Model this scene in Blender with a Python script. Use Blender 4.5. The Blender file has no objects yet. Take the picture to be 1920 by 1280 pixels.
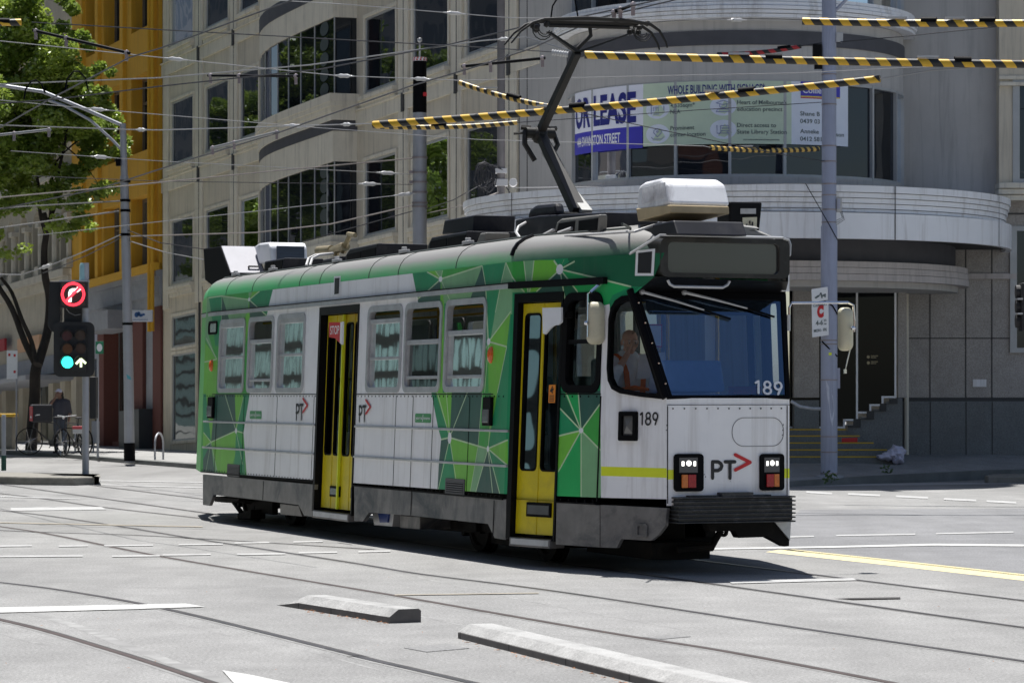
import bpy, bmesh, math, random
from mathutils import Vector, Matrix
from mathutils.geometry import delaunay_2d_cdt

# ------------------------------------------------------------------ camera, sky, sun, exposure
R = math.radians
F, CX, CY, H = 5500.0, 960.0, 740.0, 1.65      # focal length in photo pixels, eye level row, eye height (m)
sc = bpy.context.scene
cam = bpy.data.cameras.new('camera'); co = bpy.data.objects.new('camera', cam)
sc.collection.objects.link(co); sc.camera = co
co.location = (0, 0, H); co.rotation_euler = (R(90), 0, 0)
cam.sensor_width = 36; cam.lens = 36 * F / 1920; cam.shift_y = (CY - 640) / 1920
cam.clip_start = 0.5; cam.clip_end = 2000
cam.dof.use_dof = True; cam.dof.focus_distance = 29.0; cam.dof.aperture_fstop = 10.0

SUN_EL = 74.0
SUN_AZ = math.atan2(-0.15, 0.75)               # the sun stands behind the tram, a little to the left
world = bpy.data.worlds.new('World'); sc.world = world; world.use_nodes = True
wn = world.node_tree.nodes; wl = world.node_tree.links
sky = wn.new('ShaderNodeTexSky'); sky.sky_type = 'NISHITA'; sky.sun_disc = False
sky.sun_elevation = R(SUN_EL); sky.sun_rotation = SUN_AZ
sky.air_density = 1.0; sky.dust_density = 1.0; sky.ozone_density = 1.0
wn['Background'].inputs['Strength'].default_value = 0.062
wl.new(sky.outputs['Color'], wn['Background'].inputs['Color'])
sl = bpy.data.lights.new('sun', 'SUN'); sl.energy = 5.0; sl.angle = R(0.5); sl.color = (1, 0.975, 0.94)
so = bpy.data.objects.new('sun', sl); sc.collection.objects.link(so)
sdir = Vector((math.sin(SUN_AZ) * math.cos(R(SUN_EL)), math.cos(SUN_AZ) * math.cos(R(SUN_EL)), math.sin(R(SUN_EL))))
so.rotation_euler = sdir.to_track_quat('Z', 'Y').to_euler(); so.location = (0, 20, 60)
sc.view_settings.view_transform = 'Standard'; sc.view_settings.look = 'None'
sc.view_settings.exposure = 0.68; sc.view_settings.gamma = 1.0
sc.render.engine = 'CYCLES'
sc.cycles.max_bounces = 8; sc.cycles.transparent_max_bounces = 16
rnd = random.Random(7)

# ------------------------------------------------------------------ materials
def lin(c):
    return tuple(((x / 255) / 12.92 if x / 255 <= 0.04045 else ((x / 255 + 0.055) / 1.055) ** 2.4) for x in c)

def nodes(m):
    m.use_nodes = True
    return m.node_tree.nodes, m.node_tree.links

MATS = {}
def mat(name, col, rough=0.6, metal=0.0, var=0.12, scale=3.0, spec=0.5, bump=0.0, bscale=40.0,
        dirt=None, dscale=2.0, damount=0.5, streak=False, stretch=(1, 1, 1), speck=0.0, speckscale=60.0, emit=None, estr=0.0, coat=0.0):
    """principled paint / stone / metal whose colour wanders with noise; optional dirt patches or vertical streaks"""
    m = bpy.data.materials.new(name); n, l = nodes(m)
    b = n['Principled BSDF']
    b.inputs['Roughness'].default_value = rough; b.inputs['Metallic'].default_value = metal
    b.inputs['Specular IOR Level'].default_value = spec
    b.inputs['Coat Weight'].default_value = coat
    tc = n.new('ShaderNodeTexCoord'); mp = n.new('ShaderNodeMapping')
    mp.inputs['Scale'].default_value = stretch
    l.new(tc.outputs['Object'], mp.inputs['Vector'])
    nz = n.new('ShaderNodeTexNoise'); nz.inputs['Scale'].default_value = scale; nz.inputs['Detail'].default_value = 6
    nz.inputs['Roughness'].default_value = 0.62
    l.new(mp.outputs['Vector'], nz.inputs['Vector'])
    mr = n.new('ShaderNodeMapRange'); mr.inputs['From Min'].default_value = 0.3; mr.inputs['From Max'].default_value = 0.7
    mr.inputs['To Min'].default_value = 1 - var; mr.inputs['To Max'].default_value = 1 + var
    l.new(nz.outputs['Fac'], mr.inputs['Value'])
    mx = n.new('ShaderNodeVectorMath'); mx.operation = 'SCALE'; mx.inputs[0].default_value = col[:3]
    l.new(mr.outputs['Result'], mx.inputs['Scale'])
    out = mx.outputs['Vector']
    if speck:
        n3 = n.new('ShaderNodeTexNoise'); n3.inputs['Scale'].default_value = speckscale; n3.inputs['Detail'].default_value = 3
        l.new(tc.outputs['Object'], n3.inputs['Vector'])
        m3 = n.new('ShaderNodeMapRange'); m3.inputs['From Min'].default_value = 0.3; m3.inputs['From Max'].default_value = 0.7
        m3.inputs['To Min'].default_value = 1 - speck; m3.inputs['To Max'].default_value = 1 + speck
        l.new(n3.outputs['Fac'], m3.inputs['Value'])
        s3 = n.new('ShaderNodeVectorMath'); s3.operation = 'SCALE'
        l.new(out, s3.inputs[0]); l.new(m3.outputs['Result'], s3.inputs['Scale']); out = s3.outputs['Vector']
    if dirt is not None:
        mp2 = n.new('ShaderNodeMapping'); mp2.inputs['Scale'].default_value = (6, 6, 0.35) if streak else (1, 1, 1)
        l.new(tc.outputs['Object'], mp2.inputs['Vector'])
        n2 = n.new('ShaderNodeTexNoise'); n2.inputs['Scale'].default_value = dscale; n2.inputs['Detail'].default_value = 8
        n2.inputs['Roughness'].default_value = 0.7; n2.inputs['Distortion'].default_value = 0.6
        l.new(mp2.outputs['Vector'], n2.inputs['Vector'])
        m2 = n.new('ShaderNodeMapRange'); m2.inputs['From Min'].default_value = 0.5; m2.inputs['From Max'].default_value = 0.72
        m2.inputs['To Max'].default_value = damount
        l.new(n2.outputs['Fac'], m2.inputs['Value'])
        mm = n.new('ShaderNodeMix'); mm.data_type = 'RGBA'
        l.new(m2.outputs['Result'], mm.inputs['Factor']); l.new(out, mm.inputs['A'])
        mm.inputs['B'].default_value = (*dirt[:3], 1); out = mm.outputs['Result']
    l.new(out, b.inputs['Base Color'])
    if bump:
        nb = n.new('ShaderNodeTexNoise'); nb.inputs['Scale'].default_value = bscale; nb.inputs['Detail'].default_value = 4
        l.new(tc.outputs['Object'], nb.inputs['Vector'])
        bn = n.new('ShaderNodeBump'); bn.inputs['Strength'].default_value = bump; bn.inputs['Distance'].default_value = 0.02
        l.new(nb.outputs['Fac'], bn.inputs['Height']); l.new(bn.outputs['Normal'], b.inputs['Normal'])
    if emit is not None:
        b.inputs['Emission Color'].default_value = (*emit[:3], 1); b.inputs['Emission Strength'].default_value = estr
    MATS[name] = m
    return m

def glass(name, tint, ior=2.0, gcol=(1, 1, 1), rough=0.02, bump=0.0, bscale=3.0, bstretch=(1, 1, 1), see=1.0, back=(0.01, 0.012, 0.014)):
    """coated pane: mirror share by Fresnel, the rest lets light through (see) or is a dark backing"""
    m = bpy.data.materials.new(name); n, l = nodes(m)
    n.remove(n['Principled BSDF']); o = n['Material Output']
    fr = n.new('ShaderNodeFresnel'); fr.inputs['IOR'].default_value = ior
    gl = n.new('ShaderNodeBsdfGlossy'); gl.inputs['Color'].default_value = (*gcol, 1); gl.inputs['Roughness'].default_value = rough
    if see > 0:
        tr = n.new('ShaderNodeBsdfTransparent'); tr.inputs['Color'].default_value = (*tint, 1)
    else:
        tr = n.new('ShaderNodeBsdfDiffuse'); tr.inputs['Color'].default_value = (*back, 1)
    mx = n.new('ShaderNodeMixShader')
    l.new(fr.outputs['Fac'], mx.inputs['Fac']); l.new(tr.outputs[0], mx.inputs[1]); l.new(gl.outputs[0], mx.inputs[2])
    l.new(mx.outputs[0], o.inputs['Surface'])
    if bump:
        tc = n.new('ShaderNodeTexCoord'); mp = n.new('ShaderNodeMapping'); mp.inputs['Scale'].default_value = bstretch
        nb = n.new('ShaderNodeTexNoise'); nb.inputs['Scale'].default_value = bscale; nb.inputs['Detail'].default_value = 1.0
        l.new(tc.outputs['Object'], mp.inputs['Vector']); l.new(mp.outputs['Vector'], nb.inputs['Vector'])
        bn = n.new('ShaderNodeBump'); bn.inputs['Strength'].default_value = bump; bn.inputs['Distance'].default_value = 0.05
        l.new(nb.outputs['Fac'], bn.inputs['Height']); l.new(bn.outputs['Normal'], gl.inputs['Normal'])
    MATS[name] = m
    return m

def emitter(name, col, s):
    m = bpy.data.materials.new(name); n, l = nodes(m)
    b = n['Principled BSDF']; b.inputs['Base Color'].default_value = (*[c * 0.5 for c in col], 1)
    b.inputs['Emission Color'].default_value = (*col, 1); b.inputs['Emission Strength'].default_value = s
    MATS[name] = m
    return m

def stripes(name, c1, c2, period, slant=1.0, axis='UV'):
    """diagonal hazard bands along the length of a sleeve (uses the u along the tube stored in the UV map)"""
    m = bpy.data.materials.new(name); n, l = nodes(m); b = n['Principled BSDF']
    uv = n.new('ShaderNodeUVMap'); uv.uv_map = 'along'
    sp = n.new('ShaderNodeSeparateXYZ'); l.new(uv.outputs['UV'], sp.inputs[0])
    sn = n.new('ShaderNodeMath'); sn.operation = 'SINE'
    a6 = n.new('ShaderNodeMath'); a6.operation = 'MULTIPLY'; a6.inputs[1].default_value = 2 * math.pi
    l.new(sp.outputs['Y'], a6.inputs[0]); l.new(a6.outputs[0], sn.inputs[0])
    ml = n.new('ShaderNodeMath'); ml.operation = 'MULTIPLY'; ml.inputs[1].default_value = slant
    l.new(sn.outputs[0], ml.inputs[0])
    ad = n.new('ShaderNodeMath'); ad.operation = 'ADD'; l.new(sp.outputs['X'], ad.inputs[0]); l.new(ml.outputs[0], ad.inputs[1])
    dv = n.new('ShaderNodeMath'); dv.operation = 'DIVIDE'; dv.inputs[1].default_value = period; l.new(ad.outputs[0], dv.inputs[0])
    fr = n.new('ShaderNodeMath'); fr.operation = 'FRACT'; l.new(dv.outputs[0], fr.inputs[0])
    gt = n.new('ShaderNodeMath'); gt.operation = 'GREATER_THAN'; gt.inputs[1].default_value = 0.5; l.new(fr.outputs[0], gt.inputs[0])
    mm = n.new('ShaderNodeMix'); mm.data_type = 'RGBA'; mm.inputs['A'].default_value = (*c1, 1); mm.inputs['B'].default_value = (*c2, 1)
    l.new(gt.outputs[0], mm.inputs['Factor']); l.new(mm.outputs['Result'], b.inputs['Base Color'])
    b.inputs['Roughness'].default_value = 0.45
    MATS[name] = m
    return m

# ------------------------------------------------------------------ objects
C = sc.collection
def thing(name, label, cat, loc=(0, 0, 0), rotz=0.0, group=None, kind=None):
    o = bpy.data.objects.new(name, None); C.objects.link(o)
    o.location = loc; o.rotation_euler = (0, 0, rotz); o.empty_display_size = 0.3
    o['label'] = label; o['category'] = cat
    if group: o['group'] = group
    if kind: o['kind'] = kind
    return o
def tag(o, label, cat, group=None, kind=None):
    o['label'] = label; o['category'] = cat
    if group: o['group'] = group
    if kind: o['kind'] = kind
    return o
def structure(o, label=None):
    o['kind'] = 'structure'
    if label: o['label'] = label
    return o
def world_matrix(o):
    m = Matrix.Translation(o.location) @ o.rotation_euler.to_matrix().to_4x4()
    return world_matrix(o.parent) @ m if o.parent else m

class MB:
    """collects shapes and links them as ONE mesh object"""
    def __init__(self): self.v = []; self.f = []; self.m = []; self.uv = {}
    def add(self, pts, faces, m=0):
        b = len(self.v); self.v += [Vector(p) for p in pts]
        for f in faces: self.f.append([b + i for i in f]); self.m.append(m)
        return b
    def poly(self, pts, m=0): self.add(pts, [range(len(pts))], m)
    def box(self, c, s, rot=None, m=0):
        x, y, z = [k / 2 for k in s]
        p = [Vector((a, b, d)) for a in (-x, x) for b in (-y, y) for d in (-z, z)]
        if rot is not None: p = [rot @ q for q in p]
        c = Vector(c)
        self.add([c + q for q in p], [(0, 1, 3, 2), (4, 6, 7, 5), (0, 4, 5, 1), (2, 3, 7, 6), (0, 2, 6, 4), (1, 5, 7, 3)], m)
    def mm(self, a, b, m=0):
        self.box([(a[i] + b[i]) / 2 for i in range(3)], [abs(b[i] - a[i]) for i in range(3)], m=m)
    def mapbox(self, fn, a, b, c, m=0, na=1):
        """box in a mapped space fn(a,b,c), split along a"""
        base = len(self.v)
        for k in range(na + 1):
            t = a[0] + (a[1] - a[0]) * k / na
            self.v += [Vector(fn(t, i, j)) for i, j in ((b[0], c[0]), (b[1], c[0]), (b[1], c[1]), (b[0], c[1]))]
        for k in range(na):
            o = base + 4 * k
            for i in range(4):
                self.f.append([o + i, o + (i + 1) % 4, o + 4 + (i + 1) % 4, o + 4 + i]); self.m.append(m)
        self.f.append([base + i for i in range(4)]); self.m.append(m)
        self.f.append([base + 4 * na + i for i in range(4)]); self.m.append(m)
    def prism(self, pts, vec, m=0):
        n = len(pts); vec = Vector(vec); pts = [Vector(p) for p in pts]
        self.add(pts + [p + vec for p in pts], [list(range(n))[::-1], list(range(n, 2 * n))] +
                 [(i, (i + 1) % n, n + (i + 1) % n, n + i) for i in range(n)], m)
    def tube(self, path, r, n=8, m=0, cap=True, uvs=False):
        path = [Vector(p) for p in path]
        rr = r if isinstance(r, (list, tuple)) else [r] * len(path)
        b = len(self.v); k = len(path); L = 0; prev = None
        for i, p in enumerate(path):
            t = (path[min(i + 1, k - 1)] - path[max(i - 1, 0)]).normalized()
            if prev is None:
                up = Vector((0, 0, 1)) if abs(t.z) < 0.95 else Vector((1, 0, 0))
                x = t.cross(up).normalized()
            else:
                x = (prev - t * prev.dot(t)).normalized()
            prev = x; y = x.cross(t)
            if i: L += (p - path[i - 1]).length
            for j in range(n):
                a = 2 * math.pi * j / n
                self.v.append(p + (x * math.cos(a) + y * math.sin(a)) * rr[i])
                self.uv[len(self.v) - 1] = (L, j / n)
        for i in range(k - 1):
            for j in range(n):
                a, c = b + i * n + j, b + i * n + (j + 1) % n
                self.f.append([a, c, c + n, a + n]); self.m.append(m)
        if cap:
            self.f.append([b + j for j in range(n)][::-1]); self.m.append(m)
            self.f.append([b + (k - 1) * n + j for j in range(n)]); self.m.append(m)
    def lathe(self, prof, c=(0, 0, 0), n=16, m=0, axis='Z', arc=(0, 2 * math.pi)):
        b = len(self.v); c = Vector(c); full = abs(arc[1] - arc[0] - 2 * math.pi) < 1e-6
        cols = n if full else n + 1
        for j in range(cols):
            a = arc[0] + (arc[1] - arc[0]) * j / n
            for (r, z) in prof:
                q = Vector((r * math.cos(a), r * math.sin(a), z))
                if axis == 'X': q = Vector((q.z, q.x, q.y))
                if axis == 'Y': q = Vector((q.x, q.z, q.y))
                self.v.append(c + q)
        k = len(prof)
        for j in range(n):
            for i in range(k - 1):
                a = b + j * k + i; d = b + ((j + 1) % cols) * k + i
                self.f.append([a, d, d + 1, a + 1]); self.m.append(m)
    def ball(self, c, r, n=12, m=0):
        rx, ry, rz = r if isinstance(r, (tuple, list)) else (r, r, r)
        b = len(self.v); c = Vector(c); k = n // 2
        for i in range(1, k):
            for j in range(n):
                t, p = math.pi * i / k, 2 * math.pi * j / n
                self.v.append(c + Vector((rx * math.sin(t) * math.cos(p), ry * math.sin(t) * math.sin(p), rz * math.cos(t))))
        self.v += [c + Vector((0, 0, rz)), c - Vector((0, 0, rz))]; t0 = len(self.v) - 2
        for i in range(k - 2):
            for j in range(n):
                a, d = b + i * n + j, b + i * n + (j + 1) % n
                self.f.append([a, a + n, d + n, d]); self.m.append(m)
        for j in range(n):
            self.f.append([t0, b + j, b + (j + 1) % n]); self.m.append(m)
            self.f.append([t0 + 1, b + (k - 2) * n + (j + 1) % n, b + (k - 2) * n + j]); self.m.append(m)
    def build(self, name, mats, parent=None, world=False, smooth=False, bevel=0.0, normals=True, weld=False):
        if not isinstance(mats, (list, tuple)): mats = [mats]
        vs = self.v
        if world and parent is not None:
            inv = world_matrix(parent).inverted(); vs = [inv @ p for p in vs]
        me = bpy.data.meshes.new(name)
        me.from_pydata([tuple(p) for p in vs], [], [list(f) for f in self.f])
        for mm in mats: me.materials.append(MATS[mm] if isinstance(mm, str) else mm)
        me.polygons.foreach_set('material_index', self.m)
        if self.uv:
            ul = me.uv_layers.new(name='along')
            for lp in me.loops:
                ul.data[lp.index].uv = self.uv.get(lp.vertex_index, (0, 0))
            for p in me.polygons:      # close the seam round the tube
                lo = [ul.data[i].uv for i in p.loop_indices]
                if max(q[1] for q in lo) - min(q[1] for q in lo) > 0.5:
                    for i in p.loop_indices:
                        if ul.data[i].uv[1] < 0.3: ul.data[i].uv = (ul.data[i].uv[0], ul.data[i].uv[1] + 1)
        if normals or weld:
            bm = bmesh.new(); bm.from_mesh(me)
            if weld: bmesh.ops.remove_doubles(bm, verts=bm.verts, dist=1e-4)
            bmesh.ops.recalc_face_normals(bm, faces=bm.faces)
            bm.to_mesh(me); bm.free()
        if smooth:
            me.polygons.foreach_set('use_smooth', [True] * len(me.polygons))
            try: me.set_sharp_from_angle(angle=R(40))
            except Exception: pass
        o = bpy.data.objects.new(name, me); C.objects.link(o)
        if parent is not None: o.parent = parent
        if bevel:
            bv = o.modifiers.new('bevel', 'BEVEL'); bv.width = bevel; bv.segments = 2; bv.limit_method = 'ANGLE'; bv.angle_limit = R(35)
        return o

def each(mb, name, m, parent, **k):
    """one object for every separate piece collected in mb"""
    up = list(range(len(mb.v)))
    def find(i):
        while up[i] != i: up[i] = up[up[i]]; i = up[i]
        return i
    for f in mb.f:
        for i in f[1:]: up[find(i)] = find(f[0])
    groups = {}
    for f, mi in zip(mb.f, mb.m): groups.setdefault(find(f[0]), []).append((f, mi))
    for fs in groups.values():
        g = MB(); ids = {}
        for f, mi in fs:
            for i in f:
                if i not in ids: ids[i] = len(g.v); g.v.append(mb.v[i])
            g.f.append([ids[i] for i in f]); g.m.append(mi)
        o = g.build(name, m, parent, **k)
    return o

def copy_tree(o, parent=None):
    c = o.copy(); C.objects.link(c)
    if parent is not None: c.parent = parent
    for ch in list(o.children): copy_tree(ch, c)
    return c

_bf = None
def text_geo(s, size=1.0, sx=1.0, bold=0.0, align='LEFT', spacing=1.0):
    """letters as flat triangles in the xy plane: (verts, faces)"""
    cu = bpy.data.curves.new('lettering', 'FONT'); cu.body = s; cu.size = size; cu.align_x = align
    cu.offset = bold; cu.space_character = spacing; cu.resolution_u = 3
    o = bpy.data.objects.new('lettering', cu); C.objects.link(o)
    dg = bpy.context.evaluated_depsgraph_get(); dg.update()
    me = o.evaluated_get(dg).to_mesh()
    vs = [(v.co.x * sx, v.co.y) for v in me.vertices]; fs = [list(p.vertices) for p in me.polygons]
    o.evaluated_get(dg).to_mesh_clear()
    bpy.data.objects.remove(o); bpy.data.curves.remove(cu)
    return vs, fs
def put_text(mb, s, fn, size, sx=1.0, bold=0.0, align='LEFT', m=0, spacing=1.0):
    """fn maps (x, y) of the lettering onto its surface"""
    vs, fs = text_geo(s, size, sx, bold, align, spacing)
    mb.add([fn(x, y) for x, y in vs], fs, m)

def rrect(a0, b0, a1, b1, r, n=4):
    p = []
    for cx, cy, s in ((a1 - r, b1 - r, 0), (a0 + r, b1 - r, 90), (a0 + r, b0 + r, 180), (a1 - r, b0 + r, 270)):
        for k in range(n + 1):
            a = R(s + 90 * k / n); p.append((cx + r * math.cos(a), cy + r * math.sin(a)))
    return p
def inside(p, poly):
    x, y = p; c = False; n = len(poly)
    for i in range(n):
        x1, y1 = poly[i]; x2, y2 = poly[(i + 1) % n]
        if (y1 > y) != (y2 > y) and x < (x2 - x1) * (y - y1) / (y2 - y1) + x1: c = not c
    return c
def cut_sheet(mb, outline, holes, fn, layers=(), segs=(), base=0):
    """outline minus holes as a triangulated sheet; layers = [(polygon, material)] painted in order"""
    vs, es = [], []
    def ring(p):
        b = len(vs); vs.extend(Vector(q) for q in p)
        es.extend((b + i, b + (i + 1) % len(p)) for i in range(len(p)))
    ring(outline)
    for h in holes: ring(h)
    for p, _ in layers: ring(p)
    for a, b_ in segs:
        k = len(vs); vs.extend([Vector(a), Vector(b_)]); es.append((k, k + 1))
    ov, _, of, *_ = delaunay_2d_cdt(vs, es, [], 0, 1e-4)
    pts = [fn(q[0], q[1]) for q in ov]; b = len(mb.v); mb.v += [Vector(p) for p in pts]
    bb = [(min(q[0] for q in p), max(q[0] for q in p), min(q[1] for q in p), max(q[1] for q in p)) for p, _ in layers]
    for f in of:
        c = (sum(ov[i][0] for i in f) / len(f), sum(ov[i][1] for i in f) / len(f))
        if not inside(c, outline) or any(inside(c, h) for h in holes): continue
        mi = base
        for (p, k), q in zip(layers, bb):
            if q[0] <= c[0] <= q[1] and q[2] <= c[1] <= q[3] and inside(c, p): mi = k
        mb.f.append([b + i for i in f]); mb.m.append(mi)
def ring_strip(mb, outer, inner, fn, o0, o1, m=0):
    """frame between two outlines with equal point counts, from depth o0 (front) to o1 (back)"""
    n = len(outer); b = len(mb.v)
    for d in (o0, o1):
        mb.v += [Vector(fn(a, c, d)) for a, c in outer] + [Vector(fn(a, c, d)) for a, c in inner]
    for i in range(n):
        j = (i + 1) % n
        for q in ((i, j, n + j, n + i), (2 * n + i, 3 * n + i, 3 * n + j, 2 * n + j), (i, 2 * n + i, 2 * n + j, j), (n + i, n + j, 3 * n + j, 3 * n + i)):
            mb.f.append([b + k for k in q]); mb.m.append(m)

def ray(px, py): return (px - CX) / F, (CY - py) / F
def gpt(px, py, z=0.0):
    """point of the ground (height z) seen at a photo pixel"""
    r, q = ray(px, py); Y = (z - H) / q
    return Vector((r * Y, Y, z))
def dpt(px, py, Y):
    r, q = ray(px, py); return Vector((r * Y, Y, H + q * Y))

# ------------------------------------------------------------------ colours
mat('white_paint', (0.85, 0.855, 0.865), 0.42, var=0.06, scale=1.5, spec=.35, dirt=(0.36, 0.33, 0.29), dscale=1.0, damount=0.42, streak=True, bump=0.8, bscale=1.7)
def paint(n, c): return mat(n, c, 0.40, var=0.10, scale=2.0, spec=.35, dirt=(0.13, 0.13, 0.11), dscale=1.3, damount=0.22, streak=True, bump=0.6, bscale=1.7)
paint('emerald', (0.011, 0.27, 0.105)); paint('deep_teal', (0.028, 0.105, 0.080)); paint('lime', (0.17, 0.52, 0.05))
paint('pale_green', (0.20, 0.43, 0.21)); paint('mid_green', (0.05, 0.38, 0.06)); paint('bottle_green', (0.010, 0.125, 0.055))
paint('leaf_green', (0.016, 0.40, 0.10)); paint('line_green', (0.50, 0.66, 0.40))
mat('yellow_paint', (0.66, 0.53, 0.008), 0.4, var=0.08, dirt=(0.2, 0.16, 0.05), dscale=3, damount=0.35)
mat('hi_vis', (0.72, 0.80, 0.02), 0.4, var=0.05, emit=(0.7, 0.8, 0.02), estr=0.0)
mat('skirt_steel', (0.17, 0.162, 0.155), 0.42, metal=0.1, var=0.25, scale=5, dirt=(0.030, 0.036, 0.046), dscale=.9, damount=1.6, bump=0.5, bscale=2.5)
mat('black_rubber', (0.004, 0.004, 0.005), 0.6, var=0.1, spec=.08)
mat('black_paint', (0.005, 0.005, 0.006), 0.45, var=0.15, spec=.12)
mat('roof_kit', (0.010, 0.011, 0.017), 0.5, var=0.25, spec=.25, dirt=(0.08, 0.075, 0.07), dscale=3, damount=0.3)
mat('roof_grey', (0.40, 0.40, 0.40), 0.6, var=0.15, dirt=(0.15, 0.14, 0.12), dscale=2.5, damount=0.5)
mat('under_steel', (0.009, 0.0085, 0.008), 0.75, var=0.3, spec=.15, dirt=(0.045, 0.036, 0.028), dscale=4, damount=0.5)
mat('aluminium', (0.48, 0.49, 0.50), 0.38, metal=0.35, var=0.12, scale=5, dirt=(0.2, 0.2, 0.2), dscale=4, damount=0.35)
mat('chrome', (0.75, 0.75, 0.76), 0.12, metal=1.0, var=0.05)
mat('mirror_beige', (0.52, 0.49, 0.36), 0.4, var=0.06, dirt=(0.2, 0.18, 0.13), dscale=5, damount=0.3)
mat('black_ink', (0.012, 0.012, 0.014), 0.5, var=0.05)
mat('red_ink', (0.55, 0.012, 0.018), 0.45, var=0.05)
mat('white_ink', (0.78, 0.79, 0.80), 0.45, var=0.04)
mat('interior_grey', (0.16, 0.165, 0.17), 0.6, var=0.1)
mat('seat_fabric', (0.02, 0.07, 0.05), 0.85, var=0.3, scale=20)
mat('dash_blue', (0.46, 0.56, 0.74), 0.5, var=0.1)
mat('rail_yellow', (0.65, 0.40, 0.03), 0.4, var=0.05)
mat('amber', (0.70, 0.12, 0.01), 0.25, var=0.1, coat=0.4)
mat('orange_lens', (0.60, 0.17, 0.03), 0.3, var=0.2, scale=60)
mat('red_lens', (0.35, 0.015, 0.02), 0.25, var=0.2, scale=60)
mat('ac_white', (0.70, 0.71, 0.73), 0.4, var=0.06, dirt=(0.18, 0.17, 0.18), dscale=2.5, damount=0.6)
mat('ac_tray', (0.42, 0.33, 0.19), 0.6, var=0.2)
mat('brass', (0.30, 0.25, 0.15), 0.45, metal=0.6, var=0.25, scale=8)
mat('pantograph', (0.018, 0.017, 0.015), 0.5, metal=0.1, spec=.3, var=0.25)
mat('panto_grey', (0.32, 0.32, 0.30), 0.55, var=0.2, dirt=(0.12, 0.12, 0.11), dscale=5, damount=0.5)
emitter('headlamp', (1.0, 0.98, 0.92), 1.8)
glass('tram_glass', (0.16, 0.20, 0.20), ior=3.2, gcol=(0.88, 0.97, 0.97), bump=0.006, bscale=1.0, bstretch=(4, 4, 3))
glass('door_glass', (0.35, 0.40, 0.42), ior=1.38, gcol=(0.40, 0.46, 0.50), bump=0.02, bscale=2.0)
glass('cab_glass', (0.95, 0.96, 0.96), ior=1.3)
glass('windscreen', (0.70, 0.84, 1.0), ior=2.8, gcol=(0.48, 0.70, 1.0), rough=0.01)
glass('sign_glass', (0.2, 0.2, 0.2), ior=1.7, see=0, back=(0.035, 0.037, 0.036), rough=0.12)
# ================================================================== THE TRAM
# plan frame: u runs along the axis (0 where the front taper starts, + towards the front), w is the inset from the near side
P1 = Vector((-0.042, 28.56)); AX = Vector((0.3649, -0.9311)); NI = Vector((0.9311, 0.3649)); HALF = 1.31; UC = -5.555
TL = P1 + NI * HALF + AX * UC
tram = thing('tram', 'green and white tram with yellow doors crossing the intersection', 'tram',
             (TL.x, TL.y, 0), math.atan2(AX.y, AX.x))
def tl(u, w, z): return Vector((u - UC, w - HALF, z))
PLAN = [(-13.334, 0.687), (-12.601, 0.351), (-11.11, 0.0), (0.0, 0.0), (1.491, 0.351), (2.224, 0.687)]
SS = [0.0] * 6
for i in (4, 5): SS[i] = SS[i - 1] + math.dist(PLAN[i], PLAN[i - 1])
SS[2] = -11.11
for i in (1, 0): SS[i] = SS[i + 1] - math.dist(PLAN[i], PLAN[i + 1])
S_END = SS[5]
def lean(s, z):
    """the sides lean in slightly towards the roof"""
    k = 1.0
    if s > SS[4]: k = max(0.0, 1 - (s - SS[4]) / (SS[5] - SS[4]))
    if s < SS[1]: k = max(0.0, 1 - (SS[1] - s) / (SS[1] - SS[0]))
    return 0.04 * (z - 1.65) * k
def side(s, z, out=0.0):
    i = 0
    while i < 4 and s > SS[i + 1]: i += 1
    a, b = Vector(PLAN[i]), Vector(PLAN[i + 1]); e = (b - a).normalized()
    p = a + e * (s - SS[i]); nrm = Vector((e.y, -e.x))
    p = p + nrm * out
    return tl(p.x, p.y + lean(s, z), z)
def far_side(s, z, out=0.0):
    p = side(s, z, out); return Vector((p.x, -p.y, p.z))
def sideP(px, py):
    """(s, z) of the near side under a photo pixel"""
    r, q = ray(px, py); best = None
    for i in (2, 3, 4):
        a, b = Vector(PLAN[i]), Vector(PLAN[i + 1]); e = (b - a).normalized(); z = 1.65; t = 0
        for _ in range(6):
            off = lean(SS[i] + t, z)
            X0 = P1 + AX * a.x + NI * (a.y + off); D = AX * e.x + NI * e.y
            t = (r * X0.y - X0.x) / (D.x - r * D.y); Y = X0.y + D.y * t; z = H + q * Y
        s = SS[i] + t
        lo, hi = SS[i], SS[i + 1]
        if i == 2 and s <= hi: return (s, z)
        if i == 3 and s <= hi: return (max(s, lo), z)
        best = (s, z)
    return best
def wP(px, py, w):
    """(u, z) on the upright plane at inset w"""
    r, q = ray(px, py); X0 = P1 + NI * w
    u = (r * X0.y - X0.x) / (AX.x - r * AX.y); Y = X0.y + AX.y * u
    return u, H + q * Y
def uP(px, py, u):
    """(w, z) on the cross plane at u"""
    r, q = ray(px, py); X0 = P1 + AX * u
    w = (r * X0.y - X0.x) / (NI.x - r * NI.y); Y = X0.y + NI.y * w
    return w, H + q * Y
def pl(crop, pts):
    ox, oy, k = crop
    return [sideP(ox + x / k, oy + y / k) for x, y in pts]
c1 = (360, 420, 3.555); c2 = (640, 480, 3.369); c3 = (920, 480, 3.368); c6 = (360, 720, 4.267); c7 = (640, 720, 3.556)
ca = (370, 540, 12); cb = (700, 500, 12); cc = (900, 490, 12); cd = (1040, 490, 12); c0 = (0, 0, 1)
ZT, ZB = 2.945, 0.62
ZDRIP = 2.70

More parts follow.
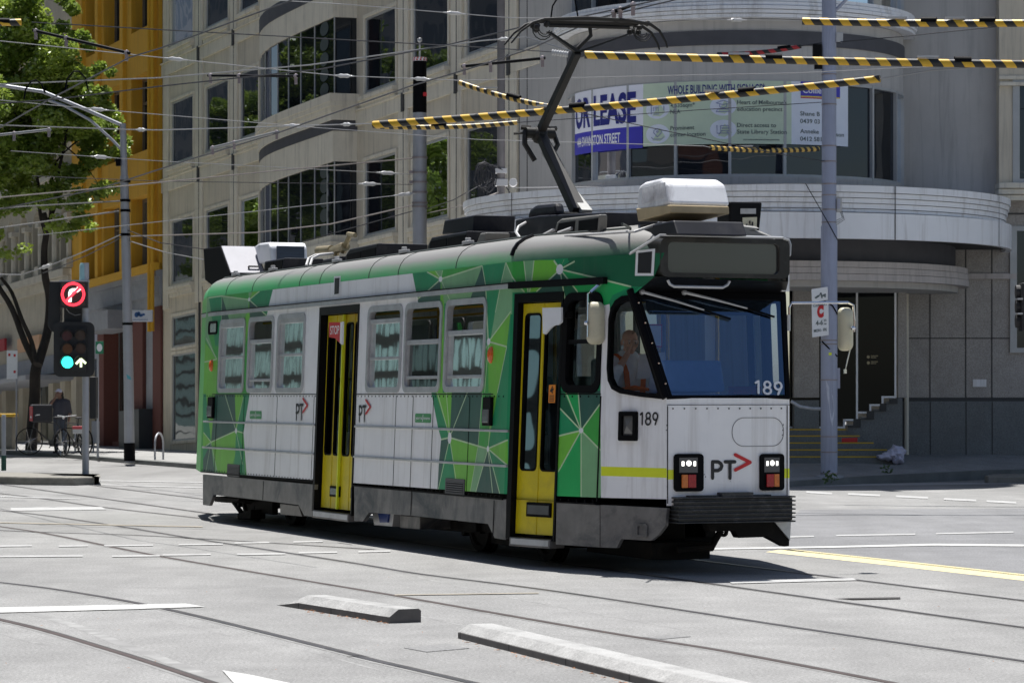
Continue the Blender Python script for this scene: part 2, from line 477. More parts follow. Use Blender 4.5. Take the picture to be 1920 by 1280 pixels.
# ---- openings of the near side -------------------------------------------------
WIN = []      # (s0, s1, z0, z1, open fraction at the top)
for l, r_, opn in ((411.5, 459, 0), (465.5, 512.2, 0.27), (519.8, 571, 0), (689, 752.8, 0.1), (758.7, 827, 0.40), (834.4, 910, 0.31)):
    a = sideP(l, 665)[0]; b = sideP(r_, 665)[0]
    WIN.append((a, b, 1.685, 2.615, opn))
def band(l, r_, yt, yb):
    a, b = sideP(l, (yt + yb) / 2), sideP(r_, (yt + yb) / 2); m = (l + r_) / 2
    return a[0], b[0], sideP(m, yb)[1], sideP(m, yt)[1]
DOOR2 = band(593.5, 667.5, 574, 963); DOOR1 = band(958, 1049.5, 549, 1012)
CABWIN = band(1058, 1127, 552, 733)
CABWIN = (CABWIN[0], SS[4] - 0.03, CABWIN[2], CABWIN[3])
QW = [sideP(*p) for p in ((1143, 640), (1144, 600), (1148, 580), (1156, 566), (1168, 558), (1184, 556), (1241, 741), (1238, 745), (1200, 741), (1165, 735), (1150, 727), (1143, 712), (1141, 690))]
holes = [rrect(a, c, b, d, 0.09) for a, b, c, d, _ in WIN]
holes += [[(a, c), (b, c), (b, d), (a, d)] for a, b, c, d in (DOOR2, DOOR1)]
holes += [rrect(*[CABWIN[i] for i in (0, 2, 1, 3)], 0.10), QW]

# ---- livery ---------------------------------------------------------------------
PAL = ['white_paint', 'emerald', 'deep_teal', 'lime', 'pale_green', 'mid_green', 'bottle_green', 'leaf_green', 'line_green', 'white_ink', 'hi_vis', 'black_paint']
W_, E_, D_, L_, P_, M_, B_, G_, N_, I_, Y_, K_ = range(12)
LAY = []
def Lp(c, crop, *pts): LAY.append((pl(crop, pts), c))
def Ln(crop, *pts, w=0.016):
    q = pl(crop, pts)
    for a, b in zip(q, q[1:]):
        a, b = Vector(a), Vector(b); d = b - a
        if d.length < 1e-4: continue
        n = Vector((-d.y, d.x)).normalized() * w / 2
        LAY.append(([tuple(a + n), tuple(b + n), tuple(b - n), tuple(a - n)], N_))
def Dot(crop, x, y, rs, rz):
    s, z = pl(crop, [(x, y)])[0]
    LAY.append(([(s + rs * math.cos(k * math.pi / 6), z + rz * math.sin(k * math.pi / 6)) for k in range(12)], I_))
# rear green zone
LAY.append(([(-14, 3.2), sideP(509, 530), sideP(508.3, 543.3), sideP(502, 583), sideP(480, 665), sideP(467.8, 737.6), sideP(456.5, 811.4), sideP(463, 897), sideP(463, 905), (-14, 0.3)], M_))
Lp(P_, ca, (180, 215), (262, 215), (312, 575), (335, 720), (380, 1060), (180, 1060)); Lp(E_, ca, (260, 215), (552, 180), (545, 545), (530, 1300), (400, 1300), (335, 720))
Lp(D_, ca, (556, 185), (660, 510), (715, 700), (540, 740), (548, 500)); Lp(P_, ca, (560, 180), (1165, 262), (1160, 470), (1040, 700), (715, 700))
Lp(E_, ca, (1400, 70), (1700, 30), (1600, 420), (1580, 520), (1440, 500), (1170, 265)); Lp(D_, ca, (1170, 275), (1360, 440), (1560, 610), (1180, 680)); Lp(L_, ca, (1165, 262), (1180, 700), (1090, 1250), (1040, 1250), (1050, 700), (1130, 540))
Lp(P_, ca, (1150, 100), (1235, 90), (1165, 255)); Lp(L_, ca, (1235, 90), (1400, 70), (1170, 262)); Lp(E_, ca, (1580, 500), (1560, 620), (1450, 510))
Ln(ca, (250, 220), (552, 180), (1165, 262), (1360, 440), (1560, 620)); Ln(ca, (1400, 70), (1170, 262)); Ln(ca, (552, 180), (540, 740)); Dot(ca, 1165, 258, 0.05, 0.025)
Lp(L_, c1, (80, 780), (170, 900), (160, 1135), (75, 1135)); Lp(P_, c1, (80, 640), (160, 905), (90, 770)); Ln(c1, (95, 760), (165, 900)); Ln(c1, (80, 920), (165, 900))
Lp(E_, c6, (85, 78), (112, 78), (152, 460), (92, 385)); Lp(L_, c6, (112, 78), (188, 78), (186, 330), (152, 460)); Lp(D_, c6, (186, 78), (342, 78), (352, 372), (152, 462))
Lp(L_, c6, (342, 78), (412, 90), (352, 368)); Lp(E_, c6, (412, 90), (462, 75), (412, 385), (352, 372)); Lp(L_, c6, (88, 385), (152, 465), (88, 510)); Lp(E_, c6, (88, 515), (152, 465), (150, 735), (88, 735))
Lp(L_, c6, (152, 465), (352, 376), (345, 560), (300, 740), (215, 740)); Lp(E_, c6, (352, 376), (412, 520), (425, 745), (330, 745), (345, 560))
Lp(P_, c6, (152, 465), (215, 740), (185, 740)); Lp(D_, c6, (88, 600), (150, 470), (185, 735), (88, 735))
Ln(c6, (262, 78), (352, 372), (412, 390)); Ln(c6, (352, 372), (152, 462), (92, 385)); Ln(c6, (152, 462), (92, 512)); Ln(c6, (412, 95), (352, 372), (405, 640)); Ln(c6, (152, 462), (210, 740), w=.012); Ln(c6, (152, 462), (105, 735), w=.012); Dot(c6, 352, 372, 0.05, 0.035)
# front green zone
LAY.append(([sideP(773, 505), sideP(773.6, 513.2), sideP(779.5, 543.8), sideP(784, 561.6), sideP(797, 650), sideP(809, 735.9), sideP(821, 800.6), sideP(827.7, 824), sideP(824.2, 866), sideP(820, 926.7), (-2.5, 0.4), (3, 0.4), (3, 3.2)], E_))
Lp(B_, cd, (300, -20), (320, -400), (2600, -700), (2600, 600), (1700, 560))
Lp(L_, cb, (1205, 115), (1420, 85), (1510, 285)); Lp(P_, cb, (1420, 85), (1550, 75), (1510, 285)); Lp(M_, cb, (1550, 75), (2400, -30), (1510, 285)); Lp(P_, c2, (628, 148), (890, 62), (840, 195), (820, 300), (650, 300))
Lp(D_, cb, (1505, 300), (1505, 640), (1500, 800), (1000, 800), (1000, 720), (1220, 545)); Lp(L_, c2, (628, 150), (650, 300), (640, 870), (610, 870), (625, 300)); Lp(D_, c2, (890, 62), (912, 200), (915, 265), (815, 270), (842, 190))
Ln(cb, (1205, 115), (1510, 285), (1220, 545), (1000, 725)); Ln(c2, (640, 90), (628, 145), (890, 62), (912, 190), (925, 540)); Ln(c2, (595, 95), (628, 145), (690, 290), w=.012); Dot(cb, 1512, 280, 0.055, 0.03)
Lp(P_, cc, (580, 20), (735, 350), (725, 1190), (690, 1190), (240, 1740), (340, 1150), (470, 500)); Lp(M_, cc, (580, 20), (640, -40), (740, 0), (735, 350)); Lp(M_, cc, (738, -30), (985, -30), (1040, 470), (830, 470), (735, 350))
Lp(P_, cc, (985, -30), (1215, -30), (1160, 465), (1120, 690), (1080, 690), (1040, 465)); Lp(L_, cc, (1215, -30), (1760, -30), (1790, 180), (1520, 440), (1260, 680), (1120, 690), (1160, 465)); Lp(P_, cc, (735, 540), (915, 590), (995, 690), (720, 700)); Lp(M_, cc, (900, 560), (1060, 560), (1080, 690), (1000, 690))
Lp(D_, cc, (1790, 190), (1840, 440), (1920, 860), (1900, 1000), (1840, 700), (1260, 690)); Lp(P_, cc, (1700, -40), (1900, -40), (1790, 180))
Lp(B_, cd, (120, 180), (380, -40), (2200, -40), (2600, 600), (1700, 560)); Lp(G_, cd, (120, 180), (1720, 560), (1300, 760), (1140, 1100), (1000, 700), (520, 690), (330, 450)); Lp(B_, cd, (120, 180), (320, 440), (520, 690), (240, 960), (160, 440)); Lp(E_, cd, (120, 180), (-20, -40), (200, -40))
Ln(cc, (345, 1150), (470, 500), (580, 20), (800, 460), (1000, 690)); Ln(cc, (985, -20), (1040, 465), (1080, 690)); Ln(cc, (1215, -20), (1160, 465), (1115, 690)); Ln(cc, (1790, 190), (1270, 680)); Ln(cd, (450, 0), (120, 180), (1050, 400), (1720, 570)); Ln(cd, (120, 180), (330, 440), (520, 690)); Ln(cd, (120, 180), (160, 440), (250, 940)); Ln(cd, (-20, -20), (120, 180), w=.02); Dot(cd, 112, 180, 0.058, 0.05)
# between the third window and the front door, and below the belt
Lp(L_, c2, (928, 540), (1070, 345), (1045, 572)); Lp(L_, c2, (928, 540), (1045, 572), (985, 865), (930, 865)); Lp(M_, c2, (905, 600), (928, 560), (930, 865), (880, 865))
Ln(c2, (912, 190), (930, 540), (1070, 350)); Ln(c2, (930, 540), (1045, 572), (985, 865)); Ln(c2, (905, 600), (930, 545), (905, 860)); Dot(c2, 930, 540, 0.05, 0.035)
Lp(L_, c7, (630, 55), (737, 55), (722, 355)); Lp(D_, c7, (737, 55), (940, 55), (915, 408), (722, 355)); Lp(M_, c7, (940, 55), (1000, 55), (978, 430), (915, 408)); Lp(L_, c7, (1000, 55), (1040, 55), (978, 425))
Lp(D_, c7, (665, 370), (720, 362), (680, 525), (640, 725), (650, 530)); Lp(L_, c7, (726, 362), (915, 408), (890, 535), (855, 745), (770, 745)); Lp(E_, c7, (722, 365), (772, 745), (640, 730), (678, 520)); Lp(P_, c7, (915, 408), (975, 430), (948, 535), (890, 755), (858, 745), (890, 535))
Lp(L_, c7, (978, 428), (1110, 370), (1110, 535)); Lp(D_, c7, (978, 430), (1105, 535), (1060, 765), (890, 755), (948, 535)); Lp(E_, c7, (985, 440), (1105, 535), (1105, 775), (1065, 765), (1000, 540))
Ln(c7, (640, 55), (722, 355), (840, 55)); Ln(c7, (700, 55), (722, 355), (665, 368)); Ln(c7, (722, 355), (975, 430), (1110, 372)); Ln(c7, (722, 360), (640, 730)); Ln(c7, (722, 360), (765, 640)); Ln(c7, (940, 55), (912, 408), (855, 745), w=.012); Ln(c7, (1000, 200), (978, 430), (1105, 535)); Ln(c7, (978, 430), (885, 755)); Ln(c7, (978, 430), (1012, 760)); Ln(c7, (982, 440), (1065, 765)); Dot(c7, 722, 358, 0.055, 0.06); Dot(c7, 977, 430, 0.03, 0.03)
# cab panel
Lp(B_, c3, (425, 840), (460, 850), (571, 1100), (425, 950)); Lp(G_, c3, (455, 840), (552, 850), (571, 1100)); Lp(D_, c3, (552, 840), (700, 850), (697, 925), (571, 1100)); Lp(M_, c3, (697, 925), (697, 1225), (571, 1100)); Lp(E_, c3, (425, 950), (571, 1100), (425, 1135)); Lp(L_, c3, (425, 1135), (571, 1100), (425, 1360)); Lp(G_, c3, (425, 1355), (571, 1100), (572, 1580), (425, 1580)); Lp(P_, c3, (571, 1100), (697, 1225), (697, 1500), (672, 1580), (571, 1580)); Lp(D_, c3, (697, 1505), (697, 1590), (672, 1590))
Ln(c3, (440, 770), (571, 1100), (552, 850)); Ln(c3, (697, 925), (571, 1100), (697, 1225)); Ln(c3, (427, 950), (571, 1100), (427, 1135)); Ln(c3, (571, 1100), (427, 1360)); Ln(c3, (571, 1100), (571, 1580)); Ln(c3, (465, 560), (440, 770), w=.02); Dot(c3, 571, 1100, 0.035, 0.025)
# white nose below the cab glass, hi-vis band
LAY.append(([sideP(1127, 574), sideP(1143, 570), sideP(1146, 640), sideP(1300, 640), (S_END + .3, 0.3), sideP(1127, 960)], W_))
LAY.append(([sideP(1127, 874), sideP(1240, 877), (S_END + .2, sideP(1250, 877.5)[1]), (S_END + .2, sideP(1250, 895.5)[1]), sideP(1240, 895), sideP(1127, 891.5)], Y_))
seam = [(S_END, 1.62), sideP(1237, 738), sideP(1183, 556), sideP(1226, 520), sideP(1246, 452), (sideP(1246, 452)[0], ZT)]
outline = [(SS[0], ZB), (S_END, 0.70)] + [seam[0]] + [(s, min(z, ZT)) for s, z in seam[2:]] + [(SS[0], ZT)]
mb = MB()
cut_sheet(mb, outline, holes, side, LAY, [((SS[i], ZB - .1), (SS[i], ZT + .1)) for i in (1, 2, 3, 4)], W_)
mb.build('side_panel', PAL, tram)
FARH = [rrect(.18, .95, .80, 2.55, .06), rrect(.95, 1.72, 1.50, 2.56, .07), [(1.60, 1.72), (2.16, 1.70), (1.80, 2.50), (1.60, 2.52)]]      # far door, cab window and quarter light
mb = MB()
cut_sheet(mb, [(SS[0], ZB), (S_END, ZB), (S_END, 1.62), (seam[2][0], 2.58), (S_END - .1, ZT), (SS[0], ZT)],
          [rrect(-11.2 - b if False else 2 * UC - b, 1.685, 2 * UC - a, 2.615, .09) for a, b, *_ in WIN[1:]] + FARH, far_side,
          [([(-14, 2.75), (3, 2.75), (3, 3.2), (-14, 3.2)], E_), ([(0.2, 0.5), (1.4, 0.5), (1.4, 3), (0.2, 3)], G_)], [((SS[i], ZB - .1), (SS[i], ZT + .1)) for i in (1, 2, 3, 4)], W_)
mb.build('side_panel', PAL, tram)

# ---- seams, rub rails, drip rail, vents, lamps ------------------------------------
mb = MB()
for z in (sideP(720, 800.5)[1], sideP(720, 859)[1]):
    for a, b in ((-11.0, DOOR2[0] - .02), (DOOR2[1] + .02, DOOR1[0] - .02)):
        mb.mapbox(side, (a, b), (z - .012, z + .012), (-.004, .022), na=6)
mb.build('rub_rail', 'aluminium', tram, bevel=.004)
mb = MB()
mb.mapbox(side, (-11.6, 0.02), (ZDRIP - .015, ZDRIP + .03), (-.01, .045), na=12)
mb.build('drip_rail', 'aluminium', tram)
mb = MB(); mb.mapbox(side, (0.02, SS[4] + .03), (ZDRIP - .02, ZDRIP + .045), (-.01, .06), na=6); mb.mapbox(side, (-11.6, 0.0), (ZDRIP + .03, ZDRIP + .042), (-.01, .05), na=12); mb.build('drip_rail', 'black_paint', tram)
mb = MB()
for px in (517, 586, 740, 772):
    s = sideP(px, 830)[0]; mb.mapbox(side, (s - .004, s + .004), (0.66, 1.64), (-.004, .0035))
for px in (404, 455, 810, 878): s = sideP(px, 830)[0]; mb.mapbox(side, (s - .004, s + .004), (0.66, 1.64), (-.004, .0035))
for a, b in ((-11.2, DOOR2[0]), (DOOR2[1], DOOR1[0]), (DOOR1[1], SS[4])):
    mb.mapbox(side, (a, b), (1.652, 1.662), (-.004, .0035), na=8)
    k = int((b - a) / .12)
    for i in range(k):
        s = a + (i + .5) * (b - a) / k
        if abs(s) < .05 or s < -11.05: continue
        for z in (.66, 1.635): mb.mapbox(side, (s - .008, s + .008), (z - .008, z + .008), (0, .004))
mb.mapbox(side, (SS[4] - .006, SS[4] + .006), (0.66, 1.64), (-.003, .008))
mb.build('panel_seam', 'black_paint', tram)
for l, r_, yt, yb in ((427, 450, 870, 893), (836, 872, 897, 930)):
    a, b, c, d = band(l, r_, yt, yb)
    mb = MB(); ring_strip(mb, rrect(a, c, b, d, .01, 1), rrect(a + .03, c + .03, b - .03, d - .03, .008, 1), side, .010, -.002)
    v = mb.build('vent', mat('vent_grey', (.07, .07, .072), .5), tram)
    mb = MB(); mb.mapbox(side, (a + .02, b - .02), (c + .02, d - .02), (-.03, .004), m=0)
    for k in range(6):
        z = c + .04 + (d - c - .07) * k / 5
        mb.mapbox(lambda s, zz, o: side(s, zz - o * .5, o), (a + .03, b - .03), (z - .006, z + .006), (.004, .014), m=1)
    mb.build('louvre', ['black_rubber', 'vent_grey'], v)
def small_lamp(name, l, r_, yt, yb, m1, m2, depth=.03):
    a, b, c, d = band(l, r_, yt, yb)
    mb = MB(); mb.mapbox(side, (a, b), (c, d), (-.002, depth)); o = mb.build(name, m1, tram, bevel=.008)
    if m2:
        mb = MB(); mb.mapbox(side, (a + .02, b - .02), (c + .03, d - .12), (depth, depth + .012)); mb.build('lens', m2, o, bevel=.008)
    return o
mat('indicator_glass', (0.12, 0.12, 0.12), 0.15, var=0.2, coat=0.6)
small_lamp('indicator_lamp', 910, 925, 744, 798, 'black_rubber', 'indicator_glass', .035)
small_lamp('indicator_lamp', 393, 403, 744, 784, 'black_rubber', 'indicator_glass', .035)
for px, py, ry, rs in ((921.5, 665, 16, .05), (397.5, 685, 12, .05)):
    s, z = sideP(px, py); mb = MB(); mb.ball((0, 0, 0), (rs, .045, ry * 30 / 5500 * (1.0 if px > 600 else 1.25)), 12)
    mb.v = [side(s + p.x, z + p.z, p.y) for p in mb.v]; mb.build('side_marker', 'amber', tram, smooth=True)
a, b, c, d = band(392, 408, 602, 627)
mb = MB(); ring_strip(mb, rrect(a, c, b, d, .05), rrect(a + .03, c + .03, b - .03, d - .03, .03), side, .015, -.01); pw = mb.build('porthole', 'black_rubber', tram)
mb = MB(); mb.poly([side(s, z, .004) for s, z in rrect(a + .02, c + .02, b - .02, d - .02, .03)]); mb.build('pane', 'sign_glass', pw)

# ---- passenger windows ---------------------------------------------------------------
for a, b, c, d, opn in WIN:
    mb = MB(); ring_strip(mb, rrect(a - .01, c - .01, b + .01, d + .01, .10, 5), rrect(a + .05, c + .05, b - .05, d - .05, .07, 5), side, .014, -.055)
    fr = mb.build('window', 'aluminium', tram)
    zt = d - .05 - (d - c - .1) * opn; zm = c + .05 + (d - c - .1) * (0.38 if opn < .2 else .12)
    if opn == 0: zm = c + .05 + (d - c - .1) * .48
    mb = MB(); mb.poly([side(s, z, -.030) for s, z in ((a + .05, c + .05), (b - .05, c + .05), (b - .05, zt), (a + .05, zt))]); mb.build('pane', 'tram_glass', fr)
    mb = MB()
    mb.mapbox(side, (a + .05, b - .05), (zt - .05, zt), (-.045, .0))
    mb.mapbox(side, (a + .05, b - .05), (zm - .016, zm + .016), (-.045, -.005))
    for s in (a + .065, b - .065): mb.mapbox(side, (s - .015, s + .015), (c + .05, zt), (-.045, -.010))
    mb.build('sash', 'aluminium', fr, bevel=.004)
for a, b, *_ in WIN[1:]:
    a, b = 2 * UC - b, 2 * UC - a
    mb = MB(); ring_strip(mb, rrect(a - .01, 1.675, b + .01, 2.625, .10), rrect(a + .05, 1.735, b - .05, 2.565, .07), far_side, .014, -.05); fr = mb.build('window', 'aluminium', tram)
    mb = MB(); mb.poly([far_side(s, z, -.03) for s, z in ((a + .05, 1.735), (b - .05, 1.735), (b - .05, 2.565), (a + .05, 2.565))]); mb.build('pane', 'door_glass', fr)

for h in FARH:
    cx_, cy_ = sum(p[0] for p in h) / len(h), sum(p[1] for p in h) / len(h)
    def sh_(k): return [(cx_ + (x - cx_) * k, cy_ + (y - cy_) * k) for x, y in h]
    mb = MB(); ring_strip(mb, sh_(1.03), sh_(.93), far_side, .012, -.05); fr = mb.build('cab_window', 'black_rubber', tram)
    mb = MB(); mb.poly([far_side(s, z, -.02) for s, z in sh_(.97)]); mb.build('pane', 'cab_glass', fr)
# ---- doors ------------------------------------------------------------------------------
def door(D, leaves, rec):
    a, b, c, d = D
    mb = MB(); o = [(a, c), (b, c), (b, d), (a, d)]; i_ = [(a + .07, c + .02), (b - .03, c + .02), (b - .03, d - .09), (a + .07, d - .09)]
    ring_strip(mb, o, i_, side, .012, -rec - .12)
    root = mb.build('door', 'black_paint', tram)
    for s0, s1 in leaves:
        z0, z1 = c + .05, d - .10; g0, g1 = c + (d - c) * .28, d - .20
        out_ = [(s0, z0), (s1, z0), (s1, z1), (s0, z1)]
        mb = MB(); hole = rrect(s0 + .030, g0, s1 - .030, g1, .05)
        cut_sheet(mb, out_, [hole], lambda s, z: side(s, z, -rec))
        cut_sheet(mb, out_, [hole], lambda s, z: side(s, z, -rec - .04))
        for s in (s0, s1): mb.mapbox(side, (s - .006, s + .006), (z0, z1), (-rec - .04, -rec + .006))
        for z in (c + (d - c) * .08, c + (d - c) * .25): mb.mapbox(side, (s0 + .03, s1 - .03), (z - .003, z + .003), (-rec, -rec + .003))
        lf = mb.build('door_leaf', 'yellow_paint', root)
        mb = MB(); ring_strip(mb, rrect(s0 + .026, g0 - .008, s1 - .026, g1 + .008, .055), rrect(s0 + .040, g0 + .012, s1 - .040, g1 - .012, .04), side, -rec + .008, -rec - .03); mb.build('door_gasket', 'black_rubber', root)
        mb = MB(); mb.poly([side(s, z, -rec - .012) for s, z in rrect(s0 + .030, g0, s1 - .030, g1, .05)]); mb.build('door_pane', 'door_glass', root)
    mb = MB(); mb.mapbox(side, (a + .09, b - .05), (c - .07, c + .015), (-rec - .1, .03)); mb.build('step', 'skirt_steel', root, bevel=.006)
    mb = MB(); mb.mapbox(side, (a + .12, b - .07), (c - .05, c + .005), (.03, .034)); mb.build('step_strip', 'aluminium', root)
    return root
a, b, c, d = DOOR2; k = (b - a - .16) / 4
d2 = door(DOOR2, [(a + .12 + k * i + (.012 if i > 1 else 0), a + .12 + k * (i + 1) - .004 + (.012 if i > 1 else 0)) for i in range(4)], .07)
mb = MB(); sx = a + .12 + 2 * k; mb.mapbox(side, (sx - .012, sx + .02), (c + .05, d - .1), (-.06, -.03)); mb.build('door_edge', 'hi_vis', d2)
a, b, c, d = DOOR1; s0 = sideP(968, 780)[0]; s1 = sideP(1044, 780)[0]; sm = sideP(1005, 780)[0]
d1 = door(DOOR1, [(s0, sm - .004), (sm + .004, s1)], .05)
def kick(dr, l, r_, yt, yb, rec):
    a, b, c, d = band(l, r_, yt, yb)
    mb = MB(); mb.mapbox(side, (a, b), (c, d), (-rec, -rec + .02)); o = mb.build('kick_plate', 'black_rubber', dr, bevel=.004)
    mb = MB(); mb.mapbox(side, (a + .025, b - .025), (c + .025, d - .025), (-rec + .02, -rec + .023)); mb.build('kick_window', 'indicator_glass', dr)
kick(d1, 981.5, 1027, 942, 969, .05); kick(d2, 610, 628, 911, 931, .07); kick(d2, 649, 662, 914, 934, .07)
mb = MB(); a, b, c, d = band(1023, 1035.5, 721, 755); mb.poly([side(s, z, -.036) for s, z in ((a, c), (b, c), (b, d), (a, d))])
mb.build('door_sticker', mat('sticker_orange', (0.75, 0.24, 0.02), .5), d1)
mb = MB()
def stk(x, y): return side(a + (b - a) * x, c + (d - c) * y, -.033)
mb.poly([stk(x, y) for x, y in ((.2, .62), (.45, .6), (.75, .72), (.8, .8), (.55, .78), (.65, .9), (.5, .93), (.4, .8), (.25, .72))]); mb.poly([stk(x, y) for x, y in ((.45, .6), (.55, .5), (.65, .52), (.6, .68))])
for k in range(4): mb.poly([stk(x, y) for x, y in ((.15, .08 + k * .1), (.85, .08 + k * .1), (.85, .12 + k * .1), (.15, .12 + k * .1))])
mb.build('sticker_print', 'black_ink', d1)
# fold-out stop flag on the centre door, white deflector by the front door
fl = [wP(*p, -.12) for p in ((616.5, 604), (639, 604), (638, 643), (634, 640), (628, 634), (617, 632))]
mb = MB(); mb.prism([tl(u, -.12, z) for u, z in fl], tl(0, -.10, 0) - tl(0, -.12, 0)); sf = mb.build('stop_flag', 'red_ink', tram)
mb = MB(); p0 = wP(618.2, 627, -.128); p1 = wP(635.5, 627, -.128); hgt = wP(618.2, 611, -.128)[1] - p0[1]
vs, fs = text_geo('STOP', 1.0, 1.0, .012); mxx = max(v[0] for v in vs); mxy = max(v[1] for v in vs)
mb.add([tl(p0[0] + (p1[0] - p0[0]) * x / mxx, -.124, p0[1] + hgt * y / mxy) for x, y in vs], fs); mb.build('stop_lettering', 'white_ink', sf)
mb = MB(); mb.prism([tl(wP(x, y, -.125)[0], -.125, wP(x, y, -.125)[1]) for x, y in ((638, 604), (642, 603), (641, 646), (637, 643))], (0, .02, 0)); mb.build('flag_hinge', 'white_ink', sf)
fl = [sideP(*p) for p in ((1036, 577.5), (1071.5, 576.5), (1071.5, 604), (1066, 609), (1058, 610), (1050, 616), (1041, 627), (1037, 625))]
mb = MB(); mb.prism([side(s, z, .10) for s, z in fl], side(1, 2, .12) - side(1, 2, .10)); mb.build('deflector_plate', 'white_ink', tram)
mb = MB(); mb.mapbox(side, (fl[0][0] + .3, fl[0][0] + .34), (fl[0][1] - .1, fl[0][1] - .04), (0, .1)); mb.build('deflector_bracket', 'black_paint', tram)
# cab side window
a, b, c, d = CABWIN
mb = MB(); ring_strip(mb, rrect(a - .02, c - .02, b + .015, d + .02, .12, 5), rrect(a + .055, c + .055, b - .05, d - .055, .08, 5), side, .016, -.07); fr = mb.build('cab_window', 'black_rubber', tram, smooth=True)
mb = MB(); mb.poly([side(s, z, -.03) for s, z in rrect(a + .03, c + .03, b - .03, d - .03, .09)]); mb.build('pane', glass('cab_side_glass', (.75, .78, .78), ior=1.35), fr)
mb = MB(); zz = sideP(1090, 640)[1]; mb.mapbox(side, (a + .05, b - .04), (zz - .02, zz + .02), (-.05, .0)); mb.build('sash', 'black_paint', fr)
# quarter light
cxy = (sum(p[0] for p in QW) / len(QW), sum(p[1] for p in QW) / len(QW))
def shrink(p, k): return [(cxy[0] + (x - cxy[0]) * k, cxy[1] + (y - cxy[1]) * k) for x, y in p]
mb = MB(); ring_strip(mb, shrink(QW, 1.03), shrink(QW, .925), side, .022, -.05); fr = mb.build('quarter_window', 'black_rubber', tram, smooth=True)
mb = MB(); mb.poly([side(s, z, -.01) for s, z in shrink(QW, .95)]); mb.build('pane', 'cab_glass', fr)

# ---- front ----------------------------------------------------------------------------------
UF, W0, W1 = 2.224, 0.687, 1.936
UT, ZW = 1.80, 2.60                        # the windscreen leans back
T0 = side(seam[2][0], seam[2][1]); T0w = T0.y + HALF; T0u = T0.x + UC
TB = [(UF, W0, 1.62), (UF, W1, 1.62), (T0u, 2 * HALF - T0w, ZW), (T0u, T0w, ZW)]
def fr_(w, z, out=0.0): return tl(UF + out + 0.035 * (1 - ((w - HALF) / .62) ** 2), w, z)   # slightly bowed
mb = MB()
NW = 14
def fsheet(w0, w1, z0, z1, m=0, out=0.0, nz=4):
    b = len(mb.v)
    for i in range(NW + 1):
        for j in range(nz + 1): mb.v.append(fr_(w0 + (w1 - w0) * i / NW, z0 + (z1 - z0) * j / nz, out))
    for i in range(NW):
        for j in range(nz):
            k = b + i * (nz + 1) + j; mb.f.append([k, k + nz + 1, k + nz + 2, k + 1]); mb.m.append(m)
fsheet(W0, W1, .64, 1.62)
fp = mb.build('front_panel', ['white_paint'], tram, smooth=True)
zy0, zy1 = uP(1370, 897, UF)[1], uP(1370, 879, UF)[1]
mb = MB(); fsheet(W0, uP(1264, 885, UF)[0], zy0, zy1, 0, .003, 1); fsheet(uP(1466, 885, UF)[0], W1, zy0, zy1, 0, .003, 1); mb.build('reflective_band', 'hi_vis', tram)
mb = MB()
mb.add([fr_(W0, 1.60, .012), fr_(W1, 1.60, .012)] , []) 
b0 = len(mb.v)
for i in range(NW + 1):
    for z, o in ((1.555, .012), (1.56, .016)): mb.v.append(fr_(W0 + (W1 - W0) * i / NW, z, o - .006))
for i in range(NW): mb.f.append([b0 + 2 * i, b0 + 2 * i + 2, b0 + 2 * i + 3, b0 + 2 * i + 1]); mb.m.append(0)
for w in (W0 + .004, W1 - .03): mb.prism([fr_(w, .66, .003), fr_(w + .008, .66, .003), fr_(w + .008, 1.55, .003), fr_(w, 1.55, .003)], (.003, 0, 0))
for i in range(11):
    w = W0 + .06 + i * .11; mb.box(fr_(w, 1.525, .004), (.006, .012, .012))
mb.build('front_seam', 'black_paint', tram)
# hatch outline
w0, z0 = uP(1369, 837, UF); w1, z1 = uP(1469, 782, UF)
o_ = rrect(w0, z0, w1, z1, (z1 - z0) / 2 - .01, 8); i_ = rrect(w0 + .006, z0 + .006, w1 - .006, z1 - .006, (z1 - z0) / 2 - .016, 8)
mb = MB(); ring_strip(mb, o_, i_, lambda w, z, o: fr_(w, z, o), .004, -.001); mb.build('hatch', mat('hatch_line', (.16, .16, .17), .5), tram)
mb = MB(); k = 0
for px, py, w, h in ((1250, 797, 3, 6), (1249, 806, 4, 2.5), (1251, 912, 3, 2), (1251, 932, 5, 2), (1244, 944, 5, 1.5), (1318, 889, 4, 2), (1320, 893, 2, 3), (1468, 796, 2, 6), (1467, 806, 3, 3), (1466, 815, 2, 4), (1366, 902, 1.6, 1.6), (1384, 902, 1.2, 1.2), (1330, 904, 1.2, 1), (1470, 930, 3, 1.4)):
    w_, z_ = uP(px, py, UF); s_ = 27.0 / F; pts = []
    for i in range(7): a = i * .8976; q = rnd.uniform(.4, 1.1); pts.append(fr_(max(W0 - .02, w_) + w * .5 * s_ * q * math.cos(a), z_ + h * .5 * s_ * q * math.sin(a), .0035))
    mb.poly(pts)
mb.build('paint_chip', 'black_ink', fp, normals=False)
